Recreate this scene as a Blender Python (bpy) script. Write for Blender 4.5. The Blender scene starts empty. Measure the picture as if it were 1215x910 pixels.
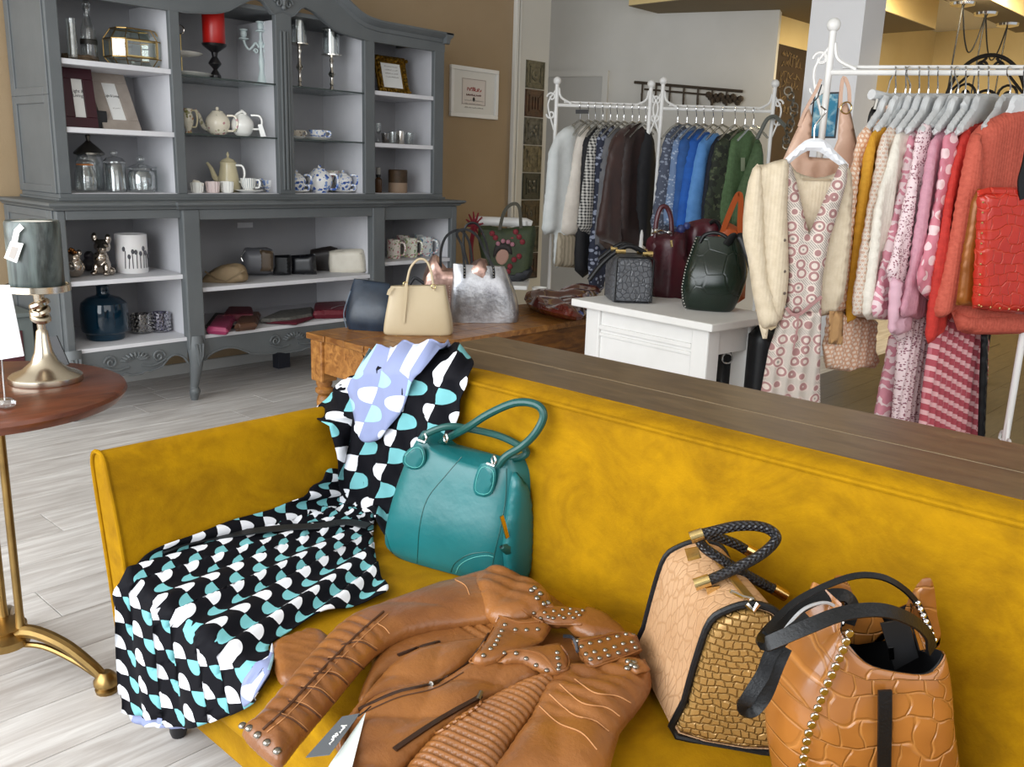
import bpy, bmesh, math, random
import numpy as np
from mathutils import Vector, Matrix
from mathutils.geometry import delaunay_2d_cdt
random.seed(7); np.random.seed(7)
pi = math.pi
sc = bpy.context.scene
col = sc.collection

# ------------------------------------------------------------------ camera
IW, IH, FPX = 1215, 910, 1070.77
YAW, PITCH, ROLL, CAMH = 0.827668561, 0.23621773, 0.0327509085, 1.2
cy, sy, cp, sp = math.cos(YAW), math.sin(YAW), math.cos(PITCH), math.sin(PITCH)
FWD = Vector((sy*cp, cy*cp, -sp)); RIGHT0 = Vector((cy, -sy, 0)); UP0 = RIGHT0.cross(FWD)
RIGHT = math.cos(ROLL)*RIGHT0 + math.sin(ROLL)*UP0
UPV = -math.sin(ROLL)*RIGHT0 + math.cos(ROLL)*UP0
FH = Vector((sy, cy, 0))
CAM = Vector((0, 0, CAMH))
cd = bpy.data.cameras.new('camera'); cam = bpy.data.objects.new('camera', cd); col.objects.link(cam)
cam.matrix_world = Matrix(((RIGHT.x, UPV.x, -FWD.x, 0), (RIGHT.y, UPV.y, -FWD.y, 0), (RIGHT.z, UPV.z, -FWD.z, CAMH), (0, 0, 0, 1)))
cd.sensor_fit = 'HORIZONTAL'; cd.sensor_width = 36; cd.lens = 36*FPX/IW; cd.clip_start = .02; cd.clip_end = 100
sc.camera = cam

# ------------------------------------------------------------------ world and light
w = bpy.data.worlds.new('overcast_daylight'); sc.world = w; w.use_nodes = True
bg = w.node_tree.nodes['Background']; bg.inputs[0].default_value = (.90, .95, 1, 1); bg.inputs[1].default_value = .66
def area(name, loc, target, sx, sy_, power, color=(1, 1, 1)):
    l = bpy.data.lights.new(name, 'AREA'); l.shape = 'RECTANGLE'; l.size = sx; l.size_y = sy_; l.energy = power; l.color = color
    o = bpy.data.objects.new(name, l); col.objects.link(o); o.location = loc
    o.rotation_euler = (Vector(target)-Vector(loc)).to_track_quat('-Z', 'Y').to_euler()
    return o
area('shop_window_light', (-1.7, 2.5, 1.6), (1.6, 2.7, .8), 5.8, 2.3, 265, (.93, .97, 1))
area('shop_front_light', (1.2, -2.2, 1.9), (2.2, 1.6, .6), 4.0, 2.2, 55, (1, .97, .93))
area('back_room_lamp', (7.6, 2.2, 2.5), (8.4, 2.6, 0), 1.6, .5, 85, (1, .82, .52))
sc.view_settings.view_transform = 'Standard'; sc.view_settings.look = 'None'
sc.view_settings.exposure = 0.0; sc.view_settings.gamma = 1.0; sc.view_settings.use_curve_mapping = False
sc.cycles.max_bounces = 6; sc.cycles.transparent_max_bounces = 12; sc.cycles.transmission_bounces = 8
sc.cycles.sample_clamp_indirect = 6
sc.cycles.use_denoising = True

# ------------------------------------------------------------------ pixels to rays
def ray(x, y): return RIGHT*((x-IW/2)/FPX) - UPV*((y-IH/2)/FPX) + FWD
def Pz(x, y, z): d = ray(x, y); return CAM + d*((z-CAMH)/d.z)
def Px(x, y, X): d = ray(x, y); return CAM + d*(X/d.x)
def Py(x, y, Y): d = ray(x, y); return CAM + d*(Y/d.y)
def Pd(x, y, D): return CAM + ray(x, y)*D          # D = depth along the view axis
def proj(p):
    v = Vector(p)-CAM; d = v.dot(FWD); return (FPX*v.dot(RIGHT)/d+IW/2, IH/2-FPX*v.dot(UPV)/d, d)

class Frame:
    def __init__(s, O, U, V): s.O = Vector(O); s.U = Vector(U).normalized(); s.V = Vector(V).normalized(); s.N = s.U.cross(s.V)
    def at(s, x, y, off=0):
        d = ray(x, y); t = (s.O+s.N*off-CAM).dot(s.N)/d.dot(s.N); return CAM+d*t
    def uv(s, x, y): p = s.at(x, y)-s.O; return (p.dot(s.U), p.dot(s.V))
    def w(s, u, v, n=0): return s.O+s.U*u+s.V*v+s.N*n
    def sh(s, n): return Frame(s.O+s.N*n, s.U, s.V)
def vplane(P, rot=0, lean=0):
    """vertical plane through P; rot 0 faces the camera, rot > 0 turns its right end away (degrees)"""
    a = math.radians(rot); U = RIGHT0*math.cos(a)+FH*math.sin(a); N = U.cross(Vector((0, 0, 1)))
    V = Vector((0, 0, 1))*math.cos(math.radians(lean))-N*math.sin(math.radians(lean))
    return Frame(P, U, V)
def hplane(z): return Frame((0, 0, z), (1, 0, 0), (0, 1, 0))
def yplane(Y): return Frame((0, Y, 0), (1, 0, 0), (0, 0, 1))      # faces -Y
def xplane(X): return Frame((X, 0, 0), (0, -1, 0), (0, 0, 1))     # faces -X

# ------------------------------------------------------------------ material builder
def lin(h):
    if not isinstance(h, str): return (h[0], h[1], h[2], 1)
    h = h.lstrip('#'); v = [int(h[i:i+2], 16)/255 for i in (0, 2, 4)]
    return tuple(c/12.92 if c <= .04045 else ((c+.055)/1.055)**2.4 for c in v)+(1,)
class S:
    """a socket with arithmetic"""
    def __init__(s, t, o): s.t = t; s.o = o
    def op(s, k, b=None, c=None):
        n = s.t.nodes.new('ShaderNodeMath'); n.operation = k
        for i, a in enumerate((s, b, c)):
            if a is None: continue
            if isinstance(a, S): s.t.links.new(a.o, n.inputs[i])
            else: n.inputs[i].default_value = a
        return S(s.t, n.outputs[0])
    def __add__(s, b): return s.op('ADD', b)
    __radd__ = __add__
    def __sub__(s, b): return s.op('SUBTRACT', b)
    def __rsub__(s, b): return (s*-1)+b
    def __mul__(s, b): return s.op('MULTIPLY', b)
    __rmul__ = __mul__
    def __truediv__(s, b): return s.op('DIVIDE', b)
    def lt(s, b): return s.op('LESS_THAN', b)
    def gt(s, b): return s.op('GREATER_THAN', b)
    def fr(s): return s.op('FRACT')
    def fl(s): return s.op('FLOOR')
    def ab(s): return s.op('ABSOLUTE')
    def sin(s): return s.op('SINE')
    def mod(s, b): return s.op('FLOORED_MODULO', b)
    def mx(s, b): return s.op('MAXIMUM', b)
    def mn(s, b): return s.op('MINIMUM', b)
class MatB:
    def __init__(s, name, rough=.5, metal=0, **kw):
        s.m = bpy.data.materials.new(name); s.m.use_nodes = True; s.t = s.m.node_tree; s.b = s.t.nodes['Principled BSDF']
        s.b.inputs['Roughness'].default_value = rough; s.b.inputs['Metallic'].default_value = metal
        for k, v in kw.items(): s.b.inputs[k.replace('_', ' ')].default_value = v
    def coord(s, kind='Object', scale=(1, 1, 1), rot=(0, 0, 0)):
        c = s.t.nodes.new('ShaderNodeTexCoord'); mp = s.t.nodes.new('ShaderNodeMapping')
        mp.inputs['Scale'].default_value = scale; mp.inputs['Rotation'].default_value = rot
        s.t.links.new(c.outputs[kind], mp.inputs[0]); return mp.outputs[0]
    def xy(s, kind='UV', scale=(1, 1, 1), rot=(0, 0, 0)):
        n = s.t.nodes.new('ShaderNodeSeparateXYZ'); s.t.links.new(s.coord(kind, scale, rot), n.inputs[0])
        return S(s.t, n.outputs[0]), S(s.t, n.outputs[1]), S(s.t, n.outputs[2])
    def noise(s, scale=5, detail=3, vec=None, rough=.55, dist=0):
        n = s.t.nodes.new('ShaderNodeTexNoise'); n.inputs['Scale'].default_value = scale; n.inputs['Detail'].default_value = detail
        n.inputs['Roughness'].default_value = rough; n.inputs['Distortion'].default_value = dist
        s.t.links.new(vec if vec is not None else s.coord(), n.inputs['Vector']); return S(s.t, n.outputs['Fac'])
    def vor(s, scale=20, feature='DISTANCE_TO_EDGE', vec=None, rnd=1):
        n = s.t.nodes.new('ShaderNodeTexVoronoi'); n.feature = feature; n.inputs['Scale'].default_value = scale
        n.inputs['Randomness'].default_value = rnd
        s.t.links.new(vec if vec is not None else s.coord(), n.inputs['Vector']); return S(s.t, n.outputs['Distance'])
    def ramp(s, fac, lo, hi):
        n = s.t.nodes.new('ShaderNodeMapRange'); n.inputs[1].default_value = lo; n.inputs[2].default_value = hi
        s.t.links.new(fac.o, n.inputs[0]); return S(s.t, n.outputs[0])
    def mix(s, fac, a, b):
        n = s.t.nodes.new('ShaderNodeMix'); n.data_type = 'RGBA'
        if isinstance(fac, S): s.t.links.new(fac.o, n.inputs[0])
        else: n.inputs[0].default_value = fac
        for i, a_ in ((6, a), (7, b)):
            if isinstance(a_, (str, tuple)): n.inputs[i].default_value = lin(a_)
            else: s.t.links.new(a_, n.inputs[i])
        return n.outputs[2]
    def color(s, c):
        if isinstance(c, (str, tuple)): s.b.inputs['Base Color'].default_value = lin(c)
        else: s.t.links.new(c, s.b.inputs['Base Color'])
        return s
    def bump(s, h, dist=.002, strength=1):
        n = s.t.nodes.new('ShaderNodeBump'); n.inputs['Strength'].default_value = strength; n.inputs['Distance'].default_value = dist
        s.t.links.new(h.o, n.inputs['Height'])
        s.t.links.new(n.outputs[0], s.b.inputs['Normal']); return s
    def rough(s, r): s.t.links.new(r.o, s.b.inputs['Roughness']); return s
_pm = {}
def plain(name, c, rough=.5, metal=0, c2=None, ns=6, bump=0, bs=60, **kw):
    """colour with a soft mottling towards c2 and a fine bump"""
    if name in _pm: return _pm[name]
    b = MatB(name, rough, metal, **kw)
    if c2: b.color(b.mix(b.ramp(b.noise(ns, 4), .35, .7), c, c2))
    else: b.color(c)
    if bump: b.bump(b.noise(bs, 3), bump)
    _pm[name] = b.m; return b.m

# ------------------------------------------------------------------ mesh builder
class MB:
    def __init__(s): s.v = []; s.f = []; s.uv = {}
    def add(s, vs, fs, uvs=None):
        o = len(s.v); s.v += [tuple(v) for v in vs]; s.f += [tuple(i+o for i in f) for f in fs]
        if uvs:
            for i, u in enumerate(uvs): s.uv[o+i] = u
        return s
    def box(s, x0, x1, y0, y1, z0, z1):
        vs = [(x, y, z) for x in (x0, x1) for y in (y0, y1) for z in (z0, z1)]
        return s.add(vs, [(0, 1, 3, 2), (4, 6, 7, 5), (0, 4, 5, 1), (2, 3, 7, 6), (0, 2, 6, 4), (1, 5, 7, 3)])
    def obox(s, fr, u0, u1, v0, v1, n0, n1):
        vs = [fr.w(u, v, n) for u in (u0, u1) for v in (v0, v1) for n in (n0, n1)]
        return s.add(vs, [(0, 1, 3, 2), (4, 6, 7, 5), (0, 4, 5, 1), (2, 3, 7, 6), (0, 2, 6, 4), (1, 5, 7, 3)])
    def lathe(s, c, prof, n=20, sx=1, sy=1, ax=None):
        """prof: (radius, height) pairs from bottom to top, closed with caps"""
        c = Vector(c); base = len(s.v); vs = []; uv = []
        if ax is None: A, B, C = Vector((1, 0, 0)), Vector((0, 1, 0)), Vector((0, 0, 1))
        else:
            C = Vector(ax).normalized(); A = C.orthogonal().normalized(); B = C.cross(A)
        for r, h in prof:
            for i in range(n):
                a = 2*pi*i/n; vs.append(c+A*(r*sx*math.cos(a))+B*(r*sy*math.sin(a))+C*h); uv.append((i/n, h))
        fs = []
        for k in range(len(prof)-1):
            for i in range(n):
                j = (i+1) % n; fs.append((k*n+i, k*n+j, (k+1)*n+j, (k+1)*n+i))
        fs.append(tuple(range(n-1, -1, -1))); fs.append(tuple(range((len(prof)-1)*n, len(prof)*n)))
        return s.add(vs, fs, uv)
    def ball(s, c, r, n=12, sz=1, sx=1, sy=1):
        m = max(4, n//2)
        prof = [(max(1e-4, r*math.sin(pi*i/m)), -r*sz*math.cos(pi*i/m)) for i in range(m+1)]
        return s.lathe(c, prof, n, sx, sy)
    def tube(s, path, r, n=8, closed=False, rb=None, up=None):
        """sweep an ellipse (r along up-ish normal x rb) along path"""
        P = [Vector(p) for p in path]; m = len(P)
        if not isinstance(r, (list, tuple)): r = [r]*m
        tang = []
        for i in range(m):
            a = P[i-1] if (i > 0 or closed) else P[i]; b = P[(i+1) % m] if (i < m-1 or closed) else P[i]
            d = b-a; tang.append(d.normalized() if d.length > 1e-9 else Vector((0, 0, 1)))
        nv = Vector(up) if up is not None else tang[0].orthogonal()
        vs = []; uv = []; L = 0
        for i in range(m):
            t = tang[i]; nv = nv-t*nv.dot(t)
            nv = nv.normalized() if nv.length > 1e-6 else t.orthogonal().normalized()
            bv = t.cross(nv); q = r[i]; k = (rb/r[0] if rb else 1)
            if i: L += (P[i]-P[i-1]).length
            for j in range(n):
                a = 2*pi*j/n; vs.append(P[i]+nv*(q*math.cos(a))+bv*(q*k*math.sin(a))); uv.append((j/n, L))
            if up is not None: nv = Vector(up)
        fs = []
        for i in range(m if closed else m-1):
            for j in range(n):
                k = (j+1) % n; i2 = (i+1) % m; fs.append((i*n+j, i*n+k, i2*n+k, i2*n+j))
        if not closed: fs.append(tuple(range(n-1, -1, -1))); fs.append(tuple(range((m-1)*n, m*n)))
        return s.add(vs, fs, uv)
    def strap(s, path, width, thick, up):
        """flat strap: rectangular section, up = thin direction (vector or list)"""
        P = [Vector(p) for p in path]; m = len(P); vs = []; fs = []
        for i in range(m):
            t = (P[min(i+1, m-1)]-P[max(i-1, 0)]).normalized(); u = Vector(up[i] if isinstance(up, list) else up)
            u = (u-t*u.dot(t)); u = u.normalized() if u.length > 1e-6 else t.orthogonal().normalized()
            b = t.cross(u)
            for a, c in ((-1, -1), (1, -1), (1, 1), (-1, 1)): vs.append(P[i]+b*(a*width/2)+u*(c*thick/2))
        for i in range(m-1):
            for j in range(4): k = (j+1) % 4; fs.append((i*4+j, i*4+k, i*4+4+k, i*4+4+j))
        fs += [(3, 2, 1, 0), tuple(range(m*4-4, m*4))]
        return s.add(vs, fs)
    def prism(s, pts, vec):
        """extrude a 3-D polygon by vec"""
        n = len(pts); v = Vector(vec); vs = [Vector(p) for p in pts]+[Vector(p)+v for p in pts]
        fs = [tuple(range(n-1, -1, -1)), tuple(range(n, 2*n))]+[(i, (i+1) % n, n+(i+1) % n, n+i) for i in range(n)]
        return s.add(vs, fs)
    def grid(s, rows, uvf=None, thick=0):
        """surface from rows of points, optional solid thickness along -normal added by modifier later"""
        m, n = len(rows), len(rows[0]); vs = [p for r in rows for p in r]
        fs = [(i*n+j, i*n+j+1, (i+1)*n+j+1, (i+1)*n+j) for i in range(m-1) for j in range(n-1)]
        uv = [(uvf(i, j) if uvf else (j/(n-1), i/(m-1))) for i in range(m) for j in range(n)]
        return s.add(vs, fs, uv)
def cr(pts, n=6, closed=False):
    """Catmull-Rom through points of any dimension"""
    P = [np.array(p, float) for p in pts]; m = len(P); out = []
    for i in range(m if closed else m-1):
        p0 = P[i-1] if (i > 0 or closed) else 2*P[0]-P[1]; p1 = P[i]; p2 = P[(i+1) % m]
        p3 = P[(i+2) % m] if (i+2 < m or closed) else 2*P[-1]-P[-2]
        for k in range(n):
            t = k/n; out.append(.5*((2*p1)+(p2-p0)*t+(2*p0-5*p1+4*p2-p3)*t*t+(3*p1-p0-3*p2+p3)*t**3))
    if not closed: out.append(P[-1])
    return [tuple(o) for o in out]
def arc(c, r, a0, a1, n, U, V):
    return [Vector(c)+Vector(U)*(r*math.cos(a0+(a1-a0)*i/n))+Vector(V)*(r*math.sin(a0+(a1-a0)*i/n)) for i in range(n+1)]

# ------------------------------------------------------------------ objects
_off = {}
def thing(name, label, cat, loc, group=None):
    o = bpy.data.objects.new(name, None); col.objects.link(o); o.empty_display_size = .05
    o.location = loc; o['label'] = label; o['category'] = cat
    if group: o['group'] = group
    _off[o.name] = Vector(loc); return o
def mk(name, mb, mat, parent=None, ang=35, bevel=0, subd=0, solid=0, label=None, origin=None):
    me = bpy.data.meshes.new(name); V = [Vector(v) for v in mb.v]
    if parent is not None: off = _off[parent.name]
    elif origin is not None: off = Vector(origin)
    else:
        xs = [v.x for v in V]; ys = [v.y for v in V]; off = Vector(((min(xs)+max(xs))/2, (min(ys)+max(ys))/2, min(v.z for v in V)))
    me.from_pydata([v-off for v in V], [], mb.f)
    if mb.uv:
        ul = me.uv_layers.new(name='UVMap'); li = np.zeros(len(me.loops), int); me.loops.foreach_get('vertex_index', li)
        arr = np.zeros((len(V), 2))
        for k, u in mb.uv.items(): arr[k] = u
        ul.data.foreach_set('uv', arr[li].ravel())
    o = bpy.data.objects.new(name, me); col.objects.link(o)
    me.materials.append(mat)
    if bevel:
        b = o.modifiers.new('bevel', 'BEVEL'); b.width = bevel; b.segments = 2; b.limit_method = 'ANGLE'; b.angle_limit = .6
    if solid:
        q = o.modifiers.new('solid', 'SOLIDIFY'); q.thickness = solid; q.offset = 0
    if subd:
        q = o.modifiers.new('sub', 'SUBSURF'); q.levels = subd; q.render_levels = subd
    if ang:
        me.polygons.foreach_set('use_smooth', [True]*len(me.polygons))
        if ang < 180: me.set_sharp_from_angle(angle=math.radians(ang))
    if parent is not None: o.parent = parent
    else: o.location = off
    _off[o.name] = off
    if label: o['label'] = label
    return o
def tag(o, label, cat, group=None):
    o['label'] = label; o['category'] = cat
    if group: o['group'] = group
    return o
def struct(o): o['kind'] = 'structure'; return o
def dup(root, loc=None, label=None, rotz=None):
    def cpy(o, par):
        c = o.copy(); col.objects.link(c); c.parent = par; _off[c.name] = _off.get(o.name, Vector((0, 0, 0)))
        for ch in list(o.children): cpy(ch, c)
        return c
    r = cpy(root, None)
    if loc is not None: r.location = loc
    if rotz is not None: r.rotation_euler.z = rotz
    if label: r['label'] = label
    return r

# ------------------------------------------------------------------ soft shapes
def inside(poly, pts):
    x, y = pts[:, 0], pts[:, 1]; c = np.zeros(len(pts), bool); n = len(poly)
    for i in range(n):
        x1, y1 = poly[i]; x2, y2 = poly[i-1]
        if y1 == y2: continue
        c ^= ((y1 > y) != (y2 > y)) & (x < (x2-x1)*(y-y1)/(y2-y1)+x1)
    return c
def bdist(poly, pts):
    d = np.full(len(pts), 1e9)
    for i in range(len(poly)):
        a, b = poly[i-1], poly[i]; ab = b-a; L = ab@ab
        if L < 1e-14: continue
        t = np.clip(((pts-a)@ab)/L, 0, 1); q = a+t[:, None]*ab-pts; d = np.minimum(d, np.sqrt((q*q).sum(1)))
    return d
def pillow(px, fr, T, Tb=None, R=None, res=.02, fold=None, sm=0, mid=None, uvs=1, metric=False, out=None):
    """solid cushion-like body from an outline (pixels on the plane fr, or metres when metric);
       T / Tb = front / back thickness, R = width of the rounded rim, fold(u, v, d) -> extra front relief, mid(u, v) -> bend of the whole body"""
    P = [tuple(p) for p in px] if metric else [fr.uv(*p[:2]) for p in px]
    if sm: P = cr(P, sm, True)
    P = np.array(P)
    if ((P[:, 0]*np.roll(P[:, 1], -1)-np.roll(P[:, 0], -1)*P[:, 1]).sum()) < 0: P = P[::-1]
    B = []
    for i in range(len(P)):
        a, b = P[i], P[(i+1) % len(P)]; k = max(1, int(math.ceil(np.linalg.norm(b-a)/res)))
        for j in range(k): B.append(a+(b-a)*j/k)
    B = np.array(B); n = len(B)
    lo, hi = B.min(0), B.max(0)
    g = []
    for j, v in enumerate(np.arange(lo[1], hi[1], res*.87)):
        for u in np.arange(lo[0]+(j % 2)*res/2, hi[0], res): g.append((u, v))
    g = np.array(g) if g else np.zeros((0, 2))
    if len(g):
        g = g[inside(B, g)]
    if len(g): g = g[bdist(B, g) > res*.45]
    A = np.vstack([B, g]) if len(g) else B
    r = delaunay_2d_cdt([Vector(p) for p in A], [(i, (i+1) % n) for i in range(n)], [], 1, 1e-7)
    vs = np.array([tuple(v) for v in r[0]]); tri = [t for t in r[2]]
    d = bdist(B, vs); on = d < 1e-5
    Tb = T if Tb is None else Tb; R = R or T
    k = np.sqrt(np.clip(1-(1-np.minimum(d/R, 1))**2, 0, 1))
    mb = out or MB(); fv = []; bv = []; uv = []; base = len(mb.v)
    for i, (u, v) in enumerate(vs):
        m0 = mid(u, v) if mid else 0
        fo = fold(u, v, d[i])*k[i] if fold else 0
        fv.append(fr.w(u, v, m0+T*k[i]+fo)); bv.append(fr.w(u, v, m0-Tb*k[i])); uv.append((u*uvs, v*uvs))
    N = len(vs); idx = {}
    allv = list(fv); alluv = list(uv); bi = []
    for i in range(N):
        if on[i]: bi.append(i)
        else: bi.append(len(allv)); allv.append(bv[i]); alluv.append(uv[i])
    fs = []
    for t in tri:
        a, b, c = t
        if (vs[b][0]-vs[a][0])*(vs[c][1]-vs[a][1])-(vs[c][0]-vs[a][0])*(vs[b][1]-vs[a][1]) < 0: t = t[::-1]
        fs.append(tuple(t)); q = tuple(bi[i] for i in reversed(t))
        if any(bi[i] != i for i in t): fs.append(q)
    mb.add(allv, fs, alluv); return mb
def loftbag(levels, n=40, e=4, sub=4, cap=True, out=None):
    """levels: list of four corner points (front-left, front-right, back-right, back-left) bottom to top"""
    L = [np.array([tuple(Vector(c)) for c in l]).ravel() for l in levels]
    L = cr(L, sub) if sub > 1 else L
    mb = out or MB(); vs = []; uv = []
    H = 0
    for q, l in enumerate(L):
        c = np.array(l).reshape(4, 3)
        if q: H += float(np.linalg.norm(c.mean(0)-prev)); 
        prev = c.mean(0); W = float(np.linalg.norm(c[1]-c[0]))
        for i in range(n):
            a = 2*pi*i/n; ca, sa = math.cos(a), math.sin(a)
            x = math.copysign(abs(ca)**(2/e), ca); y = math.copysign(abs(sa)**(2/e), sa)
            s_, t_ = (x+1)/2, (y+1)/2
            p = c[0]*(1-s_)*(1-t_)+c[1]*s_*(1-t_)+c[2]*s_*t_+c[3]*(1-s_)*t_
            vs.append(p); uv.append((x*W/2+.5, H))
    m = len(L)
    fs = [(k*n+i, k*n+(i+1) % n, (k+1)*n+(i+1) % n, (k+1)*n+i) for k in range(m-1) for i in range(n)]
    if cap: fs += [tuple(range(n-1, -1, -1)), tuple(range((m-1)*n, m*n))]
    return mb.add(vs, fs, uv)
def pxbag(rows, z, back, lean=0, e=4, n=40, sub=4, cap=True, ret=False):
    """bag from pixel rows bottom to top: (xL, yL, xR, yR, front offset, depth); stands at height z; back = horizontal depth direction"""
    back = Vector(back).normalized()
    A = Pz(rows[0][0], rows[0][1], z); B = Pz(rows[0][2], rows[0][3], z)
    U = (B-A); U.z = 0; U.normalize()
    N = U.cross(Vector((0, 0, 1))); 
    lv = []
    for xL, yL, xR, yR, fo, dp in rows:
        fr = Frame(A-N*fo, U, Vector((0, 0, 1))-N*math.tan(math.radians(lean)))
        a, b = fr.at(xL, yL), fr.at(xR, yR); lv.append([a, b, b+back*dp, a+back*dp])
    mb = loftbag(lv, n, e, sub, cap)
    return (mb, lv, Frame(A, U, (0, 0, 1))) if ret else mb

# ================================================================== shared materials
def glassmat(name, tint=(1, 1, 1), rough=.03, fac=.12, edge=.75):
    m = bpy.data.materials.new(name); m.use_nodes = True; t = m.node_tree; t.nodes.remove(t.nodes['Principled BSDF'])
    out = t.nodes['Material Output']; tr = t.nodes.new('ShaderNodeBsdfTransparent'); tr.inputs[0].default_value = (*tint, 1)
    g = t.nodes.new('ShaderNodeBsdfGlossy'); g.inputs['Roughness'].default_value = rough
    lw = t.nodes.new('ShaderNodeLayerWeight'); lw.inputs[0].default_value = .35
    mr = t.nodes.new('ShaderNodeMapRange'); mr.inputs[3].default_value = fac; mr.inputs[4].default_value = edge
    t.links.new(lw.outputs['Facing'], mr.inputs[0])
    mx = t.nodes.new('ShaderNodeMixShader'); t.links.new(mr.outputs[0], mx.inputs[0]); t.links.new(tr.outputs[0], mx.inputs[1]); t.links.new(g.outputs[0], mx.inputs[2])
    t.links.new(mx.outputs[0], out.inputs[0]); return m
GLASS = glassmat('clear_glass', (.93, .95, .95)); SHELFGLASS = glassmat('shelf_glass', (.86, .9, .9), .02, .05, .5)
SILVER = plain('polished_silver', '#cfcac2', .14, 1); CHROME = plain('chrome', '#d8d8d8', .1, 1)
GOLD = plain('gold_metal', '#d6bb80', .2, 1); BRASS = plain('aged_brass', '#a88a55', .34, 1, c2='#7f6740', ns=9)
BLACK = plain('black_leather', '#0a0b0d', .4, 0, c2='#111216', ns=8, bump=.0006, bs=220, Specular_IOR_Level=.35)
WHITEP = plain('white_paint', '#e9e8e6', .4, 0, c2='#dddcd9', ns=3)
PAPER = plain('white_paper', '#efefec', .7); INK = plain('black_ink', '#191919', .7)
PORC = plain('white_porcelain', '#ecebe6', .12); CREAM = plain('cream_porcelain', '#e2d6b4', .16)

# ================================================================== the room
def wood_planks():
    b = MatB('bleached_oak_plank', .38)
    rnd = b.t.nodes.new('ShaderNodeObjectInfo'); R = S(b.t, rnd.outputs['Random'])
    v = b.coord('Object', (1.4, 16, 1)); add = b.t.nodes.new('ShaderNodeVectorMath'); add.operation = 'ADD'
    cmb = b.t.nodes.new('ShaderNodeCombineXYZ'); b.t.links.new((R*37).o, cmb.inputs[0]); b.t.links.new((R*91).o, cmb.inputs[1])
    b.t.links.new(v, add.inputs[0]); b.t.links.new(cmb.outputs[0], add.inputs[1])
    n = b.noise(2.2, 6, add.outputs[0], .62, .6)
    c = b.mix(b.ramp(n, .34, .68), '#b0aaa6', '#dcdad8')
    c2 = b.mix(R*.26, c, '#938c87')
    b.color(c2); b.rough(n*.25+.26); b.bump(n, .0012, .5); return b.m
PLANK = wood_planks()
fl = struct(mk('floor', MB().box(-2, 11.2, -2, 9, -.06, -.004), PLANK, ang=0, origin=(0, 0, 0)))
pl_w, pl_l = .192, 1.285
pm = MB().box(0, pl_l-.0025, 0, pl_w-.0025, -.01, 0)
p0 = mk('plank', pm, PLANK, fl, ang=0, bevel=.0012); first = True
row = 0; yy = -.35
while yy < 4.7:
    xx = -1.6-random.random()*pl_l
    while xx < 6.4:
        o = p0 if first else p0.copy()
        if not first: col.objects.link(o); o.parent = fl
        first = False; o.location = (xx, yy, 0); xx += pl_l
    yy += pl_w
WY = 4.74
BROWN = plain('brown_wall_paint', '#a08a6d', .75, c2='#988263', ns=2, bump=.0006, bs=90)
GREYW = plain('grey_wall_paint', '#d0cec9', .75, c2='#c8c6c0', ns=2)
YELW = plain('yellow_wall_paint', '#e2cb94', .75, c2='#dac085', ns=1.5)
CEILM = plain('ceiling_paint', '#d6d2c8', .8)
struct(mk('wall_back', MB().box(-2, 5.06, WY, WY+.16, 0, 2.8), BROWN, ang=0))
struct(mk('baseboard_back', MB().box(-2, 5.05, WY-.018, WY, 0, .062), plain('baseboard_paint', '#b9bab8', .5), ang=0, bevel=.004))
struct(mk('ceiling', MB().box(-2, 11.2, -2, 9, 2.8, 2.9), CEILM, ang=0))
# white door frame that ends the brown wall, with a column of relief tiles
tr = struct(mk('trim_1', MB().box(5.055, 5.44, WY-.012, WY+.2, 0, 2.8), plain('frame_paint', '#c9c7c0', .55), ang=0))
struct(mk('trim_2', MB().box(5.045, 5.075, WY-.035, WY, 0, 2.8).box(5.10, 5.118, WY-.022, WY, 0, 2.8), plain('frame_paint2', '#d6d4ce', .5), ang=0, bevel=.004))
tilecol = ['#5f5b46', '#4b2a18', '#6a675c', '#7d7255', '#3f4034', '#5a4a30', '#53513f', '#4b2f1f']
ztop = Py(633, 71.5, WY-.012).z; th = (ztop-Py(629, 237, WY-.012).z)/5
for i in range(8):
    z1 = ztop-i*th; cx, cz, hw = 5.288, z1-th/2, .104; hh = th/2-.003
    y = WY-.012; mb = MB()
    mb.box(cx-hw, cx+hw, y-.006, y, cz-hh, cz+hh)
    for k, (a, d) in enumerate(((.92, .010), (.72, .007), (.60, .011))):
        for (u0, u1, v0, v1) in ((-a, a, a-.07, a), (-a, a, -a, -a+.07), (-a, -a+.07, -a, a), (a-.07, a, -a, a)):
            mb.box(cx+u0*hw, cx+u1*hw, y-d, y-.005, cz+v0*hh, cz+v1*hh)
    if i in (0, 3, 5):
        mb.lathe((cx, y-.004, cz), [(.045, 0), (.045, .005), (.03, .007), (.012, .004), (.001, .009)], 8, ax=(0, -1, 0))
    elif i in (1, 6):
        for q in (-.45, -.15, .15, .45): mb.box(cx+q*hw-.009, cx+q*hw+.009, y-.012, y-.005, cz-.45*hh, cz+.45*hh)
    else:
        for q in range(4):
            a = pi/4+q*pi/2; mb.ball((cx+.035*math.cos(a), y-.005, cz+.035*math.sin(a)), .026, 8, sy=.3)
        mb.ball((cx, y-.005, cz), .02, 8, sy=.45)
    mk('tile', mb, plain('tile_glaze_%d' % i, tilecol[i], .32, c2='#2b2a20' if i != 1 else '#2d160c', ns=28), tr, ang=30)
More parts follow.
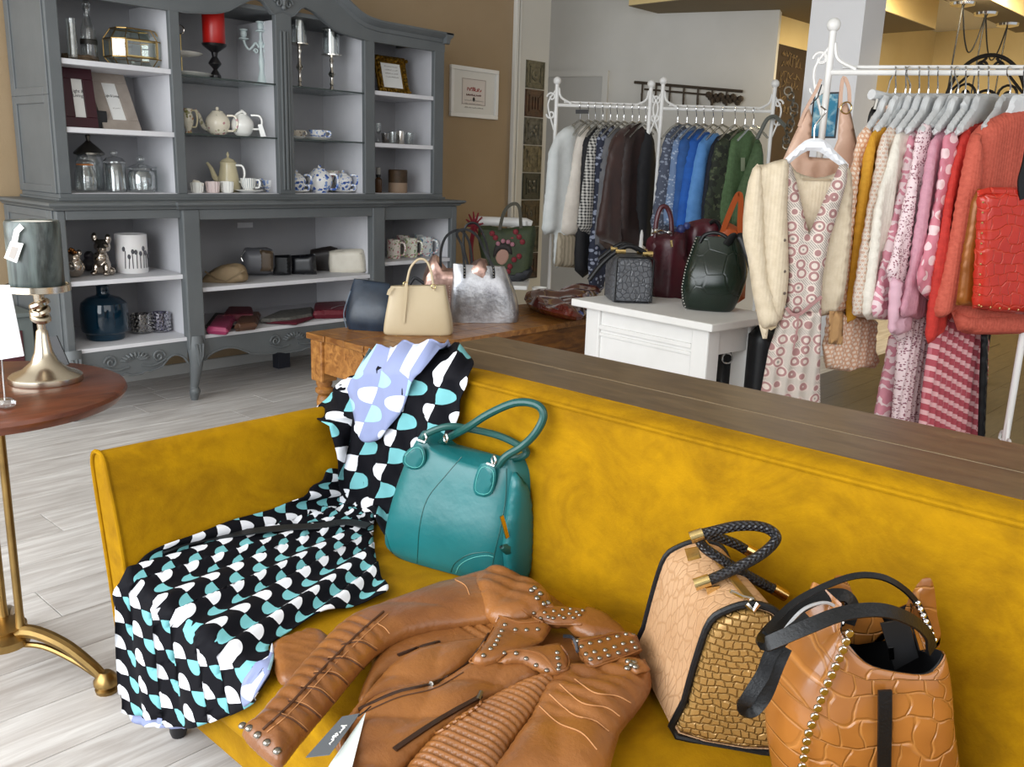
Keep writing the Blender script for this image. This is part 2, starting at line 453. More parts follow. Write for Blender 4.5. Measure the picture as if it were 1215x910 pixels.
# grey wall beyond, with its flush door
gA, gB = Pd(430, 150, 8.9), Pd(921, 60, 7.35); gA.z = gB.z = 0
gU = (gB-gA).normalized(); GW = Frame(gB, gU, (0, 0, 1))
L = (gB-gA).length
gw = struct(mk('wall_grey', MB().obox(GW, -L, 0, 0, 2.8, -.14, 0), GREYW, ang=0))
u0, v0 = GW.uv(655, 250); u1, v1 = GW.uv(716, 91)
dr = struct(mk('door_1', MB().obox(GW, u0-.55, u1, 0, v1, 0, .012), plain('grey_door_paint', '#b9b7b2', .6), ang=0, bevel=.003))
mk('door_frame', MB().obox(GW, u1, u1+.05, 0, v1+.05, 0, .03).obox(GW, u0-.6, u1, v1, v1+.05, 0, .03), GREYW, dr, ang=0)
# dark board wall and warm far room
CHY = 3.87
struct(mk('wall_far', MB().box(7.2, 11.1, CHY, CHY+.15, 0, 2.8), YELW, ang=0))
struct(mk('wall_right', MB().box(11, 11.15, -2, CHY, 0, 2.8), YELW, ang=0))
a, b_ = Py(917, 50, CHY-.03), Py(975, 66, CHY-.03)
cb = tag(mk('menu_board', MB().box(a.x, b_.x+.35, CHY-.035, CHY-.002, .4, a.z), plain('dark_board', '#3a2a1a', .6, c2='#2c2014', ns=4), ang=0, bevel=.004),
         'dark brown board with faint lettering on the wall behind the rack', 'board')
rng = random.Random(3)
def scribble(fr, u, v, wid, hgt, name, mat, parent, n=.004, r=.0016, seed=1):
    """a line of hand lettering as raised strokes"""
    g = random.Random(seed); mb = MB(); x = u
    while x < u+wid:
        lw = hgt*g.uniform(.45, .8); pts = [fr.w(x+lw*g.random(), v+hgt*g.random(), n) for _ in range(4)]
        pts[0] = fr.w(x, v+hgt*.1, n); pts[-1] = fr.w(x+lw, v+hgt*g.choice((.1, .6)), n)
        mb.tube(cr(pts, 3), r, 4); x += lw*1.15
    return mk(name, mb, mat, parent)
CHF = Frame((0, CHY-.036, 0), (1, 0, 0), (0, 0, 1))
chalk = plain('faded_chalk', '#6b583c', .8)
for k, (px, py, wd, hg) in enumerate(((927, 66, .26, .05), (926, 78, .34, .09), (925, 92, .34, .09), (923, 104, .33, .09), (922, 118, .3, .08), (920, 133, .3, .07))):
    p = CHF.uv(px, py); scribble(CHF, p[0], p[1], wd, hg, 'lettering', chalk, cb, seed=k+5, r=.004)
# white pillar
C = Pd(1024, 30, 5.7); px0 = Px(957.5, 60, C.x); pxr = Py(1045, 60, C.y)
pil = struct(mk('wall_pillar', MB().box(C.x, pxr.x, C.y, px0.y, 0, 2.8), plain('pillar_paint', '#f0f0f2', .6), ang=0))
PF = xplane(C.x)
q = [PF.uv(*p) for p in ((966, 110), (997.5, 111), (996, 164), (967, 163))]
po = thing('poster', 'blue and white sea poster stuck on the white pillar', 'poster', PF.w(q[0][0], q[2][1]))
pu0, pu1, pv0, pv1 = q[0][0], q[1][0], q[2][1], q[0][1]
mk('border', MB().obox(PF, pu0, pu1, pv0, pv1, .001, .004), plain('poster_edge', '#3b3f44', .5), po, ang=0)
def wavemat():
    b = MatB('sea_print', .4); x, y, z = b.xy('Object'); n = b.noise(14, 4, dist=1.2)
    m1 = b.mix(b.ramp(n, .4, .6), '#2f8fb4', '#bfe3ea'); m2 = b.mix(b.ramp(b.noise(6, 2), .45, .6), m1, '#1c6f9a'); b.color(m2); return b.m
mk('print', MB().obox(PF, pu0+.012, pu1-.012, pv0+.012, pv1-.012, .004, .006), wavemat(), po, ang=0)
# ceiling islands in the warm room
SZ = 2.5
c1 = Pz(1110, 34.5, SZ)
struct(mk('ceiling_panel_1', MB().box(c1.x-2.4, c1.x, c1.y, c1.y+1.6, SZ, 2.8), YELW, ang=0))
mk('underside', MB().box(c1.x-2.4, c1.x, c1.y, c1.y+1.6, SZ-.006, SZ), plain('soffit_shade_tone', '#77694f', .8), bpy.data.objects['ceiling_panel_1'], ang=0)  # thin added board; the shade under the panel is put into its colour
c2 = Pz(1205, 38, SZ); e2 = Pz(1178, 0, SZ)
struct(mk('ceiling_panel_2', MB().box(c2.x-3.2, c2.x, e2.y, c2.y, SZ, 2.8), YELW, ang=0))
mk('underside', MB().box(c2.x-3.2, c2.x, e2.y, c2.y, SZ-.006, SZ), plain('soffit_shade_tone', ''), bpy.data.objects['ceiling_panel_2'], ang=0)  # same added board, shade in its colour, under the second panel
ros = [(1143, 2), (1170, 14), (1196, 27)]
pd = []
for k, (x, y) in enumerate(ros):
    P = Pz(x, y, SZ); pd.append(P)
lamp_z = [1.75, 1.8, 1.78]
for k, P in enumerate(pd):
    lab = ['black cabled pendant lamp at the start of the row under the yellow ceiling beam', 'black cabled pendant lamp hanging midway along the yellow ceiling beam', 'black cabled pendant lamp at the free end of the yellow ceiling beam'][k]
    t = thing('pendant_lamp', lab, 'lamp', (P.x, P.y, SZ), 'pendant lamps on the ceiling beam')
    mk('ceiling_rose', MB().lathe((P.x, P.y, SZ-.03), [(.03, -.008), (.085, .004), (.09, .023)], 20), CHROME, t)
    mk('cable', MB().tube([(P.x, P.y, SZ-.02), (P.x-.02, P.y+.01, 2.1), (P.x-.03, P.y+.02, 1.62)], .006, 6), BLACK, t)
    mk('lamp_shade', MB().lathe((P.x-.03, P.y+.02, 1.42), [(.14, 0), (.142, .01), (.1, .1), (.04, .17), (.02, .21)], 20), BLACK, t)
    if k < 2:
        Q = pd[k+1]; mid_ = (P+Q)/2
        mk('swag_cable', MB().tube(cr([(P.x, P.y, SZ-.02), tuple(P*.75+Q*.25-Vector((0, 0, .24))), tuple(mid_-Vector((0, 0, .33))), tuple(P*.25+Q*.75-Vector((0, 0, .24))), (Q.x, Q.y, SZ-.02)], 6), .006, 6), BLACK, t)
# darker boards under the near rail
DFL = MatB('dark_floor_board', .4); DFL.color(DFL.mix(DFL.ramp(DFL.noise(3, 5, DFL.coord('Object', (2, 14, 1))), .35, .65), '#4a3c28', '#35291a')); DFL = DFL.m
f2_ = struct(mk('floor_dark', MB().box(4.0, 9.5, -1.8, 2.3, -.002, .0015), DFL, ang=0, origin=(4, -1.8, 0)))
d0 = mk('plank', MB().box(4.0, 5.6, -1.8, -1.655, .001, .004), DFL, f2_, ang=0)
for i_ in range(2):
    for j_ in range(28):
        if i_ == 0 and j_ == 0: continue
        o = d0.copy(); col.objects.link(o); o.parent = f2_; o.location = (i_*1.602+(j_ % 2)*.3, j_*.1465, 0)
# framed certificate
ct = thing('framed_certificate', 'white framed certificate hanging on the brown wall beside the cabinet', 'picture frame', (4.66, WY-.03, 1.52))
CF = yplane(WY)
cu0, cv1 = CF.uv(533, 75); cu1, cv0 = CF.uv(588, 141); 
cv1 = Py(560, 80, WY).z; cv0 = Py(560, 140, WY).z
def framebars(fr, u0, u1, v0, v1, w_, n0, n1):
    return MB().obox(fr, u0, u1, v1-w_, v1, n0, n1).obox(fr, u0, u1, v0, v0+w_, n0, n1).obox(fr, u0, u0+w_, v0+w_, v1-w_, n0, n1).obox(fr, u1-w_, u1, v0+w_, v1-w_, n0, n1)
mk('frame', framebars(CF, cu0, cu1, cv0, cv1, .028, .002, .026), WHITEP, ct, ang=0, bevel=.004)
mk('mat_board', MB().obox(CF, cu0+.025, cu1-.025, cv0+.025, cv1-.025, .002, .012), plain('mat_board', '#dcdad4', .8), ct, ang=0)
iu0, iu1, iv0, iv1 = cu0+.11, cu1-.12, cv0+.085, cv1-.075
doc = mk('document', MB().obox(CF, iu0, iu1, iv0, iv1, .012, .0135), plain('document_paper', '#d8cfc8', .8), ct, ang=0)
mk('document_rule', framebars(CF, iu0+.004, iu1-.004, iv0+.004, iv1-.004, .0025, .0135, .0142), plain('rule_ink', '#6b625c', .8), ct, ang=0)
def textobj(body, fr, u, v, size, mat, name, parent, n=.002, rot=0, align='CENTER', ext=.0004, sx=1):
    cu = bpy.data.curves.new('txt', 'FONT'); cu.body = body; cu.size = size; cu.extrude = ext; cu.align_x = align; cu.align_y = 'CENTER'
    o = bpy.data.objects.new('txt', cu); col.objects.link(o); dg = bpy.context.evaluated_depsgraph_get(); me = bpy.data.meshes.new_from_object(o.evaluated_get(dg))
    bpy.data.objects.remove(o); mb = MB(); ca, sa = math.cos(rot), math.sin(rot)
    mb.add([fr.w(u+(p.co.x*ca*sx-p.co.y*sa), v+(p.co.x*sa*sx+p.co.y*ca), n+p.co.z) for p in me.vertices], [tuple(f.vertices) for f in me.polygons]); bpy.data.meshes.remove(me)
    return mk(name, mb, mat, parent, ang=0)
cx = (iu0+iu1)/2
scribble(CF, cx-.065, iv1-.085, .12, .026, 'red_heading', plain('red_print', '#a5544c', .8), ct, n=.0145, r=.0035, seed=2)
scribble(CF, cx-.075, iv1-.115, .14, .012, 'subheading', plain('brown_print', '#7a5c55', .8), ct, n=.0145, r=.0025, seed=4)
for k in range(3): scribble(CF, cx-.09, iv1-.15-.024*k, .18, .009, 'text_line', plain('grey_print', '#a39c97', .8), ct, n=.0143, r=.0009, seed=9+k)
mk('seal', MB().ball(CF.w(cx, iv0+.04, .0135), .012, 10, sz=1.3, sy=.15), INK, ct)

# ================================================================== grey display cabinet
CABM = plain('grey_chalk_paint', '#5e6264', .5, c2='#565a5c', ns=5, bump=.0004, bs=40)
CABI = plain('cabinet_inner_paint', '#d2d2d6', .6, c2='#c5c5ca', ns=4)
CABB = plain('cabinet_back_shade_tone', '#9a9a9d', .65, c2='#919195', ns=4)  # pale inner paint greyed, with the shade of the recess in the colour
YB = 4.72; LY = 4.12; UY = 4.27; WZ = .985
xl, xr = 1.55, 3.93; ux0, ux1 = 1.63, 3.945
cab = thing('display_cabinet', 'tall grey painted breakfront cabinet with arched top and open shelves', 'cabinet', (2.75, 4.4, 0))
posts = [(1.55, 1.59), (2.118, 2.205), (3.258, 3.345), (3.885, 3.93)]
bays = [(1.59, 2.118), (2.205, 3.258), (3.345, 3.885)]
# --- base
mb = MB().box(xl, xr, YB-.015, YB, .27, .95)
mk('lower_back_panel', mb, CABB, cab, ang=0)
def panelled_side(x, y0, y1, z0, z1, s, name, rails):
    mb = MB().box(min(x, x+s*.02), max(x, x+s*.02), y0, y1, z0, z1)
    zs = [z0]+rails+[z1]
    for a, b in zip(zs[:-1], zs[1:]):
        f = .05; X0 = x-s*.008; X1 = x+s*.001
        for (ya, yb, za, zb) in ((y0, y0+f, a, b), (y1-f, y1, a, b), (y0+f, y1-f, a, a+f*.7), (y0+f, y1-f, b-f*.7, b)):
            mb.box(min(X0, X1), max(X0, X1), ya, yb, za, zb)
    return mk(name, mb, CABM, cab, ang=0, bevel=.003)
panelled_side(xl, LY+.03, YB, .25, .95, 1, 'lower_side_panel', [])
panelled_side(xr, LY+.03, YB, .25, .95, -1, 'lower_side_panel', [])
for (a, b) in posts[1:3]: mk('divider', MB().box((a+b)/2-.011, (a+b)/2+.011, LY+.03, YB-.015, .3, .93), CABI, cab, ang=0)
for x in (1.572, 3.908): mk('lining', MB().box(x-.002, x+.002, LY+.03, YB-.015, .3, .93), CABI, cab, ang=0)
for i, (a, b) in enumerate(posts):
    y = LY-.02 if i in (1, 2) else LY
    mk('stile', MB().box(a, b, y, LY+.035, .27, .95), CABM, cab, ang=0, bevel=.006)
mk('top_rail', MB().box(1.59, 2.118, LY, LY+.03, .91, .95).box(2.205, 3.258, LY-.015, LY+.03, .9, .95).box(3.345, 3.885, LY, LY+.03, .875, .95), CABM, cab, ang=0, bevel=.003)
for i, (a, b) in enumerate(bays):
    mk('floor_board', MB().box(a-.03, b+.03, LY+.004, YB-.015, .315, .333), CABI, cab, ang=0, bevel=.002)
    z = (.640, .568, .632)[i]
    mk('shelf', MB().box(a-.02, b+.02, LY+.012, YB-.015, z-.022, z), CABI, cab, ang=0, bevel=.003)
    # scalloped apron
    m = (a+b)/2; w_ = (b-a)/2; pts = []
    N = 40
    for k in range(N+1):
        t = -1+2*k/N; s_ = abs(t)
        if s_ > .93: zz = .235-.03*(s_-.93)/.07
        elif s_ > .5: zz = .235+.032*math.sin((.93-s_)/.43*pi)*(1 if s_ > .5 else 0)-.03*(.93-s_)/.43
        else: zz = .205-.022*math.cos(s_/.5*pi/2)+.012*max(0, 1-abs(s_-.18)/.06)
        pts.append((m+t*w_, zz))
    poly = [(a, LY+.006, .318)]+[(x, LY+.006, z_) for x, z_ in pts]+[(b, LY+.006, .318)]
    ap = mk('apron', MB().prism(poly[::-1], (0, .02, 0)), CABM, cab, ang=30)
    mk('apron_bead', MB().tube([(x, LY+.004, z_) for x, z_ in pts], .005, 6), CABM, ap)
    # carved shell and scrolls
    cm = MB(); zc = .245
    for k in range(9):
        an = pi*(.12+.76*k/8); cm.tube([(m+.02*math.cos(an), LY+.004, zc+.004+.012*math.sin(an)), (m+.055*math.cos(an), LY-.002, zc+.034*math.sin(an)), (m+.075*math.cos(an), LY+.004, zc+.046*math.sin(an))], [.004, .0075, .005], 6)
    for s_ in (-1, 1):
        pts2 = [(m+s_*(.115+.032*(1-k/22)*math.cos(k*.5)), LY+.002, zc+.012+.032*(1-k/22)*math.sin(k*.5)) for k in range(20)]
        cm.tube(pts2, .0055, 6)
        cm.tube(cr([(m+s_*.03, LY+.003, zc-.02), (m+s_*.09, LY, zc-.028), (m+s_*.15, LY+.002, zc-.006)], 4), .005, 6)
    mk('carving', cm, CABM, ap)
# cabriole legs
for i, (a, b) in enumerate(posts):
    m = (a+b)/2; y0 = LY+.012
    path = cr([(m, y0, .33), (m, y0-.012, .27), (m, y0-.006, .2), (m, y0+.012, .12), (m, y0+.025, .07), (m, y0+.022, .05), (m, y0+.028, .03), (m, y0+.03, 0)], 4)
    rr = np.interp(range(len(path)), np.linspace(0, len(path)-1, 8), [.044, .043, .034, .024, .02, .027, .024, .017]).tolist()
    lg = mk('leg', MB().tube(path, rr, 14), CABM, cab)
    cm = MB()
    for k in range(3): cm.tube([(m-.018+.018*k, y0-.05, .3), (m-.01+.01*k, y0-.054, .24), (m, y0-.04, .19)], [.007, .008, .003], 6)
    mk('carving', cm, CABM, lg)
for x in (1.6, 3.88): mk('rear_leg', MB().box(x-.03, x+.03, YB-.06, YB, 0, .27), CABM, cab, ang=0)
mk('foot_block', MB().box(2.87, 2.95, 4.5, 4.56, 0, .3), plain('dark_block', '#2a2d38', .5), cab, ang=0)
# waist
prof = [(0, .95), (-.012, .953), (-.018, .962), (-.03, .966), (-.04, .974), (-.04, .98), (-.034, WZ)]
mb = MB()
outl = [(xl, YB), (xl, LY), (2.10, LY), (2.10, LY-.02), (3.36, LY-.02), (3.36, LY), (xr, LY), (xr, YB)]
def ring(off):
    o = []
    for (x, y) in outl:
        X = x+off if x == xl else (x-off if x == xr else (x+off*.6 if x == 2.10 else (x-off*.6 if x == 3.36 else x)))
        o.append((X, (y+off) if y < YB else y))
    return o
vs = []; fs = []
for d, z in prof: vs += [(x, y, z) for x, y in ring(d)]
n = len(outl)
for k in range(len(prof)-1):
    for i in range(n): j = (i+1) % n; fs.append((k*n+i, k*n+j, (k+1)*n+j, (k+1)*n+i))
fs.append(tuple(range((len(prof)-1)*n, len(prof)*n))); fs.append(tuple(range(n-1, -1, -1)))
mk('waist_top', MB().add(vs, fs), CABM, cab, ang=30)
# --- upper case
UZ = 1.016
mk('plinth', MB().box(ux0-.012, ux1+.012, UY-.014, YB, WZ, WZ+.012).box(ux0, ux1, UY, YB, WZ+.01, UZ), CABM, cab, ang=0, bevel=.003)
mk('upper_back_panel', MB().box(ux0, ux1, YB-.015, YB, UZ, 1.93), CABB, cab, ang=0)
panelled_side(ux0, UY+.02, YB, UZ, 1.9, 1, 'upper_side_panel', [1.44])
panelled_side(ux1, UY+.02, YB, UZ, 1.9, -1, 'upper_side_panel', [1.44])
ust = [(1.63, 1.685), (2.188, 2.24), (3.338, 3.41), (3.866, 3.945)]
for a, b in ust: mk('stile', MB().box(a, b, UY, UY+.03, UZ, 1.9), CABM, cab, ang=0, bevel=.004)
mk('mullion', MB().box(2.762, 2.858, UY-.004, UY+.03, UZ, 1.93).box(2.785, 2.795, UY-.012, UY, UZ+.02, 1.84).box(2.803, 2.817, UY-.016, UY, UZ+.02, 1.84).box(2.825, 2.835, UY-.012, UY, UZ+.02, 1.84), CABM, cab, ang=0, bevel=.003)
for x in (2.214, 2.81, 3.374): mk('divider', MB().box(x-.011, x+.011, UY+.03, YB-.015, UZ, 1.9), CABI, cab, ang=0)
for x in (1.653, 3.924): mk('lining', MB().box(x-.003, x+.003, UY+.03, YB-.015, UZ, 1.9), CABI, cab, ang=0)
mk('case_floor', MB().box(ux0+.03, ux1-.03, UY+.012, YB-.015, UZ-.004, UZ+.002), CABI, cab, ang=0)
mk('case_top', MB().box(ux0+.02, ux1-.02, UY+.03, YB, 1.93, 1.95), CABM, cab, ang=0)
us1, us2 = 1.597, 1.307
for (a, b) in ((1.66, 2.205), (3.38, 3.92)):
    for z in (us1, us2): mk('shelf', MB().box(a, b, UY+.008, YB-.015, z-.024, z), CABI, cab, ang=0, bevel=.003)
ug1, ug2 = 1.578, 1.307
for (a, b) in ((2.225, 2.80), (2.82, 3.363)):
    for z in (ug1, ug2):
        g = mk('glass_shelf', MB().box(a, b, UY+.012, YB-.015, z-.007, z), SHELFGLASS, cab, ang=0)
        mk('shelf_edge', MB().box(a, b, UY+.008, UY+.012, z-.008, z), plain('green_glass_edge', '#2b3431', .2), g, ang=0)
# arched frieze: lower edge over the four bays, upper edge under the cornice
MC = 2.787
def low_edge(x):
    d = abs(x-2.81)
    if d > .59: return 1.857
    pts = [(0, 1.93), (.03, 1.925), (.055, 1.912), (.075, 1.93), (.11, 1.966), (.14, 1.975), (.19, 1.962), (.25, 1.93), (.31, 1.895), (.37, 1.876), (.44, 1.866), (.54, 1.857), (.59, 1.857)]
    return float(np.interp(d, [p[0] for p in pts], [p[1] for p in pts]))
def top_edge(x):
    d = abs(x-MC)
    pts = [(0, 2.19), (.1, 2.185), (.2, 2.16), (.3, 2.11), (.38, 2.06), (.44, 2.02), (.5, 1.985), (.56, 1.965), (.65, 1.955), (1.3, 1.95)]
    return float(np.interp(d, [p[0] for p in pts], [p[1] for p in pts]))
xs = np.linspace(ux0, ux1, 131)
vs = []; fs = []
for x in xs:
    for y in (UY-.002, UY+.028):
        vs += [(x, y, low_edge(x)), (x, y, top_edge(x))]
for i in range(len(xs)-1):
    a = i*4; b = a+4
    fs += [(a, b, b+1, a+1), (a+2, a+3, b+3, b+2), (a, a+2, b+2, b), (a+1, b+1, b+3, a+3)]
fs += [(0, 1, 3, 2), (len(vs)-4, len(vs)-2, len(vs)-1, len(vs)-3)]
fz = mk('frieze', MB().add(vs, fs), CABM, cab, ang=30)
mk('frieze_bead', MB().tube([(x, UY-.003, low_edge(x)+.002) for x in xs if 2.24 < x < 3.36], .004, 6), CABM, fz)
# cornice swept over the arch
prof = [(0, -.045), (-.008, -.04), (-.012, -.02), (-.03, -.008), (-.04, .006), (-.04, .016), (.03, .016)]
vs = []; fs = []
xs2 = [ux0-.036]+list(xs)+[ux1+.036]
for x in xs2:
    z0 = top_edge(min(max(x, ux0), ux1))
    for d, dz in prof: vs.append((x, UY+d, z0+dz))
n = len(prof)
for i in range(len(xs2)-1):
    for k in range(n-1): fs.append((i*n+k, (i+1)*n+k, (i+1)*n+k+1, i*n+k+1))
    fs.append((i*n+n-1, (i+1)*n+n-1, (i+1)*n, i*n))
fs += [tuple(range(n)), tuple(range(len(vs)-1, len(vs)-n-1, -1))]
co = mk('cornice', MB().add(vs, fs), CABM, cab, ang=30)
for s_, x in ((-1, ux0), (1, ux1)):
    pts = [(x+(-s_*0)+s_*(-d), UY-.04, 1.95+dz) for d, dz in prof[:-1]]+[(x-s_*.02, UY-.04, 1.966), (x-s_*.02, UY-.04, 1.905)]
    mk('cornice_return', MB().prism(pts, (0, YB-UY+.04, 0)), CABM, co, ang=30)
cm = MB()
for s_ in (-1, 1):
    cm.tube([(2.81+s_*(.03+.024*(1-k/20)*math.cos(k*.45)), UY-.012, 1.975+.03*(1-k/20)*math.sin(k*.45)) for k in range(18)], .006, 6)
cm.ball((2.81, UY-.01, 1.955), .014, 10).tube([(2.81, UY-.012, 1.96), (2.81, UY-.016, 2.0), (2.81, UY-.01, 2.05)], [.008, .014, .006], 8)
mk('carving', cm, CABM, fz)

# ================================================================== things in the cabinet
def place(px, Y, z):
    y = 200
    for _ in range(8):
        P = Py(px, y, Y); y = proj((P.x, Y, z))[1]
    return Vector((P.x, Y, z))
def mpp(P): return proj(P)[2]/FPX
def lat(mb, P, prof, s, n=20, **k): return mb.lathe(P, [(max(1e-4, r*s), h*s) for r, h in prof], n, **k)
def floral(name, base, cols, scale=60, thr=.42, rough=.14):
    b = MatB(name, rough); c = base
    for i, cc in enumerate(cols):
        v = b.coord('Object', (1, 1, 1), (i*.7, i*1.3, i*.4)); d = b.vor(scale*(1+.15*i), 'F1', v)
        k = b.noise(scale*.35, 2, b.coord('Object', (1, 1, 1), (i*2.1, .3, i)))
        c = b.mix((d.lt(thr))*(k.gt(.5)), c, cc)
    b.color(c); return b.m
FL_PINK = floral('pink_floral_glaze', '#e6dcd2', ['#c9808a', '#93a37a', '#b56a74'], 55)
FL_BLUE = floral('blue_rose_glaze', '#ecebea', ['#7f9bd0', '#3f5fa8', '#9fb4dc'], 42, .45)
def handle(mb, P, ang, r0, z0, z1, out_, rad, s):
    """loop handle at angle ang (radians) of a round body"""
    d = Vector((math.cos(ang), math.sin(ang), 0)); zz = [z0, z0+(z1-z0)*.05, (z0+z1)/2, z0+(z1-z0)*.95, z1]; ro = [r0*.92, r0+out_*.7, r0+out_, r0+out_*.75, r0*.92]
    return mb.tube(cr([tuple(P+d*(a*s)+Vector((0, 0, b*s))) for a, b in zip(ro, zz)], 5), rad*s, 8)
RT = math.atan2(RIGHT0.y, RIGHT0.x)                    # angle that points to the right of the view
BK = Vector((0, 1, 0))

# ---- left bay, top shelf
P = place(95, 4.47, us1); s = mpp(P)
mb = MB()
for k in range(9):
    pts = []
    for i in range(17):
        a = 2*pi*i/16; rr = 17+1.5*math.sin(3*a+k)+(k % 3-1)*1.6; pts.append(P+Vector((math.cos(a)*rr*s*1.1, math.sin(a)*rr*s*.55, (4+2.6*math.sin(2.5*a+k*1.7)+(k//3)*1.4)*s)))
    mb.tube(pts, 1.1*s, 5)
tag(mk('twig_wreath', mb, plain('twigs', '#5d4a38', .8, c2='#7b6853', ns=40)), 'brown twig wreath lying under the two glass vessels', 'wreath')
P = place(87, 4.40, us1+.012); s = mpp(P)
t = thing('glass_tube_vase', 'slim clear glass tube vase standing in the twig wreath', 'vase', P)
mk('glass', lat(MB(), P, [(5.2, 0), (5.6, 2), (5.6, 45), (5.0, 45), (5.0, 4)], s, 20), GLASS, t)
mk('birch_stick', lat(MB(), P+Vector((0, 0, .006)), [(3, 0), (3.4, 20), (3, 38)], s, 10), plain('birch', '#cfcbc2', .6, c2='#8d8579', ns=30), t)
P = place(107, 4.47, us1+.012); s = mpp(P)
t = thing('glass_decanter', 'clear glass decanter with stopper behind the tube vase', 'decanter', P)
mk('body', lat(MB(), P, [(8, 0), (9, 2), (9, 22), (8.2, 34), (7, 40), (4, 50), (3.4, 56), (4.6, 60), (4.2, 60), (3, 56)], s, 24), GLASS, t)
mk('collar', lat(MB(), P+Vector((0, 0, 19*s)), [(9.4, 0), (9.6, 1), (9.6, 5), (9.2, 6)], s, 24), plain('dark_band', '#26241f', .5), t)
mk('stopper', MB().ball(P+Vector((0, 0, 64*s)), 5*s, 12), GLASS, t)
# brass and glass box
P = place(160, 4.46, us1); s = mpp(P)
t = thing('glass_terrarium_box', 'faceted glass box with brass edges on the top shelf', 'box', P)
def octbox(hw, hd, z0, z1, z2, z3, c):
    R_ = lambda f, z: [P+Vector((x*hw*f, y*hd*f, z)) for x, y in ((-1, -.55), (-.62, -1), (.62, -1), (1, -.55), (1, .55), (.62, 1), (-.62, 1), (-1, .55))]
    return [R_(c, z0), R_(1, z1), R_(1, z2), R_(c, z3)]
rings = octbox(.125, .085, .004, .045, .125, .175, .74)
mb = MB(); mb.add([v for r in rings for v in r], [(k*8+i, k*8+(i+1) % 8, k*8+8+(i+1) % 8, k*8+8+i) for k in range(3) for i in range(8)]+[tuple(range(24, 32))])
mk('glass_panes', mb, glassmat('greenish_glass', (.9, .95, .9), .03, .22, .7), t, ang=0)
eb = MB()
for r in rings:
    for i in range(8): eb.tube([r[i], r[(i+1) % 8]], .0032, 6)
for k in range(3):
    for i in range(8): eb.tube([rings[k][i], rings[k+1][i]], .0026, 6)
mk('brass_edges', eb, BRASS, t)
mk('front_plate', framebars(Frame(P+Vector((0, -.0855, 0)), (1, 0, 0), (0, 0, 1)), -.075, .075, .047, .123, .007, 0, .003), GOLD, t, ang=0)
# ---- left bay, middle shelf: leaning photo frames
def leaning_frame(bl, br, tl, Y, z, bw, label, mat, insert, name='photo_frame', cat='picture frame', th=.016):
    A = place(bl, Y, z); B = place(br, Y, z); T_ = Px(tl[0], tl[1], A.x); V = (T_-A); fr = Frame(A, B-A, V); W = (B-A).length; Hh = V.length
    t = thing(name, label, cat, A)
    mk('frame', framebars(fr, 0, W, 0, Hh, bw, -th, 0), mat, t, ang=0, bevel=.003)
    mk('backing', MB().obox(fr, bw*.8, W-bw*.8, bw*.8, Hh-bw*.8, -th, -.008), insert, t, ang=0)
    return t, fr, W, Hh
t, fr, W, Hh = leaning_frame(79, 118, (68.5, 78), 4.40, us2, .05, 'dark burgundy photo frame leaning at the side of the shelf', plain('burgundy_lacquer', '#3a0f1c', .35), PAPER)
textobj('Light &\nLiving', fr, W*.5, Hh*.58, .02, INK, 'print', t, n=-.0075)
t, fr, W, Hh = leaning_frame(124, 169, (101, 83), 4.42, us2, .058, 'taupe wooden photo frame leaning back beside the burgundy one', plain('taupe_wood', '#a59a90', .6, c2='#94897f', ns=12), PAPER)
textobj('Light & Living', fr, W*.5, Hh*.6, .019, INK, 'print', t, n=-.0075, sx=.66)
scribble(fr, W*.42, Hh*.38, W*.2, .007, 'print', plain('grey_print', '#a39c97', .8), t, n=-.0072, r=.0006, seed=21)
bx = place(112, 4.5, us2)
tag(mk('dark_box', MB().box(bx.x-.035, bx.x+.04, 4.44, 4.55, us2, us2+.085), plain('dark_card', '#17171a', .6), ang=0, bevel=.004), 'small black box hidden between the two leaning photo frames', 'box')
# ---- left bay, bottom: glass jars
def jar(px, Y, prof, knob, label, lidmat=None, lid=None, seal=None, name='glass_jar'):
    P = place(px, Y, UZ+.002); s = mpp(P); t = thing(name, label, 'jar', P, 'glass jars in the cabinet')
    mk('body', lat(MB(), P, prof, s, 28), GLASS, t)
    if lid: mk('lid', lat(MB(), P, lid, s, 28), lidmat or GLASS, t)
    if seal: mk('seal_ring', lat(MB(), P+Vector((0, 0, seal[1]*s)), [(seal[0], 0), (seal[0]+.6, .8), (seal[0], 1.6)], s, 24), plain('orange_rubber', '#c77b3c', .6), t)
    if knob: mk('knob', MB().ball(P+Vector((0, 0, knob[0]*s)), knob[1]*s, 14), lidmat or GLASS, t)
jar(109, 4.55, [(14, 0), (15, 1.5), (15.5, 34), (13, 41), (12.4, 41), (14, 33), (13.4, 3)], None, 'wide glass jar with a pointed dark silver lid', plain('tarnished_silver', '#6d6a64', .25, 1), [(14, 41), (17, 42), (17, 44), (12, 49), (5, 55), (2, 58), (2.6, 61), (3, 63), (1, 66)])
jar(103, 4.40, [(11, 0), (12, 1.5), (12, 22), (9, 28), (9, 31), (8.4, 31), (8.4, 28), (11, 21), (10.6, 3)], (39, 4.4), 'small clip jar with an orange seal ring', None, [(9.4, 33), (9.8, 35), (7, 37), (3, 38)], (9, 31))
jar(138, 4.43, [(11, 0), (12, 1), (12, 30), (10.5, 33), (10, 33), (11.4, 29), (11.2, 3)], (45, 4.4), 'straight glass jar with a round knob lid', None, [(12.5, 33.5), (12.5, 35), (9, 39), (3, 41)])
jar(169, 4.40, [(14, 0), (15, 1.5), (15.5, 20), (13, 25), (12.4, 25), (14.6, 19), (14, 3)], (38, 4.6), 'wide glass jar with a flat flanged lid and ball knob', None, [(16, 26), (16.4, 28), (12, 30), (4, 33)])
jar(190, 4.54, [(9, 0), (9.6, 1), (9.6, 24), (10.8, 28), (10.2, 28), (9, 23), (9, 2)], None, 'open glass jar standing against the side of the bay')

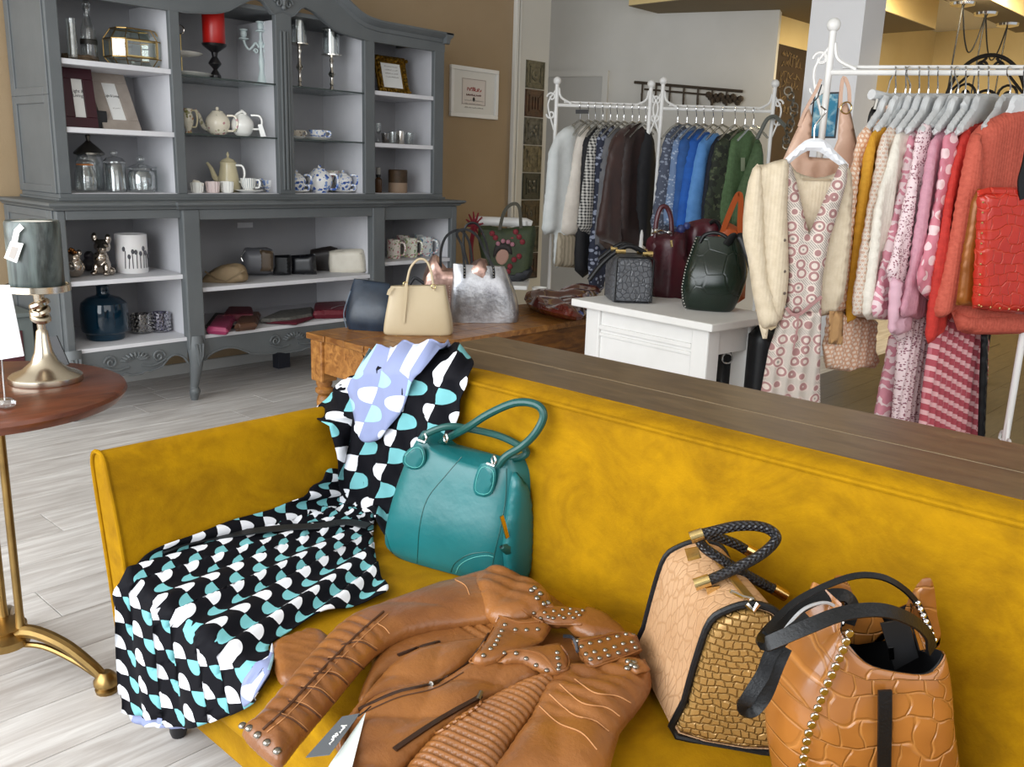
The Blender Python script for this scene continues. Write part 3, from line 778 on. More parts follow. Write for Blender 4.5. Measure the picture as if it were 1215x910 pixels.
# ---- second bay, top glass shelf
P = place(216, 4.44, ug1); s = mpp(P)
t = thing('cake_stand', 'two tier white plate stand with a gold rod', 'cake stand', P)
for h, r in ((2, 35), (25, 25)): mk('plate', lat(MB(), P+Vector((0, 0, h*s)), [(r*.4, -1.5), (r*.8, 0), (r, 2.5), (r*.97, 3), (r*.75, 1), (1, .8)], s, 36), PORC, t)
mk('rod', lat(MB(), P, [(3, 0), (1.2, 2), (1.2, 48)], s, 10), GOLD, t)
mk('ring', MB().tube(arc(P+Vector((0, 0, 53*s)), 5*s, 0, 2*pi, 20, RIGHT0, (0, 0, 1))[:-1], .9*s, 6, closed=True), SILVER, t)
P = place(256, 4.41, ug1); s = mpp(P)
t = thing('candle_holder', 'black zigzag turned candle holder under a thick red candle', 'candle holder', P)
mk('stem', lat(MB(), P, [(6, 0), (6.5, 1), (6.6, 5), (2.2, 12), (7.5, 18), (7.3, 19.5), (3, 26), (4, 31), (13.5, 38), (14.5, 40.5), (13, 40.5)], s, 16), plain('black_lacquer', '#121013', .3), t, ang=30)
tag(mk('pillar_candle', lat(MB(), P+Vector((0, 0, 40.5*s)), [(12.2, 0), (12.8, 1), (12.8, 38), (11.8, 39.5), (1, 39)], s, 28), plain('red_wax', '#b5160f', .35, c2='#a01209', ns=7, Subsurface_Weight=.1)), 'thick red pillar candle on the black zigzag holder', 'candle')
P = place(311, 4.45, ug1); s = mpp(P); AQ = plain('pale_blue_enamel', '#c8d6d6', .35)
t = thing('candelabra', 'pale blue enamelled candelabra with curling arms', 'candelabra', P)
mk('base', lat(MB(), P, [(10, 0), (10, 1), (6, 3), (4, 10), (2.4, 18), (3.6, 26), (2, 34), (1.6, 42), (2.8, 46), (3.2, 48), (1.6, 51), (1.4, 59)], s, 18), AQ, t)
def cup_(c): return lat(MB(), c, [(1.5, 0), (6, 1), (6, 2), (2.4, 3), (3.6, 5), (4, 8), (3, 10), (5, 11), (5, 12)], s, 16)
mk('cup', cup_(P+Vector((0, 0, 59*s))), AQ, t)
for sgn in (-1, 1):
    d = RIGHT0*sgn
    pth = [P+d*(a*s)+Vector((0, 0, b*s)) for a, b in ((2, 42), (6, 47), (10, 43), (14, 40), (18, 44), (20, 50))]
    am = mk('arm', MB().tube(cr([tuple(p) for p in pth], 5), 1.3*s, 8).tube([P+d*((6+3*math.cos(k*.5)*(1-k/20))*s)+Vector((0, 0, (38+3*math.sin(k*.5)*(1-k/20))*s)) for k in range(16)], .9*s, 6), AQ, t)
    mk('cup', cup_(P+d*(20*s)+Vector((0, 0, 50*s))), AQ, am)
# ---- second bay, middle
def teapot(px, Y, z, r, h, label, mat, spout=True, side=-1, lidh=4, hz=(.2, .85), name='teapot', knobr=2, foot=.55, out_=.75, spouty=1, belly=.45, cat='teapot', group=None):
    P = place(px, Y, z); s = mpp(P); t = thing(name, label, cat, P, group)
    prof = [(r*foot, 0), (r*foot, 1), (r*.8, h*.15), (r, h*belly), (r*.92, h*.72), (r*.55, h*.95), (r*.45, h)]
    pf = [(float(a), float(b)) for a, b in cr(prof, 4)]
    mk('body', lat(MB(), P, pf, s, 28), mat, t)
    mk('lid', lat(MB(), P+Vector((0, 0, h*s)), [(r*.48, -.6), (r*.46, .6), (r*.25, lidh*.5), (knobr*.5, lidh*.6), (knobr, lidh), (knobr*.8, lidh+knobr), (.2, lidh+knobr*1.4)], s, 18), mat, t)
    if spout:
        d = RIGHT0*side
        mk('spout', MB().tube(cr([tuple(P+d*(a*s)+Vector((0, 0, b*s))) for a, b in ((r*.75, h*.25), (r*1.25, h*.4), (r*1.55, h*.75*spouty), (r*1.85, h*.98*spouty))], 5), [v*s for v in np.linspace(r*.24, r*.09, 16)], 10), mat, t)
    mk('handle', handle(MB(), P, RT if side < 0 else RT+pi, r*.9, h*hz[0], h*hz[1], r*out_, max(1.1, r*.09), s), mat, t)
    return t, P, s
P = place(224, 4.47, ug2); s = mpp(P)
t = thing('floral_jug', 'slim cream jug with painted flowers at the edge of the bay', 'jug', P)
mk('body', lat(MB(), P, [(5, 0), (4, 1), (3, 4), (6, 13), (6.4, 18), (4.6, 24), (5.6, 29), (5, 29)], s, 20), floral('cream_floral_glaze', '#e3dcca', ['#8a8a54', '#b58a6a'], 60), t)
mk('handle', handle(MB(), P, RT, 5, 8, 27, 6, 1, s), CREAM, t)
teapot(259, 4.46, ug2, 14, 27, 'cream teapot with small pink roses and a long spout', floral('rose_sprig_glaze', '#e9e0cd', ['#c08a8c', '#a9a584'], 38, .3), True, -1, 3, spouty=1.1)
t, P, s = teapot(288, 4.42, ug2, 13, 25, 'white ribbed teapot with a price tag on its handle', PORC, False, -1, 3, (.35, .98), out_=.9)
mk('spout', MB().tube(cr([tuple(P-RIGHT0*(a*s)-Vector((0, .05, 0))+Vector((0, 0, b*s))) for a, b in ((1, 25), (-6+12, 28), (14, 22), (6, 12), (15, 4))], 4), 1.3*s, 8), PORC, t)
tagfr = vplane(P+RIGHT0*(19*s)+Vector((0, -.02, 0)), 10)
mk('price_tag', MB().add([tagfr.w(u*s, v*s, n) for n in (0, .001) for u, v in ((-3, 14), (2, 15), (6, 1), (0, 0))], [(0, 1, 2, 3), (7, 6, 5, 4)]), PAPER, t, ang=0)
# small saucer that shows at the mullion
def cupset(px, Y, z, label, mat, r=10, h=9, sr=16, saucer=True, handleside=1, group=None, name='teacup'):
    P = place(px, Y, z); s = mpp(P); t = thing(name, label, 'cup', P, group)
    if saucer: mk('saucer', lat(MB(), P, [(sr*.5, 0), (sr*.6, .6), (sr, 3), (sr*.97, 3.5), (sr*.55, 1.6), (.5, 1.4)], s, 30), PORC if mat is not CREAM else CREAM, t)
    mk('cup', lat(MB(), P+Vector((0, 0, (1.6 if saucer else 0)*s)), [(r*.5, 0), (r*.55, 1), (r*.9, h*.45), (r, h), (r*.94, h), (r*.82, h*.45), (r*.4, 1.5)], s, 28), mat, t)
    mk('handle', handle(MB(), P, RT if handleside > 0 else RT+pi, r*.92, h*.3+1.5, h*.9+1.5, r*.55, 1.1, s), mat, t)
    return t
# ---- second bay, bottom
def pot(px, Y, r, h, label, mat):
    P = place(px, Y, UZ+.002); s = mpp(P); t = thing('ribbed_pot', label, 'pot', P, 'small ribbed pots in the cabinet'); mb = MB()
    n = 24
    for k, (rr, hh) in enumerate(((r*.8, 0), (r*.85, 1), (r, h), (r*.9, h), (r*.75, 2))): pass
    mk('body', lat(MB(), P, [(r*.82, 0), (r*.86, 1), (r, h), (r*.93, h), (r*.8, 1.5)], s, 20), mat, t)
    rb = MB()
    for i in range(14): a = 2*pi*i/14; d = Vector((math.cos(a), math.sin(a), 0)); rb.tube([P+d*(r*.87*s)+Vector((0, 0, s)), P+d*(r*s)+Vector((0, 0, h*.95*s))], .6*s, 5)
    mk('rib', rb, mat, t); return t, P, s
pot(234, 4.36, 7.5, 12, 'white ribbed pot with a folded napkin in it', PORC)
P = place(233, 4.36, UZ+.002); s = mpp(P)
tag(mk('napkin', pillow([(226.5, 220), (229, 213), (236, 214.5), (242, 219), (240, 222), (228, 222)], vplane(P, 0), .008, res=.006), plain('napkin_linen', '#ddd6c8', .8)), 'pale folded napkin tucked in the white ribbed pot', 'napkin')
pot(252.5, 4.37, 8, 13, 'pink tinted ribbed pot between the two white ones', plain('pink_porcelain', '#dccbc8', .2))
pot(269.5, 4.38, 7.5, 13, 'white ribbed pot beside the beige coffee pot', PORC)
P = place(272, 4.48, UZ+.002); s = mpp(P); t = thing('coffee_pot', 'tall beige coffee pot with a thin spout and white handle', 'coffee pot', P); BEI = plain('beige_porcelain', '#cfc3a0', .2)
mk('body', lat(MB(), P, [(12, 0), (13, 1), (13.5, 6), (11, 20), (9, 30), (9.5, 34), (8, 35)], s, 26), BEI, t)
mk('lid', lat(MB(), P+Vector((0, 0, 35*s)), [(8.4, 0), (7, 2), (2, 4), (1, 5), (1.8, 8), (.4, 11)], s, 18), BEI, t)
mk('spout', MB().tube(cr([tuple(P-RIGHT0*(a*s)+Vector((0, 0, b*s))) for a, b in ((10, 12), (16, 16), (20, 26), (25, 33))], 5), [v*s for v in np.linspace(4.5, 1.4, 16)], 10), BEI, t)
mk('handle', handle(MB(), P, RT, 10, 12, 31, 9, 1.3, s), PORC, t)
def stripe():
    b = MatB('striped_glaze', .15); x, y, z = b.xy('UV'); b.color(b.mix((x*22).fr().lt(.25), '#ecebe6', '#8d9aa2')); return b.m
cupset(295, 4.38, UZ+.002, 'white cup with grey vertical stripes on a saucer', stripe(), 9.5, 15, 17)
cupset(321, 4.45, UZ+.002, 'white cup painted with a blue flower beside the mullion', FL_BLUE, 10, 14, 12, False, -1)
# ---- third bay
def hurricane(px, Y, z, label, gw, gh, sh, group='silver hurricane candle holders'):
    P = place(px, Y, z); s = mpp(P); t = thing('hurricane_candle_holder', label, 'candle holder', P, group)
    mk('stem', lat(MB(), P, [(6, 0), (6.2, 1.2), (3, 3), (1.6, 6), (2.6, 8), (1.8, 11), (1.7, sh*.38), (4.5, sh*.48), (1.8, sh*.58), (1.9, sh*.8), (2.8, sh*.85), (1.6, sh*.95), (gw+2.5, sh), (gw+2.5, sh+1.2), (1, sh+1.2)], s, 20), SILVER, t)
    mk('glass_chimney', lat(MB(), P+Vector((0, 0, (sh+1.2)*s)), [(gw, 0), (gw, gh), (gw-.5, gh), (gw-.5, 0)], s, 24), GLASS, t)
    mk('rim', MB().tube(arc(P+Vector((0, 0, (sh+1.2+gh)*s)), gw*s, 0, 2*pi, 24, (1, 0, 0), (0, 1, 0))[:-1], .9*s, 6, closed=True), SILVER, t)
    mk('candle', lat(MB(), P+Vector((0, 0, (sh+1.3)*s)), [(3.4, 0), (3.4, gh*.9), (.3, gh*.92)], s, 14), plain('white_wax', '#f2efe8', .45), t)
hurricane(356, 4.40, ug1, 'tall silver hurricane candle holder next to the mullion', 9, 29, 49)
hurricane(394, 4.40, ug1, 'shorter silver hurricane candle holder under the sloping frieze', 9.5, 28, 40)
cupset(352, 4.45, ug2, 'cup and saucer half hidden by the mullion', floral('brown_floral_glaze', '#cfc6b8', ['#8a7a66', '#6b7a8a'], 60), 8, 9, 11)
cupset(377, 4.42, ug2, 'low blue flowered cup on a white saucer on glass shelf', FL_BLUE, 10.5, 10, 16.5)
def teaforone(px, Y, label):
    t, P, s = teapot(px, Y, UZ+.002+.035, 11, 14, label, FL_BLUE, False, -1, 2.5, (.1, .95), name='tea_for_one_set', knobr=1.8, foot=.8, belly=.35, out_=.7, cat='tea set', group='tea-for-one sets in the cabinet')
    Q = P-Vector((0, 0, .035)); 
    mk('saucer', lat(MB(), Q, [(8, 0), (9, .6), (15, 2.2), (14.6, 2.8), (9, 1.2), (.5, 1)], s, 28), PORC, t)
    mk('cup', lat(MB(), Q+Vector((0, 0, 1*s)), [(6, 0), (8, 2), (10.5, 8), (10, 10), (.5, 9.8)], s, 26), FL_BLUE, t)
    mk('handle', handle(MB(), Q, RT, 9.4, 3, 9, 5.5, 1.1, s), FL_BLUE, t)
teaforone(352, 4.40, 'blue rose tea-for-one set half hidden by the mullion')
teapot(379.5, 4.42, UZ+.002, 15, 27, 'round teapot painted with a big blue rose bunch', FL_BLUE, False, -1, 2, (.15, .8), knobr=2.2, foot=.6, out_=.55)
teaforone(407, 4.44, 'blue rose tea-for-one set with teapot stacked on its cup')
P = place(395, 4.56, UZ+.002); s = mpp(P); t = thing('floral_mug', 'pale mug standing behind the round blue rose teapot', 'cup', P)
mk('body', lat(MB(), P, [(9, 0), (9.5, 1), (9.5, 24), (8.8, 24), (8.6, 2)], s, 24), FL_PINK, t); mk('handle', handle(MB(), P, RT, 9, 6, 21, 6, 1.1, s), FL_PINK, t)
# ---- fourth bay
t, fr, W, Hh = leaning_frame(451, 487, (443.5, 64), 4.42, us1, .042, 'ornate gilded photo frame leaning on the top right shelf', plain('gilt', '#8a6a24', .35, .8, c2='#5d4415', ns=50), PAPER)
mb = MB(); rg = random.Random(5)
for k in range(46):
    e = k/46*4; q_ = e % 1; side = int(e); u, v = [(q_*W, .018), (W-.018, q_*Hh), (W-q_*W, Hh-.018), (.018, Hh-q_*Hh)][side]
    mb.ball(fr.w(u+rg.uniform(-.006, .006), v+rg.uniform(-.006, .006), .004), rg.uniform(.008, .014), 8)
mk('gilt_ornament', mb, plain('gilt_relief', '#b08a34', .3, .9, c2='#7b5a1d', ns=60), t)
for k in range(4): scribble(fr, W*.3, Hh*(.72-.09*k), W*.42, .008, 'print', plain('grey_print', '#a39c97', .8), t, n=-.0065, r=.0007, seed=30+k)
def glass_(px, Y, r, h, label, mat=None, stem=False):
    P = place(px, Y, us2); s = mpp(P)
    pr = [(r*.8, 0), (r*.85, 1), (r, h), (r*.92, h), (r*.75, 1.6)] if not stem else [(r, 0), (r, .6), (1, 2), (1, h*.45), (r*.9, h*.6), (r, h), (r*.92, h), (r*.8, h*.6), (.5, h*.48)]
    tag(mk('drinking_glass', lat(MB(), P, pr, s, 20), mat or GLASS), label, 'glass', 'glasses on the cabinet shelf')
glass_(449, 4.40, 3.4, 23, 'tall thin stemmed glass at the left end of the glass row', None, True)
glass_(457.5, 4.38, 5, 12, 'smoky tumbler next to the thin stemmed glass', glassmat('smoke_glass', (.55, .52, .5), .04, .15, .7))
glass_(466, 4.40, 5.5, 14, 'clear tumbler left of the silver beaker')
glass_(475.5, 4.38, 5, 15, 'polished silver beaker amid the clear glasses', SILVER)
glass_(485.5, 4.42, 6, 14, 'clear tumbler right of the silver beaker')
P = place(449, 4.40, UZ+.002); s = mpp(P); t = thing('small_bottle', 'small amber bottle with a grey cap beside the two tone candle', 'bottle', P)
mk('body', lat(MB(), P, [(4, 0), (4.4, 1), (4.4, 15), (2, 18), (2, 20)], s, 14), plain('amber_glass', '#4b3320', .15), t); mk('cap', lat(MB(), P+Vector((0, 0, 20*s)), [(2.6, 0), (2.8, 1), (2.8, 9), (1, 9.5)], s, 12), plain('grey_plastic', '#8f8d88', .5), t); mk('collar', lat(MB(), P+Vector((0, 0, 18*s)), [(2.9, 0), (2.9, 3)], s, 12), BLACK, t)
P = place(472, 4.42, UZ+.002); s = mpp(P); t = thing('two_tone_candle', 'short brown and beige two tone candle in the lowest right bay', 'candle', P)
mk('lower_band', lat(MB(), P, [(11, 0), (11.3, 1), (11.3, 11.5)], s, 24), plain('beige_wax', '#8d7661', .6), t); mk('upper_band', lat(MB(), P+Vector((0, 0, 11.5*s)), [(11.3, 0), (11.4, 14), (10.4, 15), (.5, 14.6)], s, 24), plain('brown_wax', '#33220f', .6, c2='#4b351b', ns=30), t)
# ---- lower left bay
def blob(name, parts, mat, parent=None, vox=.004, label=None, cat=None):
    mb = MB()
    for c, r, *k in parts: mb.ball(c, r, 14, *(k or []))
    o = mk(name, mb, mat, parent, ang=180); m = o.modifiers.new('fuse', 'REMESH'); m.mode = 'VOXEL'; m.voxel_size = vox; m.use_smooth_shade = True
    q = o.modifiers.new('smooth', 'SMOOTH'); q.iterations = 4; return o
L1 = .640; L1b = .333
SIL2 = plain('silver_glaze', '#b7aca0', .12, 1)
P = place(123, 4.30, L1); s = mpp(P)
def L_(r, f, u): return P+RIGHT0*(r*s)-FH*(f*s)+Vector((0, 0, u*s))
t = thing('bulldog_figurine', 'shiny silver French bulldog figurine sitting on the shelf', 'figurine', P)
mk('dog_body', MB(), SIL2) if 0 else None
blob('dog_body', [(L_(0, 0, 12), 9*s, 1.25), (L_(-1, 2, 20), 9*s), (L_(2, 3, 34), 9.5*s, .92), (L_(4, 9, 31), 6.5*s, .8), (L_(-6, 6, 8), 3.6*s, 2.2), (L_(7, 7, 8), 3.6*s, 2.2), (L_(-7, 10, 3), 4*s, .7), (L_(8, 11, 3), 4*s, .7), (L_(-8, 0, 5), 5.5*s, .9), (L_(9, 0, 5), 5.5*s, .9), (L_(-7, 2, 44), 3.6*s, 1.7), (L_(9, 2, 43), 3.6*s, 1.7)], SIL2, t)
mk('nose', MB().ball(L_(5, 15, 32), 2*s, 10), plain('dark_nose', '#3b362f', .3), t)
P = place(90, 4.28, L1); s = mpp(P)
t = thing('owl_figurine', 'round silver figurine with a copper crest behind the candle', 'figurine', P)
blob('owl_body', [(L_(0, 0, 12), 11*s, 1.1), (L_(0, 2, 22), 8*s), (L_(7, 2, 29), 3.4*s, 1.3), (L_(-6, 2, 29), 3*s, 1.3)], SIL2, t)
mk('eye_ring', MB().tube(arc(L_(1, 10.5, 14), 5*s, 0, 2*pi, 16, RIGHT0, (0, 0, 1))[:-1], 1.1*s, 6, closed=True).ball(L_(1, 11, 14), 2*s, 8), SILVER, t)
mb = MB()
for k in range(5): mb.ball(L_(-4+2.2*k, 3, 31+2*math.sin(k*1.3)), 2.6*s, 8)
mk('crest', mb, plain('copper_glaze', '#8a5a34', .2, 1), t)
P = place(106, 4.48, L1); s = mpp(P)
tag(blob('dark_figurine', [(L_(0, 0, 8), 8*s, 1), (L_(1, 0, 18), 6*s), (L_(5, 3, 22), 2*s)], plain('dark_glaze', '#37343a', .3)), 'small dark figurine in the shade behind the bulldog', 'figurine')
P = place(157.5, 4.34, L1); s = mpp(P)
t = thing('patterned_candle', 'white cylinder lantern with a band of grey tulip silhouettes', 'lantern', P)
mk('shade', lat(MB(), P, [(17, 0), (17.8, 1.2), (18, 44), (17.4, 45), (16.6, 43.5), (1, 43)], s, 36), plain('white_matt_glass', '#e4e1e0', .5, Subsurface_Weight=.05), t)
mb = MB(); rg = random.Random(2)
for k in range(13):
    a = -pi/2-.75+ (RT+pi/2)*0 + 2*pi*k/26-.1; d = Vector((math.cos(a-.85+.85), math.sin(a), 0)); hgt = rg.uniform(17, 27)
    rr = 18.1*s; side = Vector((-d.y, d.x, 0))
    mb.tube([P+d*rr+Vector((0, 0, 6*s)), P+d*rr+side*(rg.uniform(-1, 1)*s)+Vector((0, 0, hgt*s))], .5*s, 4)
    mb.ball(P+d*rr+side*(rg.uniform(-1, 1)*s)+Vector((0, 0, (hgt+2)*s)), 1.9*s, 8, 1.6)
mk('tulip_band', mb, plain('grey_print_dark', '#4a4a50', .6), t)
P = place(126, 4.32, L1b); s = mpp(P)
t = thing('blue_glass_bottle', 'squat petrol blue glass bottle with a short neck', 'bottle', P)
def petrol():
    b = MatB('petrol_glass', .06, 0, Transmission_Weight=.5, IOR=1.3, Coat_Weight=.6); b.color(b.mix(b.ramp(b.noise(3, 2), .3, .7), '#05202f', '#0a3d56')); return b.m
mk('body', lat(MB(), P, [(20, 0), (21, 1), (22, 7), (25.5, 10), (26.5, 14), (26.5, 36), (25, 43), (18, 49), (8, 52), (7, 54), (7, 62), (8, 63.5), (6, 63.5), (5.5, 56)], s, 36), petrol(), t)
def knob_glass(px, Y, label, tint):
    P = place(px, Y, L1b); s = mpp(P); t = thing('textured_tealight_glass', label, 'candle holder', P, 'textured tealight glasses'); mb = MB()
    mk('glass', lat(MB(), P, [(9.5, 0), (10.5, 1), (11.5, 12), (11.3, 23), (10.5, 23), (10.4, 3)], s, 24), glassmat(label[:5]+'_tea_glass', tint, .05, .2, .7), t)
    for r_ in range(5):
        for i in range(16): a = 2*pi*(i+.5*(r_ % 2))/16; mb.ball(P+Vector((math.cos(a)*11.2*s, math.sin(a)*11.2*s, (3+4.3*r_)*s)), 1.9*s, 6)
    mk('glass_knobs', mb, glassmat(label[:5]+'_knob_glass', tint, .05, .35, .8), t)
knob_glass(169, 4.36, 'smoky hobnail tealight glass left of its violet twin', (.62, .6, .6)); knob_glass(190.5, 4.34, 'violet hobnail tealight glass nearer the cabinet post', (.6, .58, .7))
# ---- lower middle bay
L2 = .568
def soft(px, Y, z, label, mat, T=.03, rot=0, lean=0, name='clutch_bag', cat='bag', group=None, R=None, res=.012, sm=3, fold=None):
    ys = [p[1] for p in px]; xs_ = [p[0] for p in px]; P = place(sum(xs_)/len(xs_), Y, z); fr = vplane(P, rot, lean)
    t = thing(name, label, cat, P, group); mk('body', pillow(px, fr, T, R=R, res=res, sm=sm, fold=fold), mat, t); return t, fr, P
TAN = plain('taupe_suede', '#8a765a', .75, c2='#7a684d', ns=20)
t, fr, P = soft([(241, 337), (243, 327), (262, 315), (286, 313), (294, 326), (291, 334), (264, 338.5)], 4.26, L2, 'folded taupe suede clutch at the end of the shelf', TAN, .05, 0, 0, R=.03, name='clutch_bag')
mk('flap_edge', MB().strap([fr.at(x, y, .052) for x, y in ((243, 322), (256, 331), (268, 334), (280, 327), (290, 320))], .008, .004, fr.N), plain('taupe_dark', '#6d5c43', .8), t)
t, fr, P = soft([(288, 300), (291, 294), (300, 294), (323, 296), (324, 323), (300, 326), (291, 324), (286.5, 312)], 4.42, L2, 'rounded grey and brown barrel bag lying on its side', plain('grey_leather', '#5f6065', .45), .06, 10, 0, R=.05, name='barrel_bag')
mk('end_panel', pillow([(308, 296), (324, 298), (324, 322), (308, 323)], fr.sh(.045), .02, R=.02, res=.012), plain('brown_leather_dark', '#4f4030', .5), t)
mk('zip_pull', MB().tube(cr([tuple(fr.at(x, y, .04)) for x, y in ((288, 310), (286, 304), (291, 297))], 4), .003, 6), CHROME, t)
t, fr, P = soft([(322, 303), (345, 302), (345, 326), (324, 327)], 4.36, L2, 'black box clutch standing on the left of its pair', BLACK, .03, 0, 0, R=.012, group='black clutches on the shelf', sm=0)
t, fr, P = soft([(345, 303), (374, 301), (376, 326), (346, 327)], 4.34, L2, 'black padded clutch touching the dark bag', plain('black_nappa', '#101116', .35), .035, 0, 0, R=.03, group='black clutches on the shelf', sm=0)
mk('strap', MB().strap([fr.at(x, y, .02) for x, y in ((314, 327), (330, 328.5), (350, 328.5), (376, 327))], .02, .006, (0, 0, 1)), BLACK, t)
t, fr, P = soft([(368, 300), (374, 295), (400, 294), (402, 324), (376, 326)], 4.45, L2, 'dark brown rounded bag behind the cream one', plain('dark_bag', '#231d1c', .5), .05, 0, 0, R=.04, name='handbag')
t, fr, P = soft([(390, 303), (394, 297), (425, 295), (432, 299), (435, 317), (432, 324), (396, 326), (390, 318)], 4.30, L2, 'cream crossbody camera bag with a zip and strap', plain('cream_leather', '#d3cdbf', .45, c2='#c6bfb0', ns=12), .04, 0, 0, R=.03, name='crossbody_bag')
mk('zip', MB().tube([fr.at(x, y, .036) for x, y in ((395, 302), (412, 301), (430, 301))], .0018, 6), plain('zip_grey', '#8b867c', .5), t)
mk('strap', MB().strap(cr([tuple(fr.at(x, y, 0)) for x, y in ((433, 305), (440, 314), (446, 322), (440, 325))], 5), .022, .005, fr.N), plain('cream_leather', ''), t)
# lower board: wallets and cases
def slab_px(px, z, h, label, mat, name, cat, group=None, bevel=.006):
    P = [Pz(x, y, z) for x, y in px]; mb = MB().prism([p for p in P], (0, 0, h)); return tag(mk(name, mb, mat, ang=30, bevel=bevel), label, cat, group)
def flat(px, z, h, label, mat, name, cat, parts=None, group=None, R=.02):
    fr = hplane(z+h/2); Pts = [fr.uv(*p) for p in px]; c = np.mean(Pts, 0); t = thing(name, label, cat, (c[0], c[1], z), group)
    mk('body', pillow(Pts, fr, h/2, R=R, res=.012, metric=True), mat, t); return t, fr, c
t, fr, c = flat([(244.5, 392), (256, 377), (282, 377), (271, 394)], L1b, .042, 'magenta hard case wallet with rounded corners', plain('magenta_patent', '#84304f', .3), 'hard_case', 'wallet')
mk('band', MB().prism([Vector((c[0], c[1], 0))+ (Pz(x, y, L1b)-Vector((c[0], c[1], L1b)))*1.02+Vector((0, 0, L1b+.014)) for x, y in ((244.5, 392), (256, 377), (282, 377), (271, 394))], (0, 0, .012)), plain('dark_band', ''), t, ang=0)
t, fr, c = flat([(277, 390), (286, 374), (310, 373), (305, 387)], L1b, .042, 'brown hard case wallet with a silver clasp band', plain('brown_patent', '#4f3426', .35), 'hard_case', 'wallet')
mk('clasp', MB().prism([Pz(x, y, L1b)+Vector((0, 0, .008)) for x, y in ((276.5, 391), (284, 380), (302, 380), (303.5, 388.5))], (0, 0, .022)), CHROME, t, ang=0)
flat([(262, 379), (270, 368), (300, 368), (303, 378)], L1b, .05, 'burgundy pouch lying behind the two hard cases', plain('burgundy_leather', '#5a1626', .45), 'pouch', 'pouch')
flat([(307, 381), (330, 371), (372, 366), (372, 375), (345, 380), (320, 382)], L1b, .03, 'flat dark grey snake print purse on the lower board', plain('grey_snake', '#4a4a48', .5, c2='#6e6c66', ns=60), 'flat_purse', 'purse')
flat([(313, 383), (340, 378), (374, 372.5), (373, 377), (352, 385)], L1b, .016, 'flat burgundy wallet lying before the grey purse', plain('wine_leather', '#5b1c2a', .4), 'flat_wallet', 'wallet')
t, fr, c = flat([(371, 374), (373, 363), (412, 361), (412, 373)], L1b, .05, 'dark red folded wallet with a metal buckle', plain('dark_red_leather', '#5e1020', .45), 'folded_wallet', 'wallet')
mk('buckle', MB().tube([Pz(x, y, L1b+.05) for x, y in ((393, 366), (402, 363), (408, 362.5))], .003, 6), CHROME, t)
# wall socket plate inside the bay
p = Py(291, 267, YB-.02); tag(mk('socket_plate', MB().box(p.x-.05, p.x+.05, YB-.021, YB-.0155, p.z-.015, p.z+.015), CABI, ang=0, bevel=.002), 'narrow pale plate on the back panel of the middle bay', 'plate')
# ---- lower right bay: mugs
L3 = .632
for k, (px, Y, lab, m_, c1) in enumerate(((467, 4.28, 'pink flowered mug nearest the bay divider', FL_PINK, 1), (487, 4.29, 'green and pink flowered mug in the middle of the front row', floral('green_floral_glaze', '#e3e2d2', ['#7d9a6a', '#c58a90', '#a8b26e'], 55), 1), (505, 4.30, 'blue flowered mug at the open end of the row', floral('aqua_floral_glaze', '#dfe1de', ['#7fa6ba', '#c99aa2', '#5d87a6'], 55), 1), (478, 4.44, 'flowered mug in the back row behind the pink one', FL_PINK, 0), (499, 4.45, 'flowered mug in the back row behind the blue one', floral('aqua_floral_glaze2', '#d9dad6', ['#7fa6ba', '#b59aa2'], 55), 0))):
    P = place(px, Y, L3); s = mpp(P); t = thing('floral_mug', lab, 'mug', P, 'flowered mugs in the cabinet')
    mk('body', lat(MB(), P, [(7.6, 0), (8.2, 1), (8.2, 22), (7.6, 22), (7.4, 2)], s, 24), m_, t)
    mk('handle', handle(MB(), P, RT-.25, 7.8, 4, 19, 7, 1.2, s), m_, t)

# ================================================================== rustic wooden table and its bags
def woodmat(name, c1, c2, sc_=(3, 14, 14), rough=.45, c3=None, bump=.002):
    b = MatB(name, rough); n = b.noise(2.5, 6, b.coord('Object', sc_), .6, .8); c = b.mix(b.ramp(n, .35, .65), c1, c2)
    if c3: c = b.mix(b.ramp(b.noise(7, 3), .58, .66), c, c3)
    b.color(c); b.bump(n, bump, .6); return b.m
RUST = woodmat('old_pine', '#b07a3c', '#7d4c1d', c3='#8a5826')
RUSTT = woodmat('old_pine_top', '#a5733a', '#6f431b', (12, 3, 12), .35, '#84542a')
RUSTD = woodmat('old_pine_dark', '#8d5a22', '#5a3410', c3='#553010')
WT = .47; tx0, tx1, ty0, ty1 = 2.24, 4.1, 2.75, 3.285
t = thing('rustic_table', 'low rustic pine table with turned legs and a worn top', 'table', ((tx0+tx1)/2, (ty0+ty1)/2, 0))
nb = 4
for k in range(nb):
    a = ty0+(ty1-ty0)*k/nb; b_ = ty0+(ty1-ty0)*(k+1)/nb
    mk('top_board', MB().box(tx0-.005*(k % 2), tx1, a+.0015, b_-.0015, WT-.028, WT-.001*(k % 2)), RUSTT, t, ang=0, bevel=.004)
for y in (ty0+.03, ty1-.055): mk('apron', MB().box(tx0+.08, tx1-.08, y, y+.025, WT-.19, WT-.028), RUSTD, t, ang=0, bevel=.003)
for x in (tx0+.022, tx1-.047): mk('end_apron', MB().box(x, x+.025, ty0+.08, ty1-.08, WT-.175, WT-.028), RUST, t, ang=0, bevel=.003)
for x in (tx0+.05, tx1-.05):
    for y in (ty0+.055, ty1-.055):
        lg = mk('leg', MB().box(x-.042, x+.042, y-.042, y+.042, WT-.215, WT-.028), RUST, t, ang=0, bevel=.008)
        mk('turned_leg', MB().lathe((x, y, 0), [(.022, 0), (.03, .02), (.032, .06), (.024, .075), (.03, .1), (.036, .16), (.03, .185), (.026, .19), (.04, .205), (.04, .22), (.03, .226), (.036, .24), (.036, .256)], 18), RUST, lg)
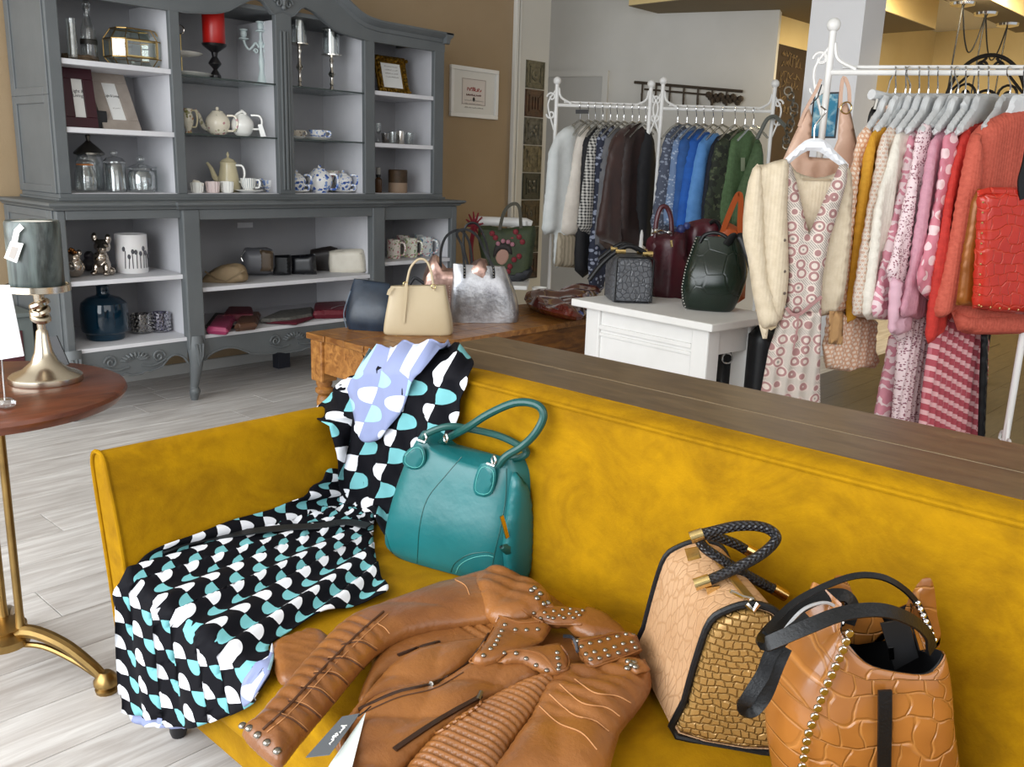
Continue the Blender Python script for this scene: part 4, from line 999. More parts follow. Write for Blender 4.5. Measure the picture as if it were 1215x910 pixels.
# navy slouchy bag
NAVY = plain('navy_leather', '#1c2735', .38, c2='#2a3849', ns=9, bump=.002, bs=14)
def bagthing(name, label, rows, z, back, mat, cat='handbag', **k):
    mb, lv, fr = pxbag(rows, z, back, ret=True, **k); P = (lv[0][0]+lv[0][1]+lv[0][2]+lv[0][3])/4; t = thing(name, label, cat, (P.x, P.y, z)); mk('body', mb, mat, t, ang=60); return t, lv, fr
bk = (FH+RIGHT0*.15).normalized()
t, lv, fr = bagthing('slouchy_bag', 'slouchy dark navy leather bag standing beside the beige handbag', [(410, 391, 462, 394, 0, .1), (406, 380, 466, 384, -.012, .13), (407, 366, 468, 367, -.005, .13), (412, 347, 465, 350, .02, .1), (419, 331, 461, 337, .05, .03)], WT, bk, NAVY, e=3)
mk('side_piping', MB().tube(cr([tuple(fr.at(x, y, .012)) for x, y in ((411, 389), (408, 372), (413, 354), (416, 345))], 4), .0025, 6), plain('navy_edge', '#5d6c7c', .4), t)
# beige structured handbag
BEIGE = plain('beige_saffiano', '#c4b394', .42, c2='#bdab8a', ns=5, bump=.0004, bs=300)
bk2 = (FH+RIGHT0*.1).normalized()
t, lv, fr = bagthing('structured_handbag', 'structured beige leather handbag with a hanging belt strap', [(456, 398, 532, 399, .008, .085), (453, 394, 534.5, 396, 0, .1), (455, 377, 533, 379, .0, .1), (459, 357, 530, 359, .008, .075), (462.5, 340, 527, 339, .02, .045)], WT, bk2, BEIGE, e=5)
for k, n_ in enumerate((.0, -.05)):
    mk('handle', MB().tube(cr([tuple(fr.at(x, y, n_)) for x, y in ((481, 346), (483, 334), (487, 318), (496, 308), (505, 309), (511, 320), (514, 337), (515, 345))], 5), .0052, 8), BEIGE, t)
mk('belt_strap', MB().strap([fr.at(x, y, .006) for x, y in ((482, 336), (481, 352), (479.5, 370), (478.5, 383))], .014, .003, fr.N), BEIGE, t)
mk('belt_strap', MB().strap([fr.at(x, y, -.002) for x, y in ((460.5, 350), (462, 345), (466, 341))], .014, .003, fr.N), BEIGE, t)
mb = MB()
for x, y in ((481, 337), (514.5, 340)): mb.tube(arc(fr.at(x, y, .004), .009, 0, 2*pi, 12, fr.U, fr.V)[:-1], .0018, 6, closed=True)
mk('ring', mb, GOLD, t)
mb = MB()
for x, y in ((471, 399.5), (522, 399.8)): mb.ball(fr.at(x, y, .0), .006, 8)
mk('foot_stud', mb, GOLD, t)
# silver tote
def crackle():
    b = MatB('crackled_silver', .3, .9); n = b.noise(9, 5, rough=.7); c = b.mix(b.ramp(n, .3, .7), '#8d8d93', '#d5d7dc'); b.color(c); b.rough(n*.3+.2); b.bump(b.noise(60, 4), .0015); return b.m
SILT = crackle()
t, lv, fr = bagthing('silver_tote', 'metallic silver tote bag with studded black handles', [(533, 383, 613, 383.5, 0, .1), (532, 370, 614, 371, 0, .12), (533, 348, 610, 350, .0, .12), (535, 329, 603, 331, .01, .1), (536, 313, 598, 317, .03, .05)], WT, bk2, SILT, e=3.4)
for k, (base, n_) in enumerate(((0, .006), (1, -.06))):
    pts = ((551, 330), (551, 316), (548, 292), (542, 277), (552, 272), (566, 280), (576, 300), (585, 317), (586, 330)) if k == 0 else ((524, 335), (523, 300), (530, 280), (545, 273), (555, 283), (559, 300), (560, 320))
    h_ = mk('handle', MB().strap(cr([tuple(fr.at(x, y, n_+(-.03 if 1 < i < 7 and k == 0 else 0))) for i, (x, y) in enumerate(pts)], 5), .012, .005, fr.N), BLACK, t)
mb = MB()
for x in (551.2, 585.5):
    for y in (318, 321.5, 325, 328.5): mb.ball(fr.at(x, y, .011), .003, 6)
mk('handle_stud', mb, CHROME, t)
mb = MB()
for k in range(18): a = k/17; mb.ball(fr.at(604+6.5*a-1.5*a*a, 334+46*a, .004), .0022, 6)
for k in range(14): a = k/13; mb.ball(fr.at(533.4, 340+38*a, .004), .0022, 6)
mk('edge_stud', mb, CHROME, t)
# rose metallic pouch behind the silver tote
P = Pz(520, 385, WT)+bk2*.14
fr = vplane(P, 0); t = thing('rose_gold_bag', 'crumpled rose gold metallic bag behind the silver tote', 'handbag', (P.x, P.y, WT))
ROSE = plain('rose_gold_foil', '#c9a79b', .3, .8, c2='#8f6f66', ns=14, bump=.004, bs=12)
mk('body', pillow([(500, 385), (502, 328), (513, 303), (522, 306), (530, 318), (552, 316), (570, 306), (581, 318), (575, 380)], fr, .05, R=.04, res=.02, sm=2), ROSE, t)
mk('handle', MB().tube(cr([tuple(fr.at(x, y, 0)) for x, y in ((556, 318), (550, 290), (553, 268), (566, 266), (576, 285), (582, 315))], 6), .006, 8), BLACK, t)
mk('gap_lining', MB().tube(cr([tuple(fr.at(x, y, .03)) for x, y in ((486, 338), (492, 330), (500, 334), (505, 338))], 4), .008, 8), plain('dark_lining', '#16181f', .6), t)
# folded patent jacket
PAT = plain('oxblood_patent', '#5a1f14', .12, c2='#3d130c', ns=10, Coat_Weight=.8)
z0 = WT; fr = hplane(WT+.03)
wav = lambda u, v, d: .014*math.sin(v*26+u*6+2*math.sin(u*5))+.006*math.sin(u*22-v*31)
t = thing('patent_jacket', 'folded oxblood patent leather jacket on the rustic table', 'jacket', tuple(Pz(665, 362, WT)))
mk('body', pillow([(624, 357), (634, 350), (660, 352), (690, 349), (708, 355), (694, 374), (680, 374), (655, 371), (630, 363)], fr, .03, .03, R=.04, res=.018, sm=2, fold=wav), PAT, t)
mk('sleeve', pillow([(622, 352), (636, 348), (660, 359), (684, 366), (694, 366), (692, 376), (672, 374), (640, 366), (625, 359)], hplane(WT+.05), .03, .02, R=.03, res=.015, sm=2, fold=wav), PAT, t)
mk('collar', pillow([(640, 352), (668, 345), (700, 343), (714, 346), (700, 352), (668, 357)], hplane(WT+.06), .022, .02, R=.03, res=.015, sm=2, fold=wav), PAT, t)
mk('zip', MB().tube([Pz(x, y, WT+.075) for x, y in ((628, 354), (645, 361), (662, 367))], .003, 6), CHROME, t)
P = Pz(615, 357, WT); P.y = min(P.y, ty1-.07)
tag(mk('white_pot', MB().lathe((P.x+.02, P.y+.02, WT), [(.03, 0), (.034, .01), (.042, .085), (.045, .09), (.038, .09), (.03, .02)], 20), PORC), 'small white pot beside the folded patent jacket', 'pot')

# ================================================================== white chair with the green tote
cD = Pz(600, 333, .46)
cf = vplane(Vector((cD.x, cD.y, 0))+FH*.16, -3)
t = thing('white_chair', 'white wooden chair with a rolled top rail behind the bags', 'chair', (cD.x, cD.y, 0))
u0, v0 = cf.uv(562, 262); u1, v1 = cf.uv(631, 268)
mk('top_rail', MB().tube([cf.w(u0, v0, 0), cf.w(u0*.9+u1*.1, v0, 0), cf.w(u1*.9+u0*.1, v0, 0), cf.w(u1, v0-.01, 0)], [.022, .032, .032, .024], 14), WHITEP, t)
for u in (u0+.1, u1-.12):
    mk('back_post', MB().tube([cf.w(u, v0-.01, 0), cf.w(u, .46, .0), cf.w(u, 0, -.03)], [.016, .018, .015], 8), WHITEP, t)
    mk('leg', MB().tube([cf.w(u, .46, .34), cf.w(u, 0, .36)], [.019, .014], 8), WHITEP, t)
mk('seat', MB().obox(cf, u0, u1, .43, .458, -.02, .38), WHITEP, t, ang=0, bevel=.008)
mk('cushion_knob', MB().tube([cf.w(u1-.045, v0+.012, .03), cf.w(u1-.045, v0-.05, .034)], .013, 8), WHITEP, t)
gf = cf.sh(.12)
def totemat():
    b = MatB('olive_tote_canvas', .7); x, y, z = b.xy('UV'); d = b.vor(24, 'F1', b.coord('Object')); k = b.noise(7, 2)
    c = b.mix(b.ramp(b.noise(12, 3), .3, .7), '#2a3420', '#3b4529'); c = b.mix(d.lt(.3)*k.gt(.55), c, '#8c2c33'); b.color(c); return b.m
P = gf.at(605, 336)
t = thing('printed_tote', 'dark green tote printed with a woman face and red flowers', 'tote bag', (P.x, P.y, .458))
mk('body', pillow([(568, 268), (600, 271), (634.5, 268), (633, 295), (628, 325), (606, 336), (585, 338), (575, 330), (570, 300)], gf, .05, .04, R=.05, res=.02, sm=2), totemat(), t)
mk('bottom', pillow([(574, 322), (600, 324), (630, 316), (628, 330), (606, 338), (580, 340)], gf.sh(.012), .045, .045, R=.03, res=.02, sm=2), plain('dark_lining', ''), t)
mk('handle', MB().strap(cr([tuple(gf.at(x, y, .03)) for x, y in ((592, 276), (598, 252), (608, 242), (616, 246), (618, 268), (619, 277))], 5), .022, .006, gf.N), plain('olive_strap', '#34301f', .6), t)
f2 = gf.sh(.045)
pr_ = mk('printed_face', pillow([(588, 303), (594, 295), (602, 296), (604.5, 304), (601, 312), (595, 315), (589, 311)], f2, .01, .002, R=.02, res=.008, sm=3), plain('print_skin', '#a57f70', .7), t)
mk('printed_hair', pillow([(585, 307), (587, 292), (596, 288), (606, 292), (608, 302), (604, 301), (600, 297), (593, 297), (589, 302)], f2.sh(.004), .01, .002, R=.02, res=.008, sm=3), plain('print_hair', '#231c1a', .7), t)
mb = MB()
for x, y in ((591, 289), (597, 286), (603, 287), (608, 290)): mb.ball(f2.at(x, y, .012), .016, 8)
mk('printed_flower', mb, plain('print_pink', '#a5707c', .7), t)
mb = MB()
for x, y in ((584, 277), (588, 282), (612, 275), (616, 281), (620, 287), (605, 316), (610, 308), (616, 304), (603, 322)): mb.ball(f2.at(x, y, .003), .02, 8)
mk('printed_flower', mb, plain('print_red', '#7c2630', .7), t)
# red flower ornament beside it
P = cf.at(563, 268, .02); mb = MB()
for k in range(11): a = k*.57; mb.tube([P+Vector((0, 0, 0)), P+cf.U*(.06*math.cos(a))+cf.V*(.075*math.sin(a)+.02)+cf.N*.01], [.012, .005], 6)
mb.tube(cr([tuple(P), tuple(P-cf.V*.15-cf.U*.02), tuple(P-cf.V*.32)], 4), [.016]*9, 6)
tag(mk('red_scarf', mb, plain('red_scarf_cloth', '#8e2433', .7)), 'knotted red scarf hanging over the rail of the white chair', 'scarf')

# ================================================================== white side table and its bags
WZT = .626
a, b_, c_ = Pz(677.7, 354, WZT), Pz(845, 385, WZT), Pz(905, 374, WZT)
ux = (a-b_).normalized(); vx = (c_-b_); vx = (vx-ux*vx.dot(ux)).normalized(); TF = Frame(b_, ux, vx)      # u away along the long side, v along the depth
tl, td = (a-b_).length, .46
t = thing('white_side_table', 'white painted table with a panelled front and thick top', 'table', tuple(TF.w(tl/2, td/2)-Vector((0, 0, WZT))))
N_ = Vector((0, 0, 1))
TB = Frame(Vector((b_.x, b_.y, 0)), ux, vx); sgn = 1 if TB.N.z > 0 else -1
def tbox(u0, u1, v0, v1, z0, z1): return MB().add([TB.O+TB.U*u+TB.V*v+Vector((0, 0, z)) for u in (u0, u1) for v in (v0, v1) for z in (z0, z1)], [(0, 1, 3, 2), (4, 6, 7, 5), (0, 4, 5, 1), (2, 3, 7, 6), (0, 2, 6, 4), (1, 5, 7, 3)])
mk('table_top', tbox(0, tl, 0, td, WZT-.032, WZT), WHITEP, t, ang=0, bevel=.005)
for u in (.05, tl-.135):
    mk('leg', tbox(u, u+.085, .05, .13, 0, WZT-.03), WHITEP, t, ang=0, bevel=.006)
    mk('leg', tbox(u, u+.085, td-.13, td-.05, 0, WZT-.03), WHITEP, t, ang=0, bevel=.006)
pn = [(.135, WZT-.03), (.135, .32), (.16, .325), (.18, .35), (.22, .355), (.24, .335), (tl-.24, .335), (tl-.22, .355), (tl-.18, .35), (tl-.16, .325), (tl-.135, .32), (tl-.135, WZT-.03)]
mk('front_panel', MB().prism([TB.O+TB.U*u+TB.V*.065+Vector((0, 0, z)) for u, z in pn], TB.V*.02), WHITEP, t, ang=20)
mk('moulding', tbox(.135, tl-.135, .052, .066, WZT-.125, WZT-.105), WHITEP, t, ang=0, bevel=.002)
mk('moulding', tbox(.135, tl-.135, .056, .066, WZT-.155, WZT-.14), WHITEP, t, ang=0, bevel=.002)
mk('side_panel', tbox(.06, .08, .13, td-.13, .48, WZT-.03), WHITEP, t, ang=0)
mk('side_panel', tbox(tl-.08, tl-.06, .13, td-.13, .48, WZT-.03), WHITEP, t, ang=0)
def croc(name, c1, c2, scale=34, rough=.3, depth=.004, stretch=(1, 1, 1), metal=0, edge=.12, **k):
    b = MatB(name, rough, metal, **k); v = b.coord('Object', stretch); d = b.vor(scale, 'DISTANCE_TO_EDGE', v, .75); h = b.ramp(d, 0, edge)
    n = b.noise(9, 3); col_ = b.mix(b.ramp(n, .35, .68), c1, c2); b.color(b.mix(h, c2, col_)); b.bump(h, depth); return b.m
def crocgrid(name, c1, c2, pw, ph, rough=.3, depth=.003, metal=0, jit=.5, kind='UV', line=.16, c3=None, **k):
    """rows of rounded rectangular scales with wavering joints"""
    b = MatB(name, rough, metal, **k); vec = b.coord(kind); n1 = b.noise(.35/pw, 2, vec); n2 = b.noise(.35/ph, 2, b.coord(kind, (1, 1, 1), (0, 0, 1.3)))
    x, y, z = b.xy(kind, (1/pw, 1/ph, 1)); y = y+(n2-.5)*jit*2; r = y.fl(); x = x+(n1-.5)*jit*2+(r*.37).fr()+(r*12.9898).sin()*.3
    fx = ((x.fr()-.5).ab()*-1+.5)*pw; fy = ((y.fr()-.5).ab()*-1+.5)*ph; e = fx.mn(fy)/min(pw, ph); h = b.ramp(e, 0, line)
    nn = b.noise(9, 3); cc = b.mix(b.ramp(nn, .35, .68), c1, c2); b.color(b.mix(h, c3 or c2, cc)); b.bump(h, depth); return b.m
# grey crocodile box bag
GCR = croc('grey_croc', '#5d5f64', '#505257', 42, .36, .003)
A, B = Pz(727, 359.5, WZT), Pz(774.5, 361, WZT); U = (B-A).normalized(); W = (B-A).length; bkd = (FH-RIGHT0*.12).normalized()
fv = Frame(A, Vector((U.x, U.y, 0)), (0, 0, 1)); tr_ = fv.at(773, 303); tl_ = fv.at(726, 307); hgt = (tr_.z+tl_.z)/2-WZT; dep = .2
t = thing('grey_croc_bag', 'grey crocodile embossed box bag with black handles on the white table', 'handbag', tuple(A+U*W/2+bkd*dep/2))
def rings_box(A, U, W, bk_, d, h, top=.0): return [[A+U*(W*i), A+U*(W*(1-i)), A+U*(W*(1-i))+bk_*d, A+U*(W*i)+bk_*d] for i in (0,)]
lv = []
for z, i, ins in ((0, .01, .01), (.02, 0, 0), (hgt*.6, .0, 0), (hgt*.9, .01, .0), (hgt, .03, .02)):
    lv.append([A+U*i+bkd*ins+Vector((0, 0, z)), A+U*(W-i)+bkd*ins+Vector((0, 0, z)), A+U*(W-i)+bkd*(dep-ins)+Vector((0, 0, z)), A+U*i+bkd*(dep-ins)+Vector((0, 0, z))])
mk('body', loftbag(lv, 48, 8, 3), GCR, t, ang=50)
mb = MB()
for dd in (0, dep):
    q = [A+bkd*dd+U*(W*x)+Vector((0, 0, hgt*z)) for x, z in ((.04, .04), (.04, .94), (.1, .99), (.9, .99), (.96, .94), (.96, .04))]
    mb.tube(q, .004, 6, closed=True)
mk('piping', mb, BLACK, t)
for k, o_ in enumerate((.05, .15)):
    pts = [A+U*(-.1)+bkd*o_+Vector((0, 0, hgt*.45)), A+U*(-.04)+bkd*o_+Vector((0, 0, hgt*.85)), A+U*.04+bkd*o_+Vector((0, 0, hgt+.035)), A+U*(W*.5)+bkd*o_+Vector((0, 0, hgt+.04)), A+U*(W*.85)+bkd*o_+Vector((0, 0, hgt+.012))]
    if k: pts = pts[1:]
    mk('handle', MB().tube(cr([tuple(p) for p in pts], 5), .011, 10), BLACK, t)
    for p, d in ((pts[-1], U), (A+U*.03+bkd*o_+Vector((0, 0, hgt+.02)), U)): mk('handle_cap', MB().tube([p-d*.02, p+d*.025], .013, 10), GOLD, t)
# burgundy bags
BURG = plain('burgundy_nappa', '#4a1420', .4, c2='#350c16', ns=8, bump=.002, bs=18)
P = Pz(790, 355, WZT)+FH*.1; fr = vplane(P, 0)
t = thing('burgundy_bag', 'soft burgundy handbag standing behind the grey box bag', 'handbag', (P.x, P.y, WZT))
mk('body', pillow([(766, 292), (772, 280), (790, 277), (812, 276), (814, 300), (816, 356), (776, 358), (768, 330)], fr, .055, .05, R=.05, res=.02, sm=2, fold=lambda u, v, d: .008*math.sin(u*70)), BURG, t)
mk('handle', MB().tube(cr([tuple(fr.at(x, y, .02)) for x, y in ((777, 284), (779, 262), (784, 247), (791, 246), (796, 258), (797, 275), (797, 284))], 5), .011, 8), BURG, t)
mk('ring', MB().tube([fr.at(773, 277, .05), fr.at(784, 273, .055), fr.at(797, 277, .05)], .005, 6).ball(fr.at(778, 274, .055), .012, 8).ball(fr.at(794, 276, .055), .01, 8), CHROME, t)
mk('charm', MB().tube([fr.at(796, 285, .06), fr.at(797, 293, .06)], .006, 6), GOLD, t)
P2 = Pz(835, 352, WZT)+FH*.04; fr = vplane(P2, 0)
t = thing('burgundy_tote', 'burgundy leather tote with a dark handle behind the green bag', 'handbag', (P2.x, P2.y, WZT))
mk('body', pillow([(812, 276), (822, 262), (848, 260), (857, 275), (856, 354), (815, 356)], fr, .05, .05, R=.05, res=.02, sm=2, fold=lambda u, v, d: .006*math.sin(u*80)), BURG, t)
mk('handle', MB().tube(cr([tuple(fr.at(x, y, .05)) for x, y in ((842, 265), (848, 262), (854, 268), (856, 280))], 5), .009, 8), BLACK, t)
mk('scarf_charm', MB().ball(fr.at(808, 272, .06), .022, 10).ball(fr.at(815, 268, .06), .018, 10).tube([fr.at(806, 272, .06), fr.at(797, 277, .06)], .008, 6), plain('navy_silk', '#2a3568', .5), t)
OR = plain('orange_leather', '#a34a1c', .4)
P3 = Pz(868, 356, WZT)+FH*.1; fr = vplane(P3, 0)
t = thing('orange_bag', 'orange leather bag with a tall triangular handle behind the others', 'handbag', (P3.x, P3.y, WZT))
mk('body', pillow([(848, 275), (880, 272), (884, 354), (850, 356)], fr, .04, .04, R=.04, res=.025, sm=2), OR, t)
mk('handle', MB().strap(cr([tuple(fr.at(x, y, .03)) for x, y in ((856, 278), (862, 262), (871, 240), (877, 230), (879, 240), (878, 262), (878, 278))], 5), .025, .006, fr.N), OR, t)
# dark green studded bucket bag
GRN = croc('dark_green_patent', '#17251c', '#111c15', 12, .24, .0006, (1, 1, 1), edge=.05)
gbk = (FH+RIGHT0*.25).normalized()
t, lv, fr = bagthing('green_bucket_bag', 'dark green glossy bucket bag with silver studs on the white table', [(812, 368, 866, 372, .02, .12), (808, 362, 872, 367, 0, .15), (807, 342, 882, 345, -.02, .17), (811, 318, 887, 325, -.01, .15), (819, 296, 884, 302, .02, .12), (825, 281, 877, 282, .04, .07)], WZT, gbk, GRN, e=2.6, n=44)
mb = MB()
for k in range(26):
    a = k/25; y = 283+84*a; x = float(np.interp(y, [283, 296, 318, 342, 356, 367], [826, 821, 813.5, 809, 810.5, 814])); off = float(np.interp(y, [283, 296, 318, 342, 356, 367], [-.035, -.012, .016, .024, .008, -.01])); mb.ball(fr.at(x, y, off), .0038, 6)
mk('stud', mb, CHROME, t)
mk('strap', MB().tube(cr([tuple(fr.at(x, y, n)) for x, y, n in ((862, 290, -.03), (870, 280, -.01), (879, 281, .0), (887, 300, .012), (893, 320, .012), (897, 335, .01))], 5), .016, 10, rb=.006, up=tuple(fr.U)), BLACK, t)
mk('strap', MB().tube(cr([tuple(fr.at(x, y, -.04)) for x, y in ((830, 288), (836, 279), (848, 276), (860, 280), (866, 288))], 5), .008, 8), BLACK, t)
# black bags under the white table
for k, (px, lab) in enumerate((([(852, 388), (872, 382), (890, 386), (894, 445), (868, 452), (846, 446)], 'black bag with a metal ring under the white table'), ([(888, 396), (915, 392), (930, 400), (934, 470), (890, 474)], 'large black bag on the floor behind the long dress'))):
    P = TB.O+TB.U*(.25-.3*k)+TB.V*(.3+.14*k); fr = vplane(P, 0); xs_ = [fr.uv(*p) for p in px]; zmin = 0
    q = [(u, max(v, 0)) for u, v in xs_]; q = [(u, v) for u, v in q]; lo = sorted(range(len(q)), key=lambda i: q[i][1])[:2]
    q = [(u, 0.0) if i in lo else (u, v) for i, (u, v) in enumerate(q)]
    t = thing('black_bag', lab, 'handbag', (P.x, P.y, 0)); mk('body', pillow(q, fr, .07, .07, R=.07, res=.02, sm=2, metric=True), BLACK, t)
    if k == 0: mk('ring', MB().tube(arc(fr.at(863, 425, .085), .022, 0, 2*pi, 16, fr.U, fr.V)[:-1], .004, 6, closed=True), CHROME, t)
# ================================================================== wall hook rail on the grey wall
IRON = plain('wrought_iron', '#2b2622', .5, .6); BRONZE = plain('bronze_iron', '#4a4036', .5, .5)
h0 = GW.uv(754, 98); h1 = GW.uv(882, 109)
t = thing('hook_rail', 'ornate bronze hook rail on the grey wall above the racks', 'hook rail', tuple(GW.w(h0[0], h0[1], .03)))
HP = lambda f, dz=0, n=.04: GW.w(h0[0]+(h1[0]-h0[0])*f, h0[1]+(h1[1]-h0[1])*f+dz, n)
mk('rail', MB().tube([HP(0), HP(1)], .012, 8).tube([HP(.1, -.05), HP(.95, -.05)], .008, 8), BRONZE, t)
for k in range(7):
    f = .08+.13*k; mk('hook', MB().tube(cr([tuple(HP(f, 0)), tuple(HP(f, -.09)), tuple(HP(f+.01, -.15, .07)), tuple(HP(f+.02, -.14, .11)), tuple(HP(f+.02, -.09, .12))], 4), .009, 6), BRONZE, t)
mb = MB()
for k in range(14): mb.ball(HP(.7+.022*k, -.05-.05*((k*7) % 5)/5, .05), .028, 6)
mk('scroll_ornament', mb, BRONZE, t)
# ================================================================== wrought iron screen behind the near rack
P = Pd(1170, 110, 5.4); fr = vplane(Vector((P.x, P.y, 0)), 0)
cu, cv = fr.uv(1168, 128); _, tv = fr.uv(1168, 65); R_ = tv-cv+.0
t = thing('iron_screen', 'tall black wrought iron stand with a scrolled arch top', 'iron stand', tuple(fr.w(cu, 0)))
rr = abs(fr.uv(1216, 128)[0]-cu)
mk('arch', MB().tube([fr.w(cu+rr*math.cos(a), cv+R_*math.sin(a)) for a in np.linspace(0, pi, 30)], .012, 8), IRON, t)
for s_ in (-1, 1): mk('post', MB().tube([fr.w(cu+s_*rr, cv), fr.w(cu+s_*rr, 0)], .012, 8), IRON, t)
mk('inner_arch', MB().tube([fr.w(cu+rr*.42*math.cos(a), cv-.05+R_*.5*math.sin(a)) for a in np.linspace(0, pi, 20)], .009, 6), IRON, t)
mb = MB()
for (ou, ov, r0, s_, ph) in ((-.55, .25, .28, 1, 0), (.55, .25, .28, -1, pi), (-.22, .78, .14, 1, 0), (.22, .78, .14, -1, pi), (-.8, -.1, .2, 1, .5), (.8, -.1, .2, -1, pi-.5), (0, -.15, .25, 1, 1)):
    mb.tube([fr.w(cu+rr*ou+rr*r0*(1-k/26)*math.cos(ph+s_*k*.42), cv+R_*ov+rr*r0*(1-k/26)*math.sin(ph+s_*k*.42)) for k in range(24)], .008, 6)
for s_ in (-1, 1): mb.tube(cr([tuple(fr.w(cu+s_*rr*.9, cv+R_*.3)), tuple(fr.w(cu+s_*rr*.5, cv+R_*.62)), tuple(fr.w(cu+s_*rr*.12, cv+R_*.95))], 5), .008, 6)
mk('scrollwork', mb, IRON, t)
mk('shelf', MB().obox(fr, cu-rr, cu+rr, .9, .915, -.15, .15), IRON, t, ang=0); mk('shelf', MB().obox(fr, cu-rr, cu+rr, .3, .315, -.15, .15), IRON, t, ang=0)

# ================================================================== clothes rails
def pat(name, kind, c1, c2, size=.02, c3=None, rough=.8):
    if name in _pm: return _pm[name]
    b = MatB(name, rough); uvv = b.coord('UV')
    if kind == 'speck': c = b.mix(b.vor(1/size, 'F1', uvv).lt(.36), c1, c2)
    elif kind == 'ring':
        d = b.vor(1/size, 'F1', uvv, .4); x, y, z = b.xy('UV', (1/size, 1/size, 1))
        c = b.mix(d.gt(.5)*((x+y)*5).fr().lt(.5), c1, c3 or c2); c = b.mix(d.gt(.27)*d.lt(.43), c, c2); c = b.mix(d.lt(.12), c, c3 or c2)
    elif kind == 'dots':
        x, y, z = b.xy('UV', (1/size, 1/size, 1)); r = y.fl().mod(2); u = (x+r*.5).fr()-.5; v = y.fr()-.5; d = (u*u+v*v); c = b.mix(d.lt(.11), c1, c2)
        if c3: c = b.mix(d.gt(.2)*d.lt(.27), c, c3)
    elif kind == 'wave':
        x, y, z = b.xy('UV', (1/size, 1/size, 1)); n = b.noise(.9/size, 2, uvv); w_ = (y+n*3+x*.4).fr(); c = b.mix(w_.lt(.42), c1, c2)
    elif kind == 'check':
        x, y, z = b.xy('UV', (1/size, 1/size, 1)); c = b.mix(((x.fr().lt(.5))+(y.fr().lt(.5)))*.5, c1, c2)
    elif kind == 'camo':
        n = b.noise(1/size, 3, uvv, .6, .5); c = b.mix(n.gt(.52), c1, c2); c = b.mix(b.noise(1.3/size, 2, b.coord('UV', (1, 1, 1), (0, 0, 1))).gt(.6), c, c3 or c1)
    elif kind == 'pleat':
        x, y, z = b.xy('UV'); i = (x/.04).fl(); f = (x/.04).fr(); yy = y/size+i*.37+f*.25; c = b.mix(yy.fr().lt(.42)*f.gt(.12), c1, c2); c = b.mix((yy*.5+.3).fr().lt(.3)*f.lt(.6), c, c3 or c1)
    elif kind == 'stripe':
        x, y, z = b.xy('UV', (1/size, 1/size, 1)); c = b.mix(x.fr().lt(.5), c1, c2)
    else:
        n = b.noise(1/size, 3, uvv, .6); c = b.mix(b.ramp(n, .35, .65), c1, c2)
    b.color(c)
    if kind == 'knit':
        x, y, z = b.xy('UV'); b.bump((x*520).sin()*.3+b.noise(300, 2, uvv), .0009)
    else: b.bump(b.noise(180, 2, uvv), .0008)
    _pm[name] = b.m; return b.m
HANGM = plain('pale_hanger', '#cfd1d2', .5); CLEARH = glassmat('clear_hanger', (.85, .86, .84), .15, .3, .6)
def pleats(amp=.02, per=.05): return lambda u, v, d: amp*(2*abs((u/per+.15*math.sin(v*9)) % 1-.5)-.5)
def folds(amp=.008, f=70, skew=0): return lambda u, v, d: amp*math.sin(u*f+skew*v)+.4*amp*math.sin(u*f*2.3+1+v*4)
